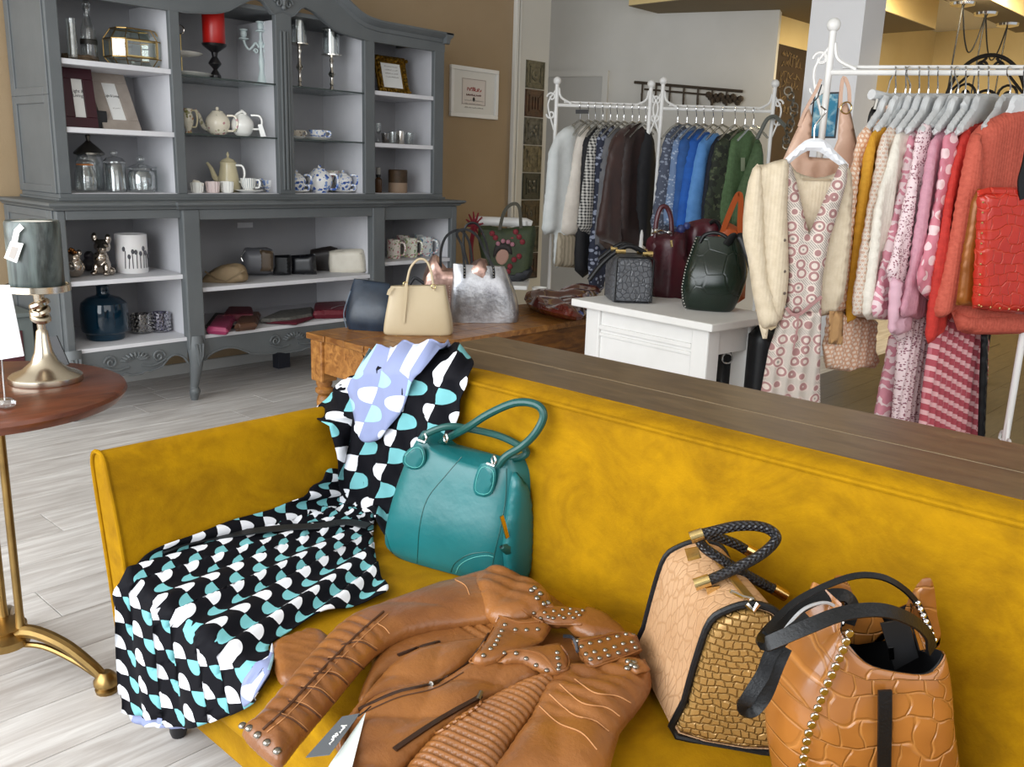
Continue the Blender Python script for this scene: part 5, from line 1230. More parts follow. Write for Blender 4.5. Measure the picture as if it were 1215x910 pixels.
class Rail:
    def __init__(s, name, label, pl, pr, z, balltop, group='white scrolled clothes rails', hooked=True):
        s.L = Vector((pl.x, pl.y, 0)); s.R = Vector((pr.x, pr.y, 0)); s.z = z; d = (s.R-s.L); s.len = d.length; s.d = d.normalized()
        nrm = Vector((s.d.y, -s.d.x, 0)); nrm = nrm if nrm.dot(-FH) > 0 else -nrm; s.n = nrm
        t = s.t = thing(name, label, 'clothes rail', (s.L+s.R)/2, group); Zv = Vector((0, 0, 1))
        mk('bar', MB().tube([s.L+Zv*z, s.R+Zv*z], .011, 10), WHITEP, t)
        mk('bar', MB().tube([s.L+Zv*(z+.022)-nrm*.02+s.d*.05, s.R+Zv*(z+.022)-nrm*.02-s.d*.05], .007, 8), WHITEP, t)
        for e, (Q, sg) in enumerate(((s.L, 1), (s.R, -1))):
            po = mk('pole', MB().tube([Q+Zv*.05, Q+Zv*(balltop-.03)], .0135, 12), WHITEP, t)
            mk('finial', MB().ball(Q+Zv*(balltop-.025), .027, 14), WHITEP, po)
            mb = MB()
            for (cx_, cz_, r0, a0, dr) in ((-.034, .05, .03, 0, 1), (-.034, -.06, .03, 0, -1)):
                mb.tube([Q+s.d*sg*(cx_+r0*(1-k/22)*math.cos(a0+dr*k*.4)*-1)+Zv*(z+cz_+r0*(1-k/22)*math.sin(a0+dr*k*.4)) for k in range(18)], .0065, 6)
            mb.tube(cr([tuple(Q+Zv*(z+.11)+s.d*sg*.012), tuple(Q+Zv*(z+.05)+s.d*sg*.03), tuple(Q+Zv*(z+.012)+s.d*sg*.1)], 5), .0075, 6)
            mb.tube(cr([tuple(Q+Zv*(z+.1)-s.d*sg*.005), tuple(Q+Zv*(z)-s.d*sg*.055), tuple(Q+Zv*(z-.16)-s.d*sg*.01)], 6), .006, 6)
            mk('scroll', mb, WHITEP, po)
            mb = MB()
            for sd in (-1, 1):
                mb.tube([Q+nrm*sd*(.06+.05*(1-k/20)*math.cos(k*.45))+Zv*(.17+.05*(1-k/20)*math.sin(k*.45)) for k in range(16)], .006, 6)
                mb.tube(cr([tuple(Q+Zv*.3), tuple(Q+nrm*sd*.06+Zv*.12), tuple(Q+nrm*sd*.24+Zv*.02)], 6), .009, 6)
            mk('foot', mb, WHITEP, po)
        mk('base_bar', MB().tube([s.L+Zv*.08, s.R+Zv*.08], .009, 8), WHITEP, t)
    def at(s, px):
        """point of the bar seen at pixel column px"""
        lo, hi = -.3, 1.3
        for _ in range(50):
            m_ = (lo+hi)/2; P = s.L+(s.R-s.L)*m_+Vector((0, 0, s.z))
            if proj(P)[0] < px: lo = m_
            else: hi = m_
        return P
def garment(rail, hx, px, mat, label, name, cat, T=.03, rot=50, fold=None, hang=True, extra=(), group=None, res=.022, D=None, sm=2, R=None, hanger='pale', hy=None, off=0):
    P = rail.at(hx) if rail else D; fr = vplane(P, rot).sh(off)
    t = thing(name, label, cat, (P.x, P.y, min(fr.at(*p).z for p in px)), group)
    mk('body', pillow(px, fr, T, T, R=R or T*1.6, res=res, sm=sm, fold=fold), mat, t, ang=180)
    for ex in extra: mk(ex[0], pillow(ex[1], fr.sh(ex[4] if len(ex) > 4 else .012), ex[3] if len(ex) > 3 else T, R=(ex[3] if len(ex) > 3 else T)*1.5, res=res, sm=0, fold=fold), ex[2], t, ang=180)
    if hang:
        k = proj(P)[2]/3.4; y0 = proj(P)[1]
        q = lambda dx, dy: fr.at(hx+dx/k, y0+dy/k)
        if hanger == 'pale':
            h_ = mk('hanger', pillow([(hx+a/k, y0+b/k) for a, b in ((-13, 27), (10, 25), (15, 34), (17, 56), (-14, 62), (-34, 74), (-38, 69), (-19, 42))], fr, .012, .012, R=.012, res=.015, sm=2), HANGM, t)
        else:
            h_ = mk('hanger', MB().tube([q(-34, 62), q(-14, 40), q(0, 30), q(14, 38), q(30, 56)], .008, 6), CLEARH, t)
        mk('hook', MB().tube(cr([tuple(q(0, 28)), tuple(q(1, 14)), tuple(q(-3, 2)+fr.N*.012), tuple(q(-2, -6)+fr.N*.01), tuple(q(3, -6)-fr.N*.012), tuple(q(5, 0)-fr.N*.012)], 4), .0028, 6), CHROME, h_)
    return t, fr
# ---------------------------------------------------------------- the near rail
lp, rp = Pd(983, 88, 3.55), Pd(1266, 84, 3.3); zb = (lp.z+rp.z)/2
NR = Rail('clothes_rail', 'white scrolled clothes rail full of pink and coral knitwear', lp, rp, zb, Pd(989, 24, 3.55).z)
gN = 'clothes on the near rail'
K = lambda n, c1, c2, s=.02: pat(n, 'knit', c1, c2, s)
peach = pat('peach_dot_print', 'dots', '#e3b99c', '#efdccb', .017, '#c9906c'); creamp = pat('cream_sprig_print', 'dots', '#e6dccf', '#c9a894', .015, '#b39f95')
pinkw = pat('pink_wave_print', 'wave', '#d28d9c', '#ecd5d8', .05); pinks = pat('pink_speckle_print', 'speck', '#e9d3d6', '#8f5a68', .008)
dots = pat('pink_big_dot_print', 'dots', '#cf7f8e', '#edd0d2', .055); mauve = K('mauve_knit', '#cf97a6', '#c48a9b'); redk = K('red_knit', '#c8362c', '#b62c24')
coral = K('coral_mohair', '#c8604c', '#b8513f', .012); mustard = K('mustard_knit', '#d39b2c', '#c68d20'); white = K('white_knit', '#ece6da', '#e0d9cc')
garment(NR, 1062, [(1058, 124), (1068, 128), (1075, 200), (1060, 300), (1040, 368), (1001, 372), (979, 366), (985, 320), (1000, 235), (1014, 189), (1021, 157), (1040, 138)], peach, 'peach dress in a small dotted print with a ruffled hem', 'printed_dress', 'dress', .017, 48, folds(.010, 75, 3), group=gN,
        extra=[('skirt', [(983, 364), (1000, 370), (1040, 380), (1039, 437), (1022, 436), (1008, 441), (980, 437), (977, 410)], peach, .013, .012), ('collar', [(1051, 126), (1056, 123), (1063, 124), (1062, 134), (1053, 136)], peach, .012, .02), ('paper_tag', [(984, 369), (1001, 369), (1000, 409), (983, 408)], plain('kraft_paper', '#c49a68', .8), .003, .035)])
garment(NR, 1074, [(1064, 137), (1074, 142), (1085, 200), (1070, 300), (1040, 360), (1012, 378), (1004, 381), (1009, 327), (1022, 212), (1034, 159), (1050, 145)], mustard, 'mustard yellow knitted sweater', 'knit_sweater', 'sweater', .017, 48, folds(.006, 60, 3), group=gN)
garment(NR, 1090, [(1088, 129), (1098, 140), (1100, 220), (1080, 310), (1052, 370), (1018, 376), (1013, 363), (1022, 300), (1038, 210), (1050, 156), (1070, 140)], creamp, 'cream blouse in a fine sprig print beside the mustard sweater', 'printed_blouse', 'blouse', .017, 48, folds(.009, 80, 4), group=gN)
garment(NR, 1101, [(1093, 135), (1104, 142), (1112, 220), (1095, 310), (1066, 372), (1038, 379), (1024, 373), (1030, 320), (1040, 246), (1053, 196), (1065, 157), (1080, 143)], white, 'white soft knitted sweater', 'knit_sweater', 'sweater', .017, 48, folds(.008, 60, 5), group=gN)
garment(NR, 1112, [(1102, 141), (1114, 146), (1120, 220), (1104, 310), (1075, 372), (1043, 378), (1035, 367), (1046, 316), (1071, 212), (1080, 159)], pinkw, 'pink blouse with a pale wave print and balloon sleeves', 'printed_blouse', 'blouse', .017, 48, folds(.009, 80, 4), group=gN)
garment(NR, 1128, [(1115, 137), (1130, 142), (1138, 220), (1120, 310), (1078, 396), (1057, 396), (1058, 340), (1053, 322), (1060, 304), (1083, 200), (1091, 155), (1102, 142)], pinks, 'blouse with tiny burgundy speckles and a pale pink underlayer', 'printed_blouse', 'blouse', .017, 48, folds(.009, 80, 4), group=gN,
        extra=[('under_sleeve', [(1058, 328), (1080, 335), (1080, 393), (1066, 398), (1056, 395)], plain('pale_pink_cotton', '#dfb3c2', .8), .018, .014)])
garment(NR, 1145, [(1148, 139), (1158, 143), (1152, 220), (1130, 310), (1100, 374), (1080, 376), (1068, 373), (1080, 322), (1101, 190), (1113, 157), (1130, 144)], mauve, 'mauve pink fine knit sweater', 'knit_sweater', 'sweater', .017, 48, folds(.006, 60, 3), group=gN)
garment(NR, 1160, [(1152, 140), (1166, 146), (1164, 220), (1142, 310), (1120, 350), (1101, 356), (1089, 337), (1097, 304), (1111, 242), (1123, 160), (1138, 145)], dots, 'pink blouse with large pale dots and a gathered cuff', 'printed_blouse', 'blouse', .017, 48, folds(.009, 80, 4), group=gN)
garment(NR, 1172, [(1160, 143), (1172, 148), (1176, 220), (1155, 310), (1120, 390), (1105, 402), (1100, 404), (1108, 327), (1122, 249), (1142, 157)], redk, 'bright red fine knit cardigan', 'knit_cardigan', 'cardigan', .017, 48, folds(.006, 60, 3), group=gN)
tc, fc = garment(NR, 1215, [(1175, 141), (1207, 129), (1240, 128), (1275, 150), (1285, 250), (1280, 385), (1214, 395), (1160, 397), (1137, 392), (1130, 372), (1124, 374), (1114, 377), (1108, 367), (1118, 322), (1129, 270), (1143, 196), (1152, 159)], coral, 'fluffy coral mohair sweater facing outwards at the end of the rail', 'knit_sweater', 'sweater', .04, 14, folds(.004, 30), group=gN, off=.06)
mk('sleeve', pillow([(1156, 158), (1166, 175), (1160, 260), (1148, 330), (1128, 370), (1114, 377), (1108, 366), (1118, 322), (1129, 270), (1143, 196)], fc.sh(.035), .03, R=.04, res=.02, sm=2), coral, tc, ang=180)
mk('rib_hem', pillow([(1128, 368), (1160, 372), (1214, 370), (1280, 362), (1280, 388), (1214, 396), (1160, 397), (1136, 392)], fc.sh(.012), .038, R=.03, res=.02, fold=folds(.004, 160)), coral, tc, ang=180)
# skirts and trousers under the knitwear
Zs = NR.at(1100)
garment(NR, 1110, [(1066, 396), (1058, 398), (1050, 440), (1040, 492), (1039, 560), (1062, 565), (1066, 496), (1074, 420)], pinkw, 'long pink wave print skirt hanging under the blouses', 'printed_skirt', 'skirt', .025, 40, folds(.006, 90), hang=False, group=gN)
garment(NR, 1125, [(1072, 372), (1103, 372), (1106, 400), (1100, 440), (1094, 505), (1090, 575), (1052, 565), (1060, 495), (1066, 420)], pinks, 'long pleated skirt in tiny burgundy speckles', 'pleated_skirt', 'skirt', .02, 40, pleats(.026, .04), hang=False, group=gN, res=.009, off=.03)
garment(NR, 1150, [(1112, 378), (1135, 375), (1168, 390), (1167, 450), (1161, 516), (1157, 590), (1086, 580), (1092, 503), (1099, 440), (1106, 396)], pat('red_pink_dot_print', 'pleat', '#b04c58', '#e2b0b2', .045, '#c9707c'), 'long pleated red and pink patterned skirt', 'pleated_skirt', 'skirt', .02, 34, pleats(.026, .04), hang=False, group=gN, res=.009, off=.06)
garment(NR, 1195, [(1164, 392), (1173, 394), (1169, 515), (1165, 590), (1155, 590), (1160, 515)], BLACK, 'narrow black leather trouser leg beside the red skirt', 'leather_trousers', 'trousers', .012, 20, None, hang=False, group=gN)
# hanger with clips and a black skirt
t, fr = garment(NR, 1052, [(1034, 128), (1046, 124), (1046, 160), (1030, 170), (1028, 150)], BLACK, 'black skirt clipped on a pale bar hanger', 'clipped_skirt', 'skirt', .015, 30, None, hang=False, group=gN)
mk('bar_hanger', MB().tube([fr.at(1034, 112, .01), fr.at(1064, 119, .01)], .02, 8), HANGM, t); mk('clip', MB().tube([fr.at(1041, 118, .03), fr.at(1038, 130, .03)], .008, 6), CHROME, t)
mk('hook', MB().tube([fr.at(1052, 114), fr.at(1056, 96), fr.at(1060, 88)], .003, 6), CHROME, t)
# cardigan and dress facing the camera, hung on the pole
DP = Pd(965, 300, 3.3); df = vplane(DP, -6)
CARD = K('oatmeal_knit', '#dccdb4', '#d1c1a6', .03); RING = pat('ring_print', 'ring', '#d8cac0', '#a37a78', .046, '#98948c')
t = thing('white_hanger', 'broad white plastic hanger on the pole of the near rail', 'hanger', df.at(965, 190))
mk('arm', pillow([(927, 194), (940, 180), (955, 167), (966, 164), (978, 166), (992, 180), (1007, 195), (1002, 200), (984, 188), (972, 180), (958, 179), (944, 188), (930, 199)], df.sh(-.012), .012, R=.01, res=.012, sm=2), plain('white_plastic', '#e3e5ea', .4), t)
mk('hook', MB().tube(cr([tuple(df.at(x, y, -.012)) for x, y in ((966, 166), (967, 150), (974, 140), (980, 132), (974, 126))], 5), .003, 6), CHROME, t)
t = thing('oatmeal_cardigan', 'oatmeal knitted cardigan worn over the ring print dress on its hanger', 'cardigan', df.at(930, 380))
mk('front', pillow([(893, 200), (908, 195), (928, 189), (936, 196), (934, 250), (936, 326), (930, 372), (922, 382), (900, 382), (887, 306), (882, 279), (884, 240)], df.sh(.02), .03, R=.045, res=.018, sm=2, fold=folds(.004, 40)), CARD, t, ang=180)
mk('sleeve', pillow([(893, 200), (904, 200), (908, 260), (912, 330), (926, 378), (912, 389), (900, 382), (887, 306), (881, 279), (884, 235)], df.sh(.04), .03, R=.04, res=.018, sm=2, fold=folds(.004, 40)), CARD, t, ang=180)
mk('back', pillow([(926, 194), (945, 204), (968, 211), (990, 206), (1006, 196), (1012, 230), (1005, 330), (990, 372), (940, 372), (925, 330)], df.sh(-.045), .012, R=.02, res=.025, sm=2), CARD, t, ang=180)
mk('neck_label', MB().prism([df.at(x, y, -.03) for x, y in ((952, 211), (985, 212), (985, 215), (952, 214))], df.N*.002), plain('beige_label', '#a8967c', .8), t, ang=0)
mk('cuff', pillow([(900, 383), (912, 389), (910, 402), (905, 402)], df.sh(.03), .015, R=.012, res=.012), CARD, t)
mb = MB()
for y in (285, 322, 348): mb.ball(df.at(931, y, .045), .006, 8)
mk('button', mb, plain('dark_button', '#5d5148', .4), t)
t = thing('ring_print_dress', 'long V necked dress in a pink and grey ring print', 'dress', df.at(940, 476))
mk('bodice', pillow([(926, 199), (938, 193), (945, 215), (953, 250), (960, 277), (970, 254), (984, 222), (996, 196), (1006, 193), (1005, 215), (995, 250), (984, 285), (976, 330), (974, 372), (932, 372), (934, 326), (931, 270)], df.sh(.0), .022, R=.025, res=.016, sm=1, fold=folds(.006, 80)), RING, t, ang=180)
mk('skirt', pillow([(930, 366), (952, 372), (975, 366), (974, 400), (973, 440), (974, 520), (940, 525), (888, 520), (903, 463), (912, 415), (922, 385)], df.sh(.004), .028, R=.03, res=.01, sm=1, fold=pleats(.022, .05)), RING, t, ang=180)
mk('tie_belt', MB().strap(cr([tuple(df.at(x, y, .034)) for x, y in ((933, 365), (940, 373), (950, 372), (962, 362), (975, 352))], 4), .012, .004, df.N).strap(cr([tuple(df.at(x, y, .036)) for x, y in ((946, 372), (945, 390), (940, 415))], 4), .012, .004, df.N), RING, t)
# blush camisole behind it
CAM_ = plain('blush_satin', '#d3b09a', .45, c2='#c29c86', ns=8); cf2 = vplane(NR.L+Vector((0, 0, 1.4))-FH*.06, 5)
t = thing('blush_camisole', 'blush satin strap top hanging behind the oatmeal cardigan', 'top', cf2.at(965, 220))
mk('body', pillow([(926, 196), (940, 165), (952, 140), (960, 128), (964, 140), (962, 170), (960, 186), (985, 188), (994, 165), (996, 130), (1004, 120), (1010, 135), (1016, 165), (1021, 195), (1010, 260), (940, 260), (926, 225)], cf2, .01, R=.02, res=.02, sm=1, fold=folds(.004, 90)), CAM_, t, ang=180)
mk('strap', MB().strap(cr([tuple(cf2.at(x, y, .004)) for x, y in ((997, 128), (998, 108), (1001, 92), (1007, 104), (1008, 122))], 4), .014, .004, cf2.N), CAM_, t)
mk('strap', MB().strap(cr([tuple(cf2.at(x, y, .004)) for x, y in ((948, 150), (955, 132), (968, 108), (974, 94))], 4), .012, .004, cf2.N), CAM_, t)
mk('strap_ring', MB().tube(arc(cf2.at(1004, 128, .012), .022, 0, 2*pi, 16, cf2.U, cf2.V)[:-1], .003, 6, closed=True), GOLD, t)
mk('wire_hanger', MB().tube([cf2.at(x, y, -.004) for x, y in ((962, 116), (962, 124), (970, 116), (975, 100))], .0025, 6), plain('black_wire', '#1c1c1e', .5), t)
# red bag and copper bag hung against the coral sweater
RB = crocgrid('red_croc', '#c2301f', '#b3281c', .046, .04, .3, .002, 0, 1.1, line=.09, c3='#c5402c')
rf = fc.sh(.13)
t = thing('red_croc_bag', 'bright red crocodile embossed shoulder bag with gold studs', 'handbag', rf.at(1190, 372))
mk('body', pillow([(1160, 226), (1190, 224), (1250, 226), (1256, 300), (1252, 376), (1215, 373), (1180, 370), (1154, 366), (1156, 320), (1159, 270)], rf, .03, .03, R=.035, res=.02, sm=1), RB, t, ang=180)
mb = MB()
for k in range(11): mb.ball(rf.at(1166.5-.5*k, 240+12.2*k, .028), .0045, 6)
for k in range(8): mb.ball(rf.at(1164+11*k, 363.5+1.0*k, .026), .0045, 6)
mk('stud', mb, GOLD, t)
mk('top_flap', pillow([(1159, 226), (1175, 222), (1250, 223), (1250, 232), (1160, 233)], rf.sh(.012), .014, R=.01, res=.015), RB, t)
mk('strap', MB().strap(cr([tuple(rf.at(x, y, .03)) for x, y in ((1214, 236), (1212, 215), (1218, 190), (1224, 150), (1226, 100), (1226, 84))], 5), .03, .006, rf.N), BLACK, t)
kf = fc.sh(.085)
t = thing('copper_bag', 'copper brown bag showing behind the red crocodile one', 'handbag', kf.at(1150, 363))
mk('body', pillow([(1160, 224), (1180, 224), (1200, 362), (1160, 364), (1134, 362), (1142, 300), (1152, 240)], kf, .02, R=.025, res=.02, sm=1), plain('copper_leather', '#9a5a1c', .35, .2, c2='#7d4412', ns=7), t, ang=180)
mk('strap', MB().strap(cr([tuple(kf.at(x, y, .0)) for x, y in ((1196, 232), (1216, 215), (1224, 150), (1230, 90))], 5), .015, .005, kf.N), plain('copper_leather', ''), t)
# spare hangers on the near rail
for hx, lab in ((1079, 'empty pale hanger between the mustard sweater and the cream blouse'), (1136, 'empty pale hanger between the speckled blouse and the mauve sweater'), (1198, 'empty pale hanger touching the coral mohair sweater')):
    P = NR.at(hx); fr = vplane(P, 45); y0 = proj(P)[1]
    t = thing('empty_hanger', lab, 'hanger', fr.at(hx, y0+50), 'spare hangers on the near rail')
    h_ = mk('arm', pillow([(hx+a, y0+b) for a, b in ((-9, 26), (9, 25), (14, 34), (16, 52), (-14, 60), (-30, 68), (-34, 64), (-16, 40))], fr, .012, R=.012, res=.018, sm=2), HANGM, t)
    mk('hook', MB().tube(cr([tuple(fr.at(hx+a, y0+b, n)) for a, b, n in ((0, 28, 0), (1, 14, 0), (-3, 2, .012), (-2, -6, .01), (3, -6, -.012), (5, 0, -.012))], 4), .0028, 6), CHROME, t)
# ---------------------------------------------------------------- the two far rails
la, ra = Pd(660, 127, 6.0), Pd(771, 128, 6.0); lb, rb_ = Pd(785, 128, 6.0), Pd(917, 130, 5.95)
ZF = (la.z+rb_.z)/2
FA = Rail('clothes_rail', 'white scrolled clothes rail with white, black and brown clothes', la, ra, ZF, Pd(662, 92, 6).z)
FB = Rail('clothes_rail', 'white scrolled clothes rail with blue and green clothes', lb, rb_, ZF, Pd(787, 92, 6).z)
gA_, gB_ = 'clothes on the black and white far rail', 'clothes on the blue and green far rail'
cot = lambda n, c1, c2: pat(n, 'plainweave', c1, c2, .1)
def fg(rail, hx, px, mat, lab, name, cat, g, **k): return garment(rail, hx, px, mat, lab, name, cat, k.pop('T', .035), k.pop('rot', 42), k.pop('fold', folds(.008, 45)), True, k.pop('extra', ()), g, .035, hanger='clear', **k)
fg(FA, 688, [(676, 149), (684, 156), (684, 230), (668, 312), (657, 312), (658, 278), (650, 279), (643, 272), (647, 230), (650, 190), (653, 176), (662, 158)], cot('white_cotton', '#d9dcdb', '#cfd3d2'), 'white lace shouldered blouse at the end of the far rail', 'white_blouse', 'blouse', gA_)
fg(FA, 698, [(693, 150), (702, 156), (700, 230), (688, 277), (679, 279), (666, 275), (672, 230), (679, 186), (685, 161)], cot('ivory_cotton', '#d8d0c6', '#ccc4ba'), 'ivory shirt with dark buttons over a beige pleated skirt', 'ivory_shirt', 'shirt', gA_, extra=[('skirt', [(662, 276), (684, 276), (684, 318), (658, 316)], pat('beige_pleat', 'stripe', '#a89c88', '#8f8471', .03), .03, -.01)])
fg(FA, 706, [(702, 152), (712, 158), (712, 240), (702, 322), (682, 321), (684, 270), (688, 200), (692, 168)], plain('black_wool', '#16161a', .8), 'plain black long garment on the far rail', 'black_dress', 'dress', gA_)
fg(FA, 715, [(715, 149), (724, 156), (722, 230), (708, 276), (695, 276), (685, 267), (690, 230), (695, 190), (700, 164)], pat('houndstooth', 'check', '#1d1d1f', '#c9c6c0', .02), 'black and white houndstooth jacket', 'houndstooth_jacket', 'jacket', gA_)
fg(FA, 724, [(722, 150), (732, 158), (730, 240), (716, 342), (699, 342), (700, 285), (704, 230), (708, 165)], pat('blue_speckle', 'speck', '#23283a', '#8d93a5', .03), 'long dark blue speckled dress reaching below the others', 'speckled_dress', 'dress', gA_)
fg(FA, 732, [(728, 153), (740, 160), (738, 240), (724, 292), (706, 290), (709, 240), (713, 190), (717, 167)], cot('grey_jersey', '#6f6f72', '#606064'), 'mid grey jersey top on the far rail', 'jersey_top', 'top', gA_)
fg(FA, 740, [(738, 152), (748, 160), (746, 240), (732, 292), (711, 288), (716, 240), (720, 190), (725, 166)], cot('taupe_jersey', '#5b4a42', '#4a3b35'), 'taupe brown top beside the velvet jackets', 'jersey_top', 'top', gA_)
BV = plain('brown_velvet', '#2e1712', .55, c2='#3f221a', ns=6, Sheen_Weight=.3)
fg(FA, 750, [(745, 148), (757, 156), (756, 240), (742, 290), (722, 288), (707, 278), (713, 240), (719, 199), (728, 164)], BV, 'dark brown velvet jacket with a rusty sheen', 'velvet_jacket', 'jacket', gA_)
fg(FA, 758, [(753, 148), (766, 156), (768, 240), (762, 290), (738, 289), (734, 240), (736, 190), (741, 160)], plain('dark_velvet', '#1f0f0d', .6, c2='#2c1713', ns=6), 'almost black brown velvet coat', 'velvet_jacket', 'jacket', gA_)
fg(FA, 766, [(764, 154), (776, 166), (780, 230), (778, 285), (756, 286), (756, 200)], plain('black_wool', ''), 'black coat at the pole end of the rail', 'black_coat', 'coat', gA_)
fg(FB, 804, [(806, 148), (816, 156), (812, 220), (800, 275), (774, 272), (776, 246), (784, 189), (790, 160)], pat('grey_blue_tweed', 'speck', '#4b5263', '#8a92a3', .02), 'grey blue tweed jacket next to the rail pole', 'tweed_jacket', 'jacket', gB_)
fg(FB, 815, [(819, 150), (829, 158), (826, 220), (812, 268), (788, 266), (790, 238), (795, 200), (800, 167)], pat('light_tweed', 'speck', '#6d83a5', '#a9b7cc', .016), 'light blue tweed jacket', 'tweed_jacket', 'jacket', gB_)
fg(FB, 826, [(828, 153), (838, 160), (832, 220), (820, 270), (799, 267), (801, 225), (807, 167)], cot('denim_blue', '#2c5b9c', '#234c86'), 'denim blue shirt on the far rail', 'denim_shirt', 'shirt', gB_)
fg(FB, 835, [(835, 157), (845, 164), (842, 220), (830, 270), (806, 272), (803, 266), (810, 215), (818, 168)], cot('royal_blue', '#1f5fb8', '#1a52a2'), 'vivid royal blue blouse', 'blue_blouse', 'blouse', gB_)
fg(FB, 846, [(845, 158), (856, 166), (852, 220), (840, 268), (822, 268), (813, 264), (820, 215), (829, 170)], cot('sky_blue', '#5c92cf', '#4f84c2'), 'sky blue blouse beside the royal blue one', 'blue_blouse', 'blouse', gB_)
fg(FB, 857, [(857, 159), (867, 166), (862, 220), (850, 265), (832, 264), (836, 215), (844, 172)], plain('dark_navy_knit', '#141826', .8), 'dark navy knit squeezed beside the camouflage shirt', 'navy_knit', 'sweater', gB_)
fg(FB, 872, [(876, 152), (886, 160), (880, 220), (866, 265), (836, 260), (841, 220), (848, 175), (855, 165)], pat('camouflage', 'camo', '#2e3626', '#1d2219', .06, '#4c543c'), 'dark green camouflage shirt', 'camouflage_shirt', 'shirt', gB_)
fg(FB, 884, [(884, 154), (896, 162), (900, 200), (890, 268), (862, 268), (845, 257), (852, 215), (859, 187), (866, 167)], K('sage_knit', '#556f4a', '#4a633f'), 'sage green knitted sweater with a swing tag', 'knit_sweater', 'sweater', gB_, rot=30, extra=[('swing_tag', [(879, 187), (884, 187), (884, 203), (879, 203)], plain('tag_green', '#8a947a', .7), .004, .05)])
fg(FB, 894, [(897, 165), (904, 172), (906, 200), (902, 240), (894, 270), (868, 266), (872, 235), (880, 212), (890, 185)], K('olive_knit', '#4c6342', '#425738'), 'olive green wrap top at the end of the far rail', 'wrap_top', 'top', gB_, rot=20, off=.05)
# necklace chain and strap on the rail end
Q = FB.R; fr = vplane(Q-FH*.03, 0); mb = MB()
for k in range(15): mb.tube(arc(fr.at(935+6*math.sin(k*.5)+k*.4, 108+6.4*k, .0), .026, 0, 2*pi, 10, fr.U*math.cos(k)+fr.N*math.sin(k), fr.V)[:-1], .006, 5, closed=True)
tag(mk('chain_necklace', mb, plain('dull_silver', '#7d776c', .35, .9)), 'heavy silver link chain hanging from the end of the far rail', 'necklace')
tag(mk('hanging_strap', MB().tube(cr([tuple(fr.at(x, y, .02)) for x, y in ((898, 165), (903, 155), (910, 142), (918, 138), (924, 142), (932, 150))], 5), .014, 6), plain('grey_cord', '#5d605a', .6)), 'thick grey green cord looped over the end of the rail', 'cord')
P = FA.at(690); fr = vplane(P, 0)
t = thing('size_marker', 'small black size marker clipped on the white rail', 'marker', fr.at(690, 133)); mk('plate', MB().prism([fr.at(x, y, .02) for x, y in ((683, 130), (698, 130), (698, 135), (683, 135))], fr.N*.006), plain('black_plastic', '#1a1a1c', .4), t, ang=0)

# ================================================================== dark table behind the sofa
DW = woodmat('dark_stained_wood', '#6b563a', '#54412a', (14, 3, 14), .33, bump=.0006)
dz = .772; dx0, dx1, dy1 = 1.345, 1.66, 1.585
t = thing('long_console_table', 'long dark brown wooden table standing against the sofa back', 'table', ((dx0+dx1)/2, .5, 0))
mid_x = 1.493
mk('top_board', MB().box(dx0, mid_x-.0012, -.7, dy1, dz-.035, dz), DW, t, ang=0, bevel=.002)
mk('top_board', MB().box(mid_x+.0012, dx1, -.7, dy1, dz-.035, dz), DW, t, ang=0, bevel=.002)
mk('joint_strip', MB().box(mid_x-.0014, mid_x+.0014, -.7, dy1, dz-.01, dz-.0006), plain('pale_filler', '#a5957a', .7), t, ang=0)
for y in (-.6, 1.5):
    for x in (dx0+.04, dx1-.04): mk('leg', MB().box(x-.03, x+.03, y-.03, y+.03, 0, dz-.035), DW, t, ang=0, bevel=.004)
mk('apron', MB().box(dx1-.03, dx1-.01, -.6, 1.5, dz-.12, dz-.035), DW, t, ang=0)

# ================================================================== yellow velvet sofa
def velvet():
    b = MatB('mustard_velvet', .85, 0, Specular_IOR_Level=.15, Sheen_Weight=.14, Sheen_Roughness=.35)
    b.b.inputs['Sheen Tint'].default_value = lin('#ffc531')
    n1 = b.noise(5, 5, b.coord('Object', (1, 1, 1.4)), .65, 1.2); n2 = b.noise(22, 3, rough=.6)
    c = b.mix(b.ramp(n1, .36, .66), '#8b6400', '#a97d00'); c = b.mix(b.ramp(n2, .45, .75)*.35, c, '#6f4e00'); b.color(c); b.bump(b.noise(260, 2), .0006); return b.m
VEL = velvet()
SX0, SX1, SY0, SY1 = .685, 1.262, -.75, 1.655; SZT = .40
so = thing('velvet_sofa', 'mustard yellow velvet sofa with piped edges and a low back', 'sofa', (1.0, .5, 0))
def rbox(x0, x1, y0, y1, z0, z1, r, seg=3):
    bm = bmesh.new(); bmesh.ops.create_cube(bm, size=1)
    for v in bm.verts: v.co = Vector((x0+(v.co.x+.5)*(x1-x0), y0+(v.co.y+.5)*(y1-y0), z0+(v.co.z+.5)*(z1-z0)))
    bmesh.ops.bevel(bm, geom=bm.edges[:], offset=r, segments=seg, affect='EDGES', profile=.5)
    mb = MB(); bm.verts.ensure_lookup_table(); mb.add([v.co for v in bm.verts], [tuple(v.index for v in f.verts) for f in bm.faces]); bm.free(); return mb
mk('seat_cushion', rbox(SX0, SX1+.02, SY0, SY1, .235, SZT, .028, 4), VEL, so, ang=60)
mk('seat_base', rbox(SX0+.02, SX1+.07, SY0, SY1+.04, .16, .24, .012), VEL, so, ang=60)
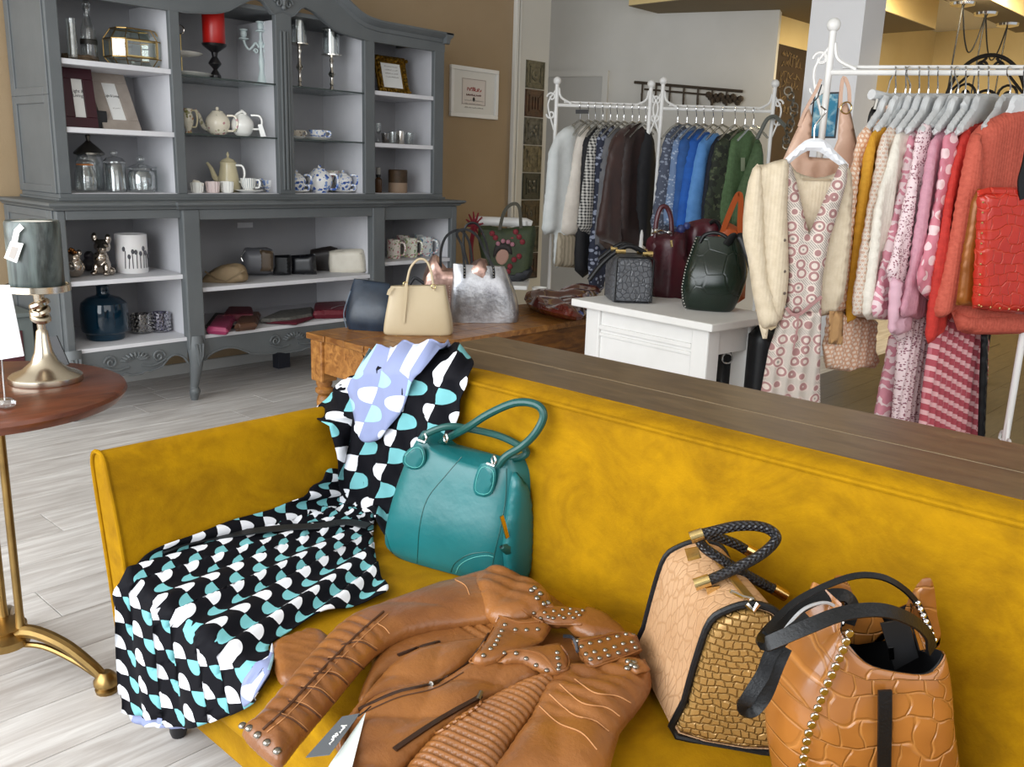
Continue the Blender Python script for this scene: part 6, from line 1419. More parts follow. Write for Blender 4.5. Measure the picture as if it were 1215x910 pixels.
# back: slightly reclined slab
bk_ = [(1.258, .36), (1.256, .5), (1.254, .65), (1.252, .745), (1.254, .765), (1.262, .776), (1.28, .782), (1.31, .783), (1.33, .778), (1.336, .76), (1.336, .5), (1.33, .16), (1.262, .16)]
yb0, yb1 = -.75, 1.775
def backtop(y): return float(np.interp(y, [1.30, 1.40, 1.5, 1.58, 1.66, 1.72, 1.80], [.783, .779, .762, .74, .70, .655, .62]))
vs = []; fs = []; ys = np.concatenate([np.linspace(yb0, 1.25, 14), np.linspace(1.3, yb1, 24)]); m = len(bk_)
for y in ys: vs += [(x, y, z if z < .2 else .36+(z-.36)*(backtop(y)-.36)/(.783-.36)) for x, z in bk_]
for i in range(len(ys)-1):
    for k in range(m): q = (k+1) % m; fs.append((i*m+k, i*m+q, (i+1)*m+q, (i+1)*m+k))
fs += [tuple(range(m-1, -1, -1)), tuple(range((len(ys)-1)*m, len(ys)*m))]
mk('backrest', MB().add(vs, fs), VEL, so, ang=50)
mk('back_piping', MB().tube([(1.2535, y, backtop(y)-.012) for y in ys], .0045, 8), VEL, so)
mk('back_piping', MB().tube([(1.333, y, backtop(y)-.007) for y in ys], .0035, 8), VEL, so)
# arm: flares outwards, front edge piped
def armsec(x, k):
    return [(x, 1.652+.0*k, .30), (x, 1.66, .40), (x, 1.682, .5), (x, 1.71, .59), (x, 1.718, .612), (x, 1.728, .622), (x, 1.745, .626), (x, 1.762, .622), (x, 1.775, .605), (x, 1.772, .56), (x, 1.735, .36), (x, 1.71, .2), (x, 1.665, .2)]
xs_ = [.70, .702, .75, .85, .95, 1.05, 1.15, 1.22, 1.262]
vs = []; fs = []
for k, x in enumerate(xs_): vs += armsec(x, k)
m = 13
for i in range(len(xs_)-1):
    for k in range(m): q = (k+1) % m; fs.append((i*m+k, (i+1)*m+k, (i+1)*m+q, i*m+q))
fs += [tuple(range(m)), tuple(range(len(vs)-1, len(vs)-m-1, -1))]
ar = mk('arm', MB().add(vs, fs), VEL, so, ang=50)
sec = armsec(.698, 0)
mk('arm_piping', MB().tube(cr([sec[i] for i in (0, 1, 2, 3, 4, 5, 6)], 4), .0045, 8), VEL, ar)
mk('arm_piping', MB().tube(cr([sec[i] for i in (6, 7, 8, 9, 10, 11)], 4), .0045, 8), VEL, ar)
for (x, y) in ((.78, 1.647), (1.27, 1.69), (.78, -.65), (1.27, -.65)): mk('leg', MB().lathe((x, y, 0), [(.015, 0), (.018, .01), (.024, .16)], 14), plain('black_wood', '#17161a', .4), so)

# ================================================================== patterned dress draped over the sofa corner
def hit(x, y):
    """nearest sofa surface behind a pixel: point, normal, unrolled coordinates"""
    d = ray(x, y); best = None
    def tryp(t, P, n, uv):
        nonlocal best
        if t > 0 and (best is None or t < best[0]): best = (t, P, n, uv)
    t = (SZT+.004-CAMH)/d.z; P = CAM+d*t
    if P.x >= SX0-.0065 and P.x < 1.262 and P.y < 1.70: tryp(t, P, Vector((0, 0, 1)), (P.y, P.x))
    t = (SX0-.006)/d.x; P = CAM+d*t
    if P.z < SZT+.004 and P.y < 1.66: tryp(t, P, Vector((-1, 0, 0)), (P.y, SX0-(SZT-P.z)))
    t = 1.25/d.x; P = CAM+d*t
    if P.z >= SZT and P.z < backtop(P.y)+.006: tryp(t, P, Vector((-1, 0, 0)), (P.y, 1.262+P.z-SZT))
    zt = .788
    for _ in range(12):
        t = (zt-CAMH)/d.z; P = CAM+d*t; zt = .5*zt+.5*(backtop(P.y)+.006)
    if 1.2499 <= P.x < 1.40: tryp(t, P, Vector((0, 0, 1)), (P.y, 1.262+backtop(P.y)-SZT+P.x-1.25))
    t = 1.66/d.y; P = CAM+d*t
    if best is None or (P.z > SZT and P.z < .62 and t < best[0]): tryp(t, P, Vector((0, -1, 0)), (1.66+max(0, P.z-SZT), P.x))
    return best
def dressmat(name, base, w1, w2, thin=False):
    b = MatB(name, .7, 0, Specular_IOR_Level=.12); x, y, z = b.xy('UV')
    f = y.fr(); k = x.fr()
    # white dome over the base line, aqua bowl below it
    a = (k-.25)/.235; h = f/.52; dome = (a*a+h*h).lt(1)*k.lt(.5)
    a2 = (k-.75)/.235; h2 = (1-f)/.48; bowl = (a2*a2+h2*h2).lt(1)*k.gt(.5)
    c = b.mix(dome, base, w1); c = b.mix(bowl, c, w2); b.color(c); return b.m
DRESS = dressmat('wave_print', '#0d0d13', '#dfe0e6', '#74b4b9'); LINING = dressmat('wave_print_reverse', '#8790b4', '#cfd4e2', '#9cc3d2')
def drape(outl, mat, name, parent, off, wf, uvf, res=5, smooth=6):
    B = np.array(cr(outl, 6, True)); Bp = []
    for i in range(len(B)):
        a, b = B[i], B[(i+1) % len(B)]; k = max(1, int(np.linalg.norm(b-a)/res))
        for j in range(k): Bp.append(a+(b-a)*j/k)
    B = np.array(Bp); n = len(B); lo, hi = B.min(0), B.max(0)
    g = np.array([(u, v) for v in np.arange(lo[1], hi[1], res) for u in np.arange(lo[0], hi[0], res)]); g = g[inside(B, g)]; g = g[bdist(B, g) > res*.5]
    A = np.vstack([B, g]); r = delaunay_2d_cdt([Vector(p) for p in A], [(i, (i+1) % n) for i in range(n)], [], 1, 1e-7)
    V2 = [tuple(v) for v in r[0]]; tri = [tuple(t) for t in r[2]]
    H = [hit(*p) for p in V2]; T = np.array([h[0] for h in H])
    nb = [set() for _ in V2]
    for a, b, c in tri: nb[a] |= {b, c}; nb[b] |= {a, c}; nb[c] |= {a, b}
    T0 = T.copy()
    for _ in range(smooth): T = np.array([.5*T[i]+.5*np.mean([T[j] for j in nb[i]]) if nb[i] else T[i] for i in range(len(T))])
    T = np.minimum(T, T0)        # never sink below the sofa
    vs = []; uv = []
    for i, p in enumerate(V2):
        P = CAM+ray(*p)*T[i]; nrm = H[i][2]; u_, v_ = uvf(p, H[i][3]); vs.append(P+nrm*(off+wf(p, u_, v_))); uv.append((u_, v_))
    fs = []
    for a, b, c in tri:
        nn = (Vector(vs[b])-Vector(vs[a])).cross(Vector(vs[c])-Vector(vs[a])); fs.append((a, b, c) if nn.dot(CAM-Vector(vs[a])) > 0 else (a, c, b))
    return mk(name, MB().add(vs, fs, uv), mat, parent, ang=180, solid=.002)
Pd0 = hit(300, 720)[1]
dr_ = thing('patterned_dress', 'pleated dress in navy with white and aqua half circles draped over the sofa corner', 'dress', (Pd0.x, Pd0.y, SZT))
W0 = hit(470, 560)[3]
import cmath
def skirt_uv(p, q):
    # pleats fan out from the waist towards the hem
    du, dv = q[0]-W0[0]-.12, q[1]-W0[1]-.30; r = math.hypot(du, dv); a = math.atan2(du, -dv)
    return (a*.78/.06, -r/.057)
def skirt_w(p, u, v): return .007*math.sin(u*2*pi*1.0)+.003*math.sin(u*9.1+v*.7)
drape([(388, 556), (372, 575), (330, 600), (255, 622), (190, 645), (158, 672), (143, 710), (138, 765), (141, 815), (152, 842), (190, 852), (225, 862), (268, 850), (300, 836), (318, 815), (324, 790), (322, 765), (380, 735), (440, 716), (461, 706), (450, 680), (443, 645), (447, 606), (462, 580), (440, 566), (415, 560)], DRESS, 'skirt', dr_, .009, skirt_w, skirt_uv)
def bod_uv(p, q): return ((p[1]*.95-p[0]*.3)/42, -(p[0]*.95+p[1]*.3)/34)
drape([(383, 486), (398, 470), (408, 452), (430, 434), (458, 421), (482, 414), (505, 417), (530, 422), (556, 432), (562, 446), (556, 478), (548, 512), (530, 522), (510, 522), (502, 540), (494, 572), (482, 610), (470, 655), (452, 640), (430, 606), (402, 588), (392, 545)], DRESS, 'bodice', dr_, .026, lambda p, u, v: .008*math.sin(p[0]*.16+p[1]*.05)+.004*math.sin(p[0]*.31-p[1]*.11), bod_uv)
drape([(428, 446), (446, 428), (476, 416), (504, 412), (522, 417), (532, 426), (514, 442), (500, 466), (488, 492), (470, 514), (452, 520), (440, 502), (431, 472)], LINING, 'lining', dr_, .042, lambda p, u, v: .006*math.sin(p[0]*.2), bod_uv)
drape([(148, 838), (165, 846), (190, 850), (224, 858), (235, 856), (222, 863), (190, 862), (165, 858)], LINING, 'hem_lining', dr_, .004, lambda p, u, v: .003*math.sin(p[0]*.4), bod_uv, 4)
drape([(302, 800), (318, 792), (323, 775), (325, 792), (318, 815), (303, 833), (298, 820)], LINING, 'hem_lining', dr_, .018, lambda p, u, v: 0, bod_uv, 4)
bp = [(193, 662), (230, 650), (290, 640), (340, 634), (380, 632), (411, 627), (440, 632)]
mk('belt', MB().strap([hit(x, y)[1]+Vector((-.004, 0, .017)) for x, y in cr(bp, 4)], .028, .003, Vector((0, 0, 1))), plain('black_sash', '#14171a', .6), dr_)

# ================================================================== teal handbag
TEAL = plain('teal_leather', '#1a696c', .34, c2='#145a5c', ns=4, bump=.0012, bs=30)
TEALD = plain('teal_leather_dark', '#0f4a46', .36)
rows = [(457, 659, 580, 693, .004, .085), (444, 645, 586, 682, -.004, .1), (447, 612, 590, 645, -.008, .11), (460, 570, 597, 605, .006, .105), (476, 535, 602, 570, .018, .09), (492, 513, 600, 548, .028, .062)]
mb, lv, fr = pxbag(rows, SZT+.004, (1, -.12, 0), e=3.6, n=48, ret=True, cap=True)
P = (lv[0][0]+lv[0][2])/2
tb = thing('teal_handbag', 'teal leather handbag with rolled handles leaning on the sofa back', 'handbag', (P.x, P.y, SZT))
# soft dip of the top edge
NV = 48; tot = len(mb.v)//NV
vv = [Vector(v) for v in mb.v]
for k in range(tot):
    w_ = max(0, (k/(tot-1)-.62)/.38)
    for i in range(NV):
        ca = math.cos(2*pi*i/NV); vv[k*NV+i].z -= .028*w_*w_*max(0, 1-(ca*1.1)**2)
mb.v = [tuple(v) for v in vv]
bd_ = mk('body', mb, TEAL, tb, ang=60)
fo = fr.sh(.012)
def onf(x, y, n=.004): return fr.at(x, y, n)
mk('handle', MB().tube(cr([tuple(fr.at(x, y, n)) for x, y, n in ((592, 552, -.02), (601, 541, -.02), (620, 529, -.03), (636, 513, -.03), (645, 493, -.035), (636, 480, -.035), (611, 478, -.03), (580, 491, -.02), (555, 507, -.02), (531, 520, -.05), (522, 527, -.06))], 5), .0078, 10), TEALD, tb)
mk('handle', MB().tube(cr([tuple(fr.at(x, y, n)) for x, y, n in ((500, 524, -.02), (506, 515, -.02), (531, 506, -.03), (558, 509, -.05), (592, 517, -.06), (617, 529, -.06), (625, 537, -.05), (616, 543, -.05), (600, 545, -.055), (590, 552, -.06))], 5), .0072, 10), TEALD, tb)
# leather tabs with rings
for q in ([(493, 528), (502, 531), (505, 545), (499, 556), (488, 557), (478, 550), (480, 538)], [(571, 550), (586, 554), (588, 570), (583, 586), (573, 590), (562, 585), (563, 568)]):
    o_ = -.015 if q[0][0] < 520 else -.012
    tbm = mk('tab', pillow(q, fr.sh(o_), .006, .004, R=.006, res=.008, sm=3), TEAL, tb)
    mk('stitching', MB().tube([fr.sh(o_).at(sum(p[0] for p in q)/len(q)+(x-sum(p[0] for p in q)/len(q))*.8, sum(p[1] for p in q)/len(q)+(y-sum(p[1] for p in q)/len(q))*.8, .006) for x, y in cr(q, 3, True)], .0006, 4, closed=True), plain('teal_thread', '#5fb0a8', .6), tbm)
mb = MB()
for (x, y) in ((504, 519), (529, 520), (586, 546)): mb.tube(arc(fr.at(x, y, -.016), .0085, 0, 2*pi, 14, fr.U*.75+fr.N*.5, fr.V)[:-1], .0022, 8, closed=True)
for (x, y) in ((500, 522), (582, 550)): mb.tube([fr.at(x-4, y, -.012), fr.at(x+5, y+3, -.01)], .003, 8)
mk('ring', mb, CHROME, tb)
def dropper(objs):
    from mathutils.bvhtree import BVHTree
    V_ = []; F_ = []
    for o in objs:
        k0 = len(V_); off = _off[o.name]; V_ += [v.co+off for v in o.data.vertices]; F_ += [[i+k0 for i in p.vertices] for p in o.data.polygons]
    T_ = BVHTree.FromPolygons(V_, F_)
    def f(x, y, up=0):
        d = ray(x, y).normalized(); h = T_.ray_cast(CAM, d)
        if h[0] is None: return None
        n = h[1] if h[1].dot(d) < 0 else -h[1]; return h[0]+n*up
    return f
tdrop = dropper([bpy.data.objects[bd_.name]])
for q in ([(548, 542), (528, 565), (507, 592), (498, 625), (495, 668)], [(534, 681), (540, 668), (556, 658), (575, 655), (586, 657)], [(452, 604), (456, 625), (462, 648), (468, 660)], [(601, 556), (600, 590), (594, 625), (586, 660), (582, 688)]):
    pp = [tdrop(x, y, .0004) for x, y in cr(q, 6)]; mk('seam', MB().tube([p for p in pp if p], .0009, 5), TEALD, tb)
pp = [tdrop(x, y, .0003) for x, y in cr([(540, 682), (546, 670), (560, 662), (577, 659), (586, 661)], 6)]; mk('stitching', MB().tube([p for p in pp if p], .0006, 4), plain('teal_thread', '#5fb0a8', .6), tb)
zg = Frame(lv[2][1], Vector((1, -.12, 0)), (0, 0, 1))
zp = zg.at(597, 612, .004)
mk('gusset', pillow([(608, 560), (620, 568), (630, 588), (632, 640), (626, 686), (604, 690), (596, 650), (602, 600)], zg.sh(-.004), .016, .006, R=.03, res=.01, sm=2), TEAL, tb, ang=180)
mk('zip_pull', MB().strap([zg.at(595, 612, .006), zg.at(598, 622, .007), zg.at(602, 638, .006)], .008, .003, zg.N), GOLD, tb)
mk('zip_tab', pillow([(592, 648), (606, 645), (619, 648), (616, 656), (600, 658)], zg.sh(.004), .004, .003, R=.004, res=.008, sm=2), TEALD, tb)

# ================================================================== cognac leather jacket on the seat
def cognac(name='cognac_leather', c1='#96602f', c2='#744623'):
    if name in _pm: return _pm[name]
    b = MatB(name, .4); n = b.noise(7, 4, rough=.6); b.color(b.mix(b.ramp(n, .3, .7), c1, c2)); b.rough(b.noise(14, 3)*.25+.2); b.bump(b.noise(48, 4, rough=.6, dist=.2), .0022, .8); _pm[name] = b.m; return b.m
CL = cognac(); STUD = plain('gunmetal_stud', '#8f8a82', .22, 1)
Pj = Pz(560, 800, SZT)
jk = thing('leather_jacket', 'cognac leather biker jacket with studded collar spread on the sofa seat', 'jacket', (Pj.x, Pj.y, SZT))
Z0 = SZT+.004
LAY = []
def layer(px, z, T, Tb, R=.03, fold=None, name='panel', res=.009, sm=3, mat=None):
    o = mk(name, pillow(px, hplane(z), T, Tb, R=R, res=res, sm=sm, fold=fold), mat or CL, jk, ang=180); LAY.append(o); return o
def axisfold(p0, p1, z, period, amp, rng=(0, 1), base=None):
    a = Pz(*p0, z); b = Pz(*p1, z); d = Vector((b.x-a.x, b.y-a.y)); L = d.length; d /= L
    def f(u, v, dd):
        s_ = (u-a.x)*d.x+(v-a.y)*d.y
        k = amp*(abs(math.sin(pi*s_/period))**.6-.7) if rng[0]*L < s_ < rng[1]*L else 0
        return k+(base(u, v, dd) if base else 0)
    return f
def wr(u, v, d):
    a = u*38+v*27+1.6*math.sin(v*16+u*7); b = v*52-u*21+1.4*math.sin(u*19)
    return .009*(abs(math.sin(a*.5))**.7-.6)+.006*(abs(math.sin(b*.5+1))**.7-.6)
layer([(455, 726), (520, 694), (590, 684), (640, 700), (700, 738), (752, 765), (765, 800), (740, 830), (690, 850), (620, 930), (420, 940), (395, 915), (415, 860), (440, 800), (440, 760)], Z0+.012, .016, .01, .05, wr, 'body', res=.008)
layer([(322, 768), (340, 757), (372, 748), (392, 760), (380, 800), (345, 812), (330, 808)], Z0+.012, .012, .01, .02, axisfold((330, 800), (385, 755), Z0, .02, .004), 'side_flap')
layer([(455, 770), (510, 745), (565, 735), (620, 720), (640, 735), (600, 765), (560, 780), (500, 790), (455, 805), (440, 830), (425, 830)], Z0+.028, .012, .012, .03, axisfold((480, 780), (620, 720), Z0, .018, .008, (.3, 1)), 'quilted_yoke', res=.006)
# left sleeve with quilted forearm
layer([(592, 682), (545, 690), (480, 712), (415, 737), (372, 775), (335, 820), (303, 856), (287, 872), (312, 898), (334, 908), (358, 880), (398, 832), (447, 776), (495, 752), (555, 742), (615, 735), (640, 715), (622, 690)], Z0+.042, .026, .02, .045, axisfold((300, 885), (600, 700), Z0+.04, .026, .006, (.04, .52), lambda u, v, d: .5*wr(u, v, d)), 'sleeve', res=.005)
layer([(560, 690), (590, 681), (625, 690), (655, 715), (650, 732), (610, 742), (580, 735), (565, 715)], Z0+.052, .024, .02, .03, axisfold((560, 740), (640, 690), Z0, .034, .008, (0, 1), wr), 'shoulder')
# front panels
layer([(430, 842), (470, 822), (520, 812), (560, 790), (590, 770), (640, 778), (655, 800), (600, 822), (540, 862), (490, 905), (450, 940), (410, 930), (405, 890)], Z0+.034, .018, .014, .035, wr, 'front_panel', res=.006)
layer([(395, 875), (425, 838), (460, 795), (510, 770), (560, 762), (590, 765), (560, 788), (515, 812), (465, 826), (432, 846), (410, 895)], Z0+.036, .016, .014, .03, wr, 'front_panel', res=.006)
# ribbed side panel
layer([(478, 930), (520, 872), (570, 838), (620, 812), (655, 802), (664, 812), (640, 842), (605, 890), (580, 935)], Z0+.036, .018, .014, .03, axisfold((500, 940), (660, 800), Z0+.04, .0135, .011), 'ribbed_panel', res=.0035)
# right sleeve
layer([(655, 803), (690, 795), (740, 786), (768, 795), (773, 815), (760, 840), (735, 872), (705, 935), (575, 945), (598, 898), (630, 850)], Z0+.036, .026, .022, .05, axisfold((620, 900), (745, 790), Z0+.05, .03, .007, (.38, 1), wr), 'sleeve', res=.007)
# lapels and collar
layer([(592, 730), (586, 745), (572, 768), (556, 786), (575, 790), (600, 782), (625, 772), (645, 760), (655, 745), (640, 737), (615, 738)], Z0+.056, .008, .01, .012, wr, 'lapel', sm=1)
layer([(590, 786), (605, 772), (640, 770), (665, 765), (676, 780), (675, 796), (660, 800), (640, 796), (620, 786)], Z0+.058, .008, .012, .012, wr, 'lapel', sm=1)
layer([(618, 724), (632, 718), (660, 722), (695, 725), (705, 732), (690, 742), (660, 742), (640, 738)], Z0+.058, .01, .012, .014, None, 'collar', sm=1)
layer([(695, 724), (722, 735), (745, 752), (755, 765), (735, 762), (700, 760), (680, 752), (672, 745)], Z0+.05, .012, .012, .014, wr, 'collar_back', sm=1)
layer([(678, 760), (705, 757), (735, 750), (756, 754), (762, 772), (735, 782), (703, 793), (690, 782)], Z0+.06, .009, .014, .012, None, 'collar', sm=1)
layer([(632, 702), (645, 700), (655, 714), (660, 722), (645, 722)], Z0+.066, .006, .008, .008, None, 'epaulette', sm=1)
layer([(738, 790), (748, 780), (765, 782), (772, 795), (755, 800)], Z0+.06, .006, .008, .008, None, 'epaulette', sm=1)
def cj(l): return [(540+x/3.792, 670+y/3.792) for x, y in l]
st = cj([(225, 270), (210, 298), (200, 320), (190, 340), (180, 360), (160, 378), (128, 408), (272, 292), (322, 293), (372, 290), (222, 397), (275, 398), (320, 422), (365, 452), (413, 475), (468, 450), (462, 420), (465, 470), (460, 395)])
st2 = cj([(355, 217), (385, 240), (403, 215), (445, 208), (442, 240), (485, 202), (470, 228), (490, 238), (520, 198), (515, 220), (533, 238), (548, 212), (560, 226), (575, 205), (420, 235)])
st3 = cj([(553, 342), (608, 353), (652, 345), (690, 333), (730, 322), (770, 312), (800, 316), (570, 368), (628, 392), (676, 384), (718, 370), (757, 355), (797, 347), (590, 402), (610, 425), (650, 420), (690, 408), (735, 396), (772, 385), (812, 372)])
st4 = cj([(345, 115), (360, 105), (385, 130), (370, 150), (420, 170), (400, 175)]); st5 = cj([(775, 465), (805, 440), (780, 435), (812, 458), (795, 450)])
studm = None
def stud(x, y, z, r):
    global studm
    P = jp(x, y)
    if studm is None:
        studm = mk('stud', MB().lathe(P, [(1, -.2), (1, .1), (.9, .35), (.6, .62), (.2, .75)], 10), STUD, jk)
        # unit stud scaled per copy
        me = studm.data
        off = P-_off[jk.name]
        for v in me.vertices: v.co = v.co-off
        studm.location = off; studm.scale = (r, r, r); return
    o = studm.copy(); col.objects.link(o); o.parent = jk; o.location = P-_off[jk.name]; o.scale = (r, r, r)
from mathutils.bvhtree import BVHTree
_v = []; _f = []
for o in LAY:
    k0 = len(_v); off = _off[o.name]; _v += [v.co+off for v in o.data.vertices]; _f += [[i+k0 for i in p.vertices] for p in o.data.polygons]
JT = BVHTree.FromPolygons(_v, _f)
def jp(x, y, up=.0):
    h = JT.ray_cast(CAM, ray(x, y).normalized())
    if h[0] is None: return Pz(x, y, Z0+.03+up)
    n = h[1] if h[1].z > 0 else -h[1]; return h[0]+n*up
for L_s, r in ((st, .0042), (st2, .0038), (st3, .0043), (st4, .0055), (st5, .0055)):
    for x, y in L_s: stud(x, y, None, r)
for x, y in ((288, 861), (296, 864), (306, 872), (317, 881), (329, 891)): stud(x, y, None, .006)
def jline(pts, r, mat, name, up=.0008, n=7): return mk(name, MB().tube([jp(x, y, up) for x, y in cr(pts, n)], r, 5), mat, jk)
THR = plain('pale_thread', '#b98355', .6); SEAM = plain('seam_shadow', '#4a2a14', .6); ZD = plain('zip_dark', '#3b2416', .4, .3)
jline([(455, 726), (425, 752), (380, 797), (340, 840), (312, 866)], .0022, SEAM, 'sleeve_seam')
jline([(460, 729), (430, 756), (386, 800), (345, 845), (317, 869)], .0008, THR, 'stitching')
for q in ([(405, 765), (428, 762), (447, 772)], [(388, 782), (412, 782), (432, 794)], [(372, 799), (396, 800), (414, 814)], [(356, 816), (378, 819), (396, 834)], [(342, 832), (362, 838), (380, 852)], [(330, 848), (348, 855), (364, 868)]):
    jline(q, .0011, SEAM, 'quilt_seam', .0004); jline([(x+1, y-2) for x, y in q], .0005, THR, 'stitching')
for q in ([(640, 838), (662, 858), (690, 870), (708, 890)], [(652, 824), (680, 848), (705, 855), (722, 868)], [(664, 812), (690, 834), (720, 840), (735, 850)], [(682, 806), (705, 822), (732, 826), (748, 834)]):
    jline(q, .0009, THR, 'stitching')
for q in ([(540, 688), (552, 695), (557, 706)], [(447, 740), (456, 745), (462, 752)]): jline(q, .0009, THR, 'stitching')
# rolled edges of lapels and collar
for q in ([(592, 731), (584, 747), (571, 768), (557, 785)], [(592, 731), (616, 739), (640, 738)], [(589, 784), (606, 773), (640, 776), (660, 797)], [(660, 797), (673, 793), (674, 780), (666, 767)], [(680, 762), (704, 758), (735, 751), (755, 756)], [(680, 763), (690, 781), (703, 791), (735, 781), (760, 771)], [(619, 723), (640, 737), (660, 741), (690, 741)]):
    jline(q, .0019, CL, 'rolled_edge', .0006); 
jline([(425, 842), (470, 822), (515, 811), (548, 792), (565, 775), (580, 752)], .0024, ZD, 'main_zip')
jline([(429, 847), (472, 828), (516, 817), (550, 798)], .0009, SEAM, 'main_zip_edge')
mk('pocket_zip', MB().strap([jp(x, y, .0012) for x, y in cr([(468, 890), (500, 868), (535, 846), (570, 826)], 6)], .008, .0028, (0, 0, 1)), ZD, jk)
jline([(514, 868), (520, 870), (545, 854), (568, 838), (571, 830)], .0024, CL, 'pocket_welt', .001)
jline([(472, 778), (500, 768), (522, 762)], .003, ZD, 'chest_zip')
mk('zip_slider', MB().tube([jp(570, 822, .003), jp(566, 831, .003)], .0035, 6), STUD, jk); mk('zip_slider', MB().tube([jp(511, 814, .003), jp(521, 808, .003)], .004, 6), STUD, jk)
jline([(668, 756), (678, 757), (684, 764), (686, 774)], .003, plain('grey_lining', '#4a4d55', .5), 'neck_lining', .002)
# swing tag
hp = Frame((0, 0, Z0+.062), (1, 0, 0), (0, 1, 0))
tg = mk('swing_tag', MB().prism([hp.at(x, y) for x, y in ((363, 899), (406, 851), (427, 847), (391, 896))], (0, 0, .0012)), plain('grey_tag_card', '#5f6368', .6), jk, ang=0)
mk('swing_tag', MB().prism([Vector((p.x, p.y, p.z-.004*k)) for k, p in enumerate([hp.at(x, y, -.003) for x, y in ((434, 846), (417, 910), (410, 935), (372, 930), (392, 893))])], (0, 0, .001)), plain('pale_tag_card', '#dfe8e6', .6), jk, ang=0)
ta, tb_ = hp.at(389, 884), hp.at(410, 861); td_ = tb_-ta
tfr = Frame((ta+tb_)/2+Vector((0, 0, .0014)), td_, Vector((0, 0, 1)).cross(td_))
scribble(tfr, -td_.length/2, -.0035, td_.length*.92, .0075, 'tag_print', PAPER, jk, n=.0004, r=.0007, seed=12)
mk('tag_cord', MB().tube([hp.at(425, 850, .001), hp.at(432, 845, .003), hp.at(440, 838, -.006)], .001, 5), BLACK, jk)

# ================================================================== beige crocodile frame bag
SUEDE = croc('blush_croc_suede', '#c09a76', '#ae8661', 62, .5, .0008, (1, 1, .6), edge=.1)
GOLDC = crocgrid('gold_croc', '#b08a52', '#96733f', .0125, .0105, .3, .0022, .35, .85, c3='#8f6c3a')
A, B = Pz(803, 873, Z0), Pz(919, 893, Z0); C0 = Pz(757, 781, Z0)
U = (B-A).normalized(); EF = Frame(A, U, (0, 0, 1)); Ed = (C0-A); Ed.z = 0
endpx = [(803, 873), (812, 832), (829, 772), (843, 737), (862, 724), (886, 717), (910, 720), (925, 731), (934, 760), (937, 795), (930, 850), (919, 893)]
P = (A+B)/2+Ed/2
cb_ = thing('crocodile_bag', 'beige crocodile embossed bag with black piping and braided handles on the sofa', 'handbag', (P.x, P.y, SZT))
ep = [EF.at(*p) for p in cr(endpx, 3, True)]
Z_ = Vector((0, 0, 1))
mk('body', MB().prism(ep, Ed), SUEDE, cb_, ang=40)
mk('end_panel', pillow([(870+(x-870)*.94, 806+(y-806)*.94) for x, y in endpx], EF.sh(.001), .008, .001, R=.02, res=.008, sm=3), GOLDC, cb_, ang=180)
mk('piping', MB().tube(ep, .0055, 8, closed=True), BLACK, cb_)
mk('piping', MB().tube([p+Ed for p in ep], .0055, 8, closed=True), BLACK, cb_)
top = EF.at(893, 716)
mk('zip', MB().strap([top+Ed*.0+Z_*.002, top+Ed*.5+Z_*.002, top+Ed+Z_*.002], .012, .004, Z_), plain('zip_gold', '#a8884a', .35, .8), cb_)
mk('zip_pull', MB().tube([top+Z_*.006-EF.N*0, EF.at(880, 708, .008), EF.at(866, 701, .01)], .003, 6).tube([EF.at(886, 716, .008), EF.at(894, 724, .01), EF.at(900, 716, .008)], .004, 6), SILVER, cb_)
mf = vplane(top+Ed*.5, 0)
def braid():
    b = MatB('braided_leather', .35); x, y, z = b.xy('UV'); h = ((x*6+y*110).fr()-.5).ab()+((x*6-y*110).fr()-.5).ab(); b.color(b.mix(b.ramp(h, .2, .8), '#0a0a0d', '#26262c')); b.bump(h, .003); return b.m
BR = braid()
h1 = [(840, 689, .035), (876, 673, .035), (907, 655, .025), (921, 638, .01), (907, 626, 0), (876, 624, 0), (839, 632, .005), (830, 634, .005)]
h2 = [(829, 640, .0), (836, 650, .0), (852, 661, .005), (886, 682, .005), (921, 701, .0)]
h3 = [(832, 634, -.03), (850, 637, -.035), (872, 645, -.04), (886, 653, -.045)]
for h_ in (h1, h2, h3): mk('handle', MB().tube(cr([tuple(mf.at(x, y, n)) for x, y, n in h_], 8), .0078, 10), BR, cb_)
for (x0, y0, x1, y1, n) in ((824, 694, 842, 688, .036), (819, 638, 834, 633, .005), (917, 698, 932, 707, 0), (884, 651, 896, 657, -.045)): mk('handle_cap', MB().tube([mf.at(x0, y0, n), mf.at(x1, y1, n)], .0092, 12), GOLD, cb_)
sf = Frame(A, Ed, Z_)
for (x, y) in ((821, 657), (846, 703)):
    g_ = mk('crown_plate', MB().prism([mf.at(x+a_, y+b2, .04 if y > 680 else .0) for a_, b2 in ((-9, -6), (7, -9), (11, 4), (-5, 8))], mf.N*.003), GOLD, cb_, ang=0)

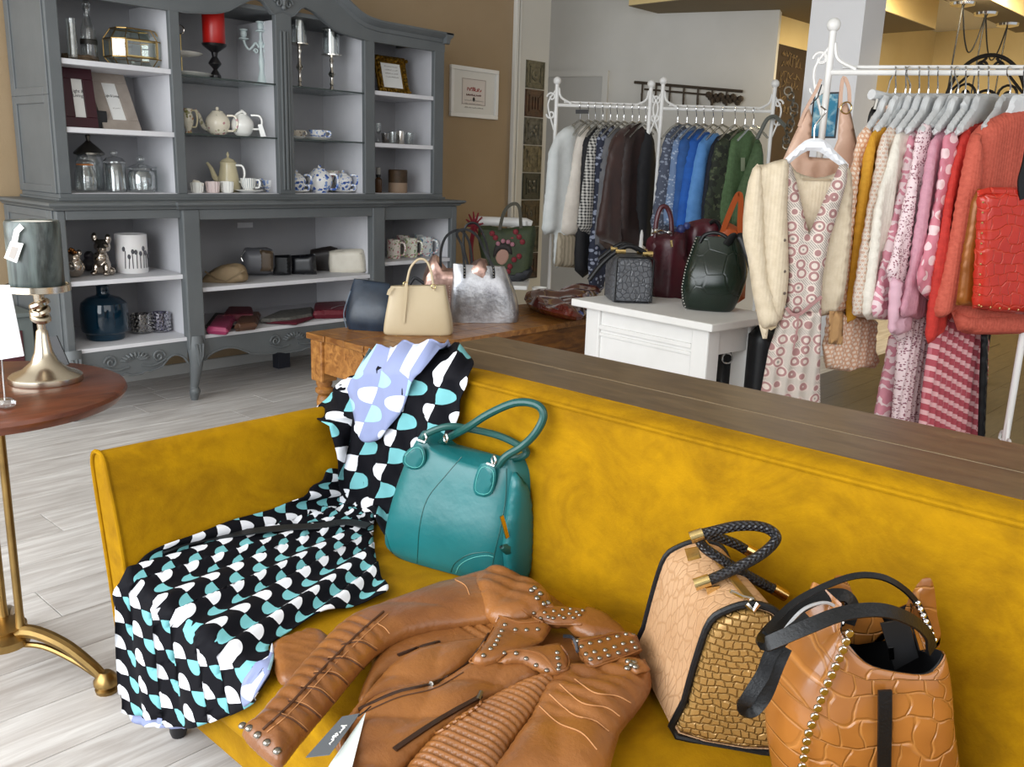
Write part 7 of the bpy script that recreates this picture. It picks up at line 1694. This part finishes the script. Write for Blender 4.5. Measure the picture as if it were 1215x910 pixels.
# ================================================================== cognac crocodile tote
CCR = crocgrid('cognac_croc', '#a3682f', '#834f20', .03, .034, .24, .002, 0, 1.15, line=.08, c3='#b87c40', Coat_Weight=.3)
rows = [(948, 962, 1166, 968, .0, .1), (950, 915, 1163, 925, -.006, .13), (956, 872, 1158, 880, -.006, .14), (973, 823, 1153, 832, .0, .13), (990, 775, 1147, 796, .006, .115), (997, 742, 1142, 770, .012, .1)]
mb, lv, fr = pxbag(rows, Z0, (.55, .83, 0), e=3.2, n=56, ret=True, cap=False)
P = (lv[0][0]+lv[0][2])/2
cg = thing('cognac_tote', 'glossy cognac crocodile tote with studs and black strap handles', 'handbag', (P.x, P.y, SZT))
NV = 56; tot = len(mb.v)//NV; vv = [Vector(v) for v in mb.v]
def mouth(vv, sc_=1):
    for k in range(tot):
        w_ = max(0, (k/(tot-1)-.5)/.5)**2
        for i in range(NV):
            a = 2*pi*i/NV; ca, sa = math.cos(a), math.sin(a)
            bell = max(0, 1-(ca*1.05)**2)
            if sa < 0: vv[k*NV+i].z -= .05*w_*bell
            else:
                vv[k*NV+i].z += w_*(.035*abs(ca)**1.5-.02*bell); 
            side = abs(ca)**6
            if abs(sa) < .6: vv[k*NV+i] += (fr.U*(-math.copysign(1, ca)))*(.03*w_*(1-abs(sa)/.6)); vv[k*NV+i].z -= .03*w_*(1-abs(sa)/.6)
    return vv
vv = mouth(vv)
bot = len(mb.v); mb.v = [tuple(v) for v in vv]; mb.f.append(tuple(range(NV-1, -1, -1)))
mk('body', mb, CCR, cg, ang=60)
inn = MB(); cen = [sum((vv[k*NV+i] for i in range(NV)), Vector())/NV for k in range(tot)]
k0 = tot//3
inn.add([cen[k]+(vv[k*NV+i]-cen[k])*.965-Vector((0, 0, .001)) for k in range(k0, tot) for i in range(NV)], [(k*NV+(i+1) % NV, k*NV+i, (k+1)*NV+i, (k+1)*NV+(i+1) % NV) for k in range(tot-k0-1) for i in range(NV)]+[tuple(range(NV))])
mk('inner_lining', inn, plain('black_lining', '#0d0d10', .6), cg)
# studs along the left edge
mb = MB(); n_ = 17
for k in range(n_):
    a = k/(n_-1); y = 752+158*a; x = float(np.interp(y, [752, 775, 823, 872, 915], [1008, 999, 977, 959, 951])); off = float(np.interp(y, [752, 775, 823, 872, 915], [-.008, -.003, .002, .006, .006])); mb.lathe(fr.at(x, y, off), [(.0055, -.002), (.0055, .0006), (.0045, .0014), (.001, .0016)], 12, ax=fr.N)
mk('stud', mb, SILVER, cg)
mb = MB()
for k in range(7): a = k/6; mb.lathe(fr.at(1089+20*a, 716+44*a, -.085+.02*a), [(.004, -.002), (.004, .001), (.001, .003)], 8, ax=fr.N)
mk('strap_stud', mb, CHROME, cg); mb = MB()
for k in range(3): mb.lathe(fr.at(1005-3*k, 716+12*k, -.08), [(.004, -.002), (.004, .001), (.001, .003)], 8, ax=fr.N)
mk('strap_stud', mb, CHROME, cg)
mk('front_tab', MB().strap([fr.at(1050, 819, .008), fr.at(1050, 850, .011), fr.at(1049, 900, .013), fr.at(1049, 935, .012)], .0165, .004, fr.N), BLACK, cg)
# back flaps that rise behind the mouth
mk('back_flap', pillow([(985, 760), (984, 712), (988, 688), (997, 682), (1008, 694), (1018, 716), (1045, 730), (1050, 760)], fr.sh(-.1), .004, .004, R=.008, res=.012, sm=2), CCR, cg)
mk('back_flap', pillow([(1070, 768), (1074, 722), (1083, 702), (1094, 687), (1104, 686), (1109, 700), (1112, 730), (1115, 768)], fr.sh(-.095), .004, .004, R=.008, res=.012, sm=2), CCR, cg)
mk('inner_pocket', MB().prism([fr.at(x, y, -.055) for x, y in ((1045, 740), (1078, 735), (1090, 780), (1062, 795))], fr.N*-.003), plain('black_lining', ''), cg, ang=0)
mk('clasp', MB().strap([fr.at(1057, 768, -.05), fr.at(1058, 782, -.05)], .006, .003, fr.N), CHROME, cg)
def sstrap(pts, w_=.017, name='handle'):
    pth = cr([tuple(fr.at(x, y, n)) for x, y, n in pts], 6); ups = []
    return mk(name, MB().strap(pth, w_, .0035, [fr.V*.6+fr.N*.55]*len(pth)), BLACK, cg)
sstrap([(1106, 772, -.02), (1100, 752, -.01), (1080, 735, .01), (1045, 724, .03), (1000, 728, .045), (955, 745, .05), (915, 762, .045), (906, 765, .03), (908, 755, .0), (930, 734, -.04), (965, 712, -.07), (1000, 706, -.08), (1012, 720, -.08), (1006, 740, -.08)])
sstrap([(1107, 762, -.09), (1101, 742, -.09), (1089, 717, -.09), (1070, 697, -.085), (1043, 684, -.08), (1007, 685, -.07), (955, 707, -.05), (925, 730, -.02), (908, 752, .02)], .008)
sstrap([(960, 733, .0), (945, 745, .01), (930, 757, .02), (915, 775, .03), (905, 800, .035), (890, 824, .04), (882, 840, .035), (893, 843, .03), (908, 825, .03), (922, 790, .03), (932, 768, .02)], .016)
mk('handle_edge', MB().tube(cr([tuple(fr.at(x, y, n)) for x, y, n in ((924, 762, 0), (935, 742, -.02), (955, 722, -.04), (980, 715, -.06), (998, 724, -.07))], 6), .0022, 6), plain('pale_edge', '#b9bbbf', .4), cg)

# ================================================================== round brass table
RTZ = .70; RC = Vector((.598, 2.104, 0)); RR = .297
t = thing('round_side_table', 'small round reddish wood table on a brass tripod base', 'table', RC)
RED = woodmat('mahogany', '#6d3820', '#4d2412', (4, 18, 18), .3, bump=.0008)
prof = [(RR-.03, RTZ-.034), (RR-.012, RTZ-.03), (RR-.004, RTZ-.02), (RR, RTZ-.012), (RR-.003, RTZ-.004), (RR-.012, RTZ), (.001, RTZ)]
for s_ in (0, 1):
    n = 32; vs = []; fs = []
    for r_, z in prof:
        for i in range(n+1):
            a = pi*i/n+s_*pi+1.15; g = .0008; d = Vector((math.cos(1.15+pi/2), math.sin(1.15+pi/2), 0))*(g if s_ == 0 else -g)
            vs.append(RC+Vector((r_*math.cos(a), r_*math.sin(a), z))+d)
    m = len(prof); fs = [(k*(n+1)+i, k*(n+1)+i+1, (k+1)*(n+1)+i+1, (k+1)*(n+1)+i) for k in range(m-1) for i in range(n)]
    fs.append(tuple(range(n, -1, -1))); fs.append(tuple(k*(n+1) for k in range(m))); fs.append(tuple(k*(n+1)+n for k in range(m-1, -1, -1)))
    mk('top_board', MB().add(vs, fs), RED, t, ang=30)
mk('under_plate', MB().lathe(RC+Vector((0, 0, RTZ-.05)), [(.1, 0), (.14, .004), (.14, .016)], 24), BRASS, t)
foot = Pz(126, 806, .03); fd = Vector((foot.x-RC.x, foot.y-RC.y, 0)); fl_ = fd.length; fa = math.atan2(fd.y, fd.x)
for k in range(3):
    a = fa+k*2*pi/3; d = Vector((math.cos(a), math.sin(a), 0)); sd = Vector((-d.y, d.x, 0)); c = RC
    mk('column', MB().lathe(c+d*.045+Vector((0, 0, .12)), [(.014, 0), (.016, .01), (.011, .02), (.009, .06), (.009, .48), (.013, .5), (.016, .52), (.012, .53), (.014, .535)], 12), BRASS, t)
    lg = mk('leg', MB().tube(cr([tuple(c+d*(fl_*a_)+Vector((0, 0, h_))) for a_, h_ in ((.05, .125), (.3, .135), (.6, .11), (.85, .065), (.97, .035))], 5), [v for v in np.linspace(.017, .013, 21)], 10).tube(cr([tuple(c+d*(fl_*a_)+Vector((0, 0, h_))) for a_, h_ in ((.1, .1), (.4, .1), (.7, .07), (.9, .04))], 5), .007, 8), BRASS, t)
    mk('foot_block', MB().lathe(c+d*fl_, [(.024, 0), (.026, .008), (.02, .012), (.028, .02), (.028, .03), (.018, .045), (.012, .05)], 12), BRASS, lg)
mk('hub', MB().lathe(RC+Vector((0, 0, .09)), [(.03, 0), (.055, .01), (.06, .03), (.04, .045), (.05, .055), (.02, .06)], 18), BRASS, t)
# candle holder with grey candle
P = Pz(55, 452, RTZ); s = mpp(P)
NICK = plain('warm_nickel', '#c9bfae', .22, 1)
t = thing('nickel_candle_holder', 'tall nickel candle holder with a knotted stem on the round table', 'candle holder', P)
mk('base', lat(MB(), P, [(40, 0), (40.5, 1), (40, 7), (37, 9.5), (26, 14), (15, 24), (10, 36), (7.5, 52), (6.5, 60), (5, 62)], s, 40), NICK, t)
mk('stem', lat(MB(), P+Vector((0, 0, 62*s)), [(4.5, 0), (5, 25), (6, 42), (7, 46)], s, 20), NICK, t)
mb = MB()
for k in range(3): mb.tube([P+Vector((7.5*s*math.cos(a), 7.5*s*math.sin(a), (76+8*k+3*math.sin(a+k))*s)) for a in np.linspace(0, 2*pi, 17)[:-1]], 4.2*s, 8, closed=True)
mk('knot', mb, NICK, t)
mk('drip_plate', lat(MB(), P+Vector((0, 0, 106*s)), [(6, 0), (33, 1), (35, 2), (35, 9), (33, 9.5), (32.5, 3), (1, 3)], s, 40), NICK, t)
Q = P+Vector((0, 0, 109.5*s))
def marble():
    b = MatB('grey_marbled_wax', .38, Subsurface_Weight=.05); n = b.noise(6, 5, b.coord('Object', (2.2, 2.2, .7)), .6, 1.5); c = b.mix(b.ramp(n, .38, .62), '#2a302f', '#626c6a'); b.color(c); return b.m
t = thing('grey_candle', 'thick marbled grey pillar candle with a paper tag', 'candle', Q)
mk('wax', lat(MB(), Q, [(28, 0), (29, 1.5), (29, 76), (27.5, 78.5), (22, 77), (.5, 76)], s, 44), marble(), t)
mk('wax_top', lat(MB(), Q+Vector((0, 0, 76.2*s)), [(25, 0), (24, .8), (.3, .8)], s, 30), plain('white_wax', ''), t)
fr = vplane(Q-FH*.005, 0).sh(29*s)
mk('hanging_tag', MB().prism([fr.at(x, y, .004) for x, y in ((13, 286), (28, 289), (20, 312), (5, 306))], fr.N*.0012), PAPER, t, ang=0)
mk('tag_text', MB().prism([fr.at(x, y, .0056) for x, y in ((14, 292), (22, 294), (17, 308), (10, 305))], fr.N*.0003), plain('grey_print', ''), t, ang=0)
mk('tag_cord', MB().strap([fr.at(x, y, .003) for x, y in ((17, 288), (20, 274), (26, 268))], .012, .001, fr.N), PAPER, t)
# black folded card behind the holder
P = Pz(66, 437, RTZ); fr = vplane(P, -20, 12)
t = thing('black_card', 'black card leaning behind the nickel candle holder', 'card', P)
mk('card', MB().prism([fr.at(x, y) for x, y in ((56, 401), (68, 398), (83, 432), (68, 436))], fr.N*.003), plain('dark_card', ''), t, ang=0)
mk('lying_flap', MB().prism([Pz(x, y, RTZ+.001) for x, y in ((10, 452), (40, 440), (44, 443), (16, 458))], (0, 0, .002)), plain('dark_card', ''), t, ang=0)
# card in a crystal holder
P = Pz(7, 484, RTZ); s = mpp(P); fr = vplane(P, -8)
t = thing('crystal_card_holder', 'clear crystal foot with a thin wire holding up the card', 'card holder', P)
mb = MB(); prof = [(6, 0), (11, 3), (12, 7), (8, 11), (2, 12)]
mk('crystal_foot', lat(MB(), P, prof, s, 9), glassmat('crystal', (.95, .97, 1), .02, .3, .9), t, ang=0)
mk('wire', MB().tube([P+Vector((0, 0, 10*s)), fr.at(2, 425), fr.at(0, 400)], .0016, 6), CHROME, t)
cfm = fr.sh(.004)
def cardprint():
    b = MatB('floral_card_print', .6); n = b.noise(16, 4); c = b.mix(b.ramp(n, .5, .62), '#e2e4e6', '#d9cf6a'); c = b.mix(b.ramp(b.noise(22, 3, b.coord('Object', (1, 1, 1), (1, 2, 0))), .58, .66), c, '#d09a8a'); b.color(c); return b.m
t2 = thing('greeting_card', 'white greeting card with a soft yellow flower print', 'card', cfm.at(5, 425))
mk('card', MB().prism([cfm.at(x, y) for x, y in ((-25, 338), (12, 338), (29, 422), (-8, 428))], cfm.N*.002), plain('card_white', '#dfe2e6', .7), t2, ang=0)
mk('print', MB().prism([cfm.at(x, y, .0022) for x, y in ((-18, 360), (7, 358), (14, 392), (-12, 396))], cfm.N*.0003), cardprint(), t2, ang=0)
# little chest at the foot of the brown wall
c0 = Py(27, 365, 4.5); t = thing('small_grey_chest', 'small grey painted chest at the wall beside the cabinet', 'chest', (c0.x-.25, 4.5, 0))
GC = plain('grey_green_paint', '#5f6664', .6)
mk('body', MB().box(c0.x-.5, c0.x-.01, 4.36, 4.68, .12, c0.z-.02), GC, t, ang=0, bevel=.004); mk('top', MB().box(c0.x-.52, c0.x, 4.34, 4.69, c0.z-.02, c0.z), GC, t, ang=0, bevel=.004)
for x in (c0.x-.47, c0.x-.05):
    for y in (4.39, 4.63): mk('leg', MB().box(x-.02, x+.02, y-.02, y+.02, 0, .12), GC, t, ang=0)
mk('door', MB().box(c0.x-.46, c0.x-.06, 4.352, 4.36, .18, c0.z-.08), plain('burgundy_panel', '#4a1c22', .6), t, ang=0, bevel=.003)
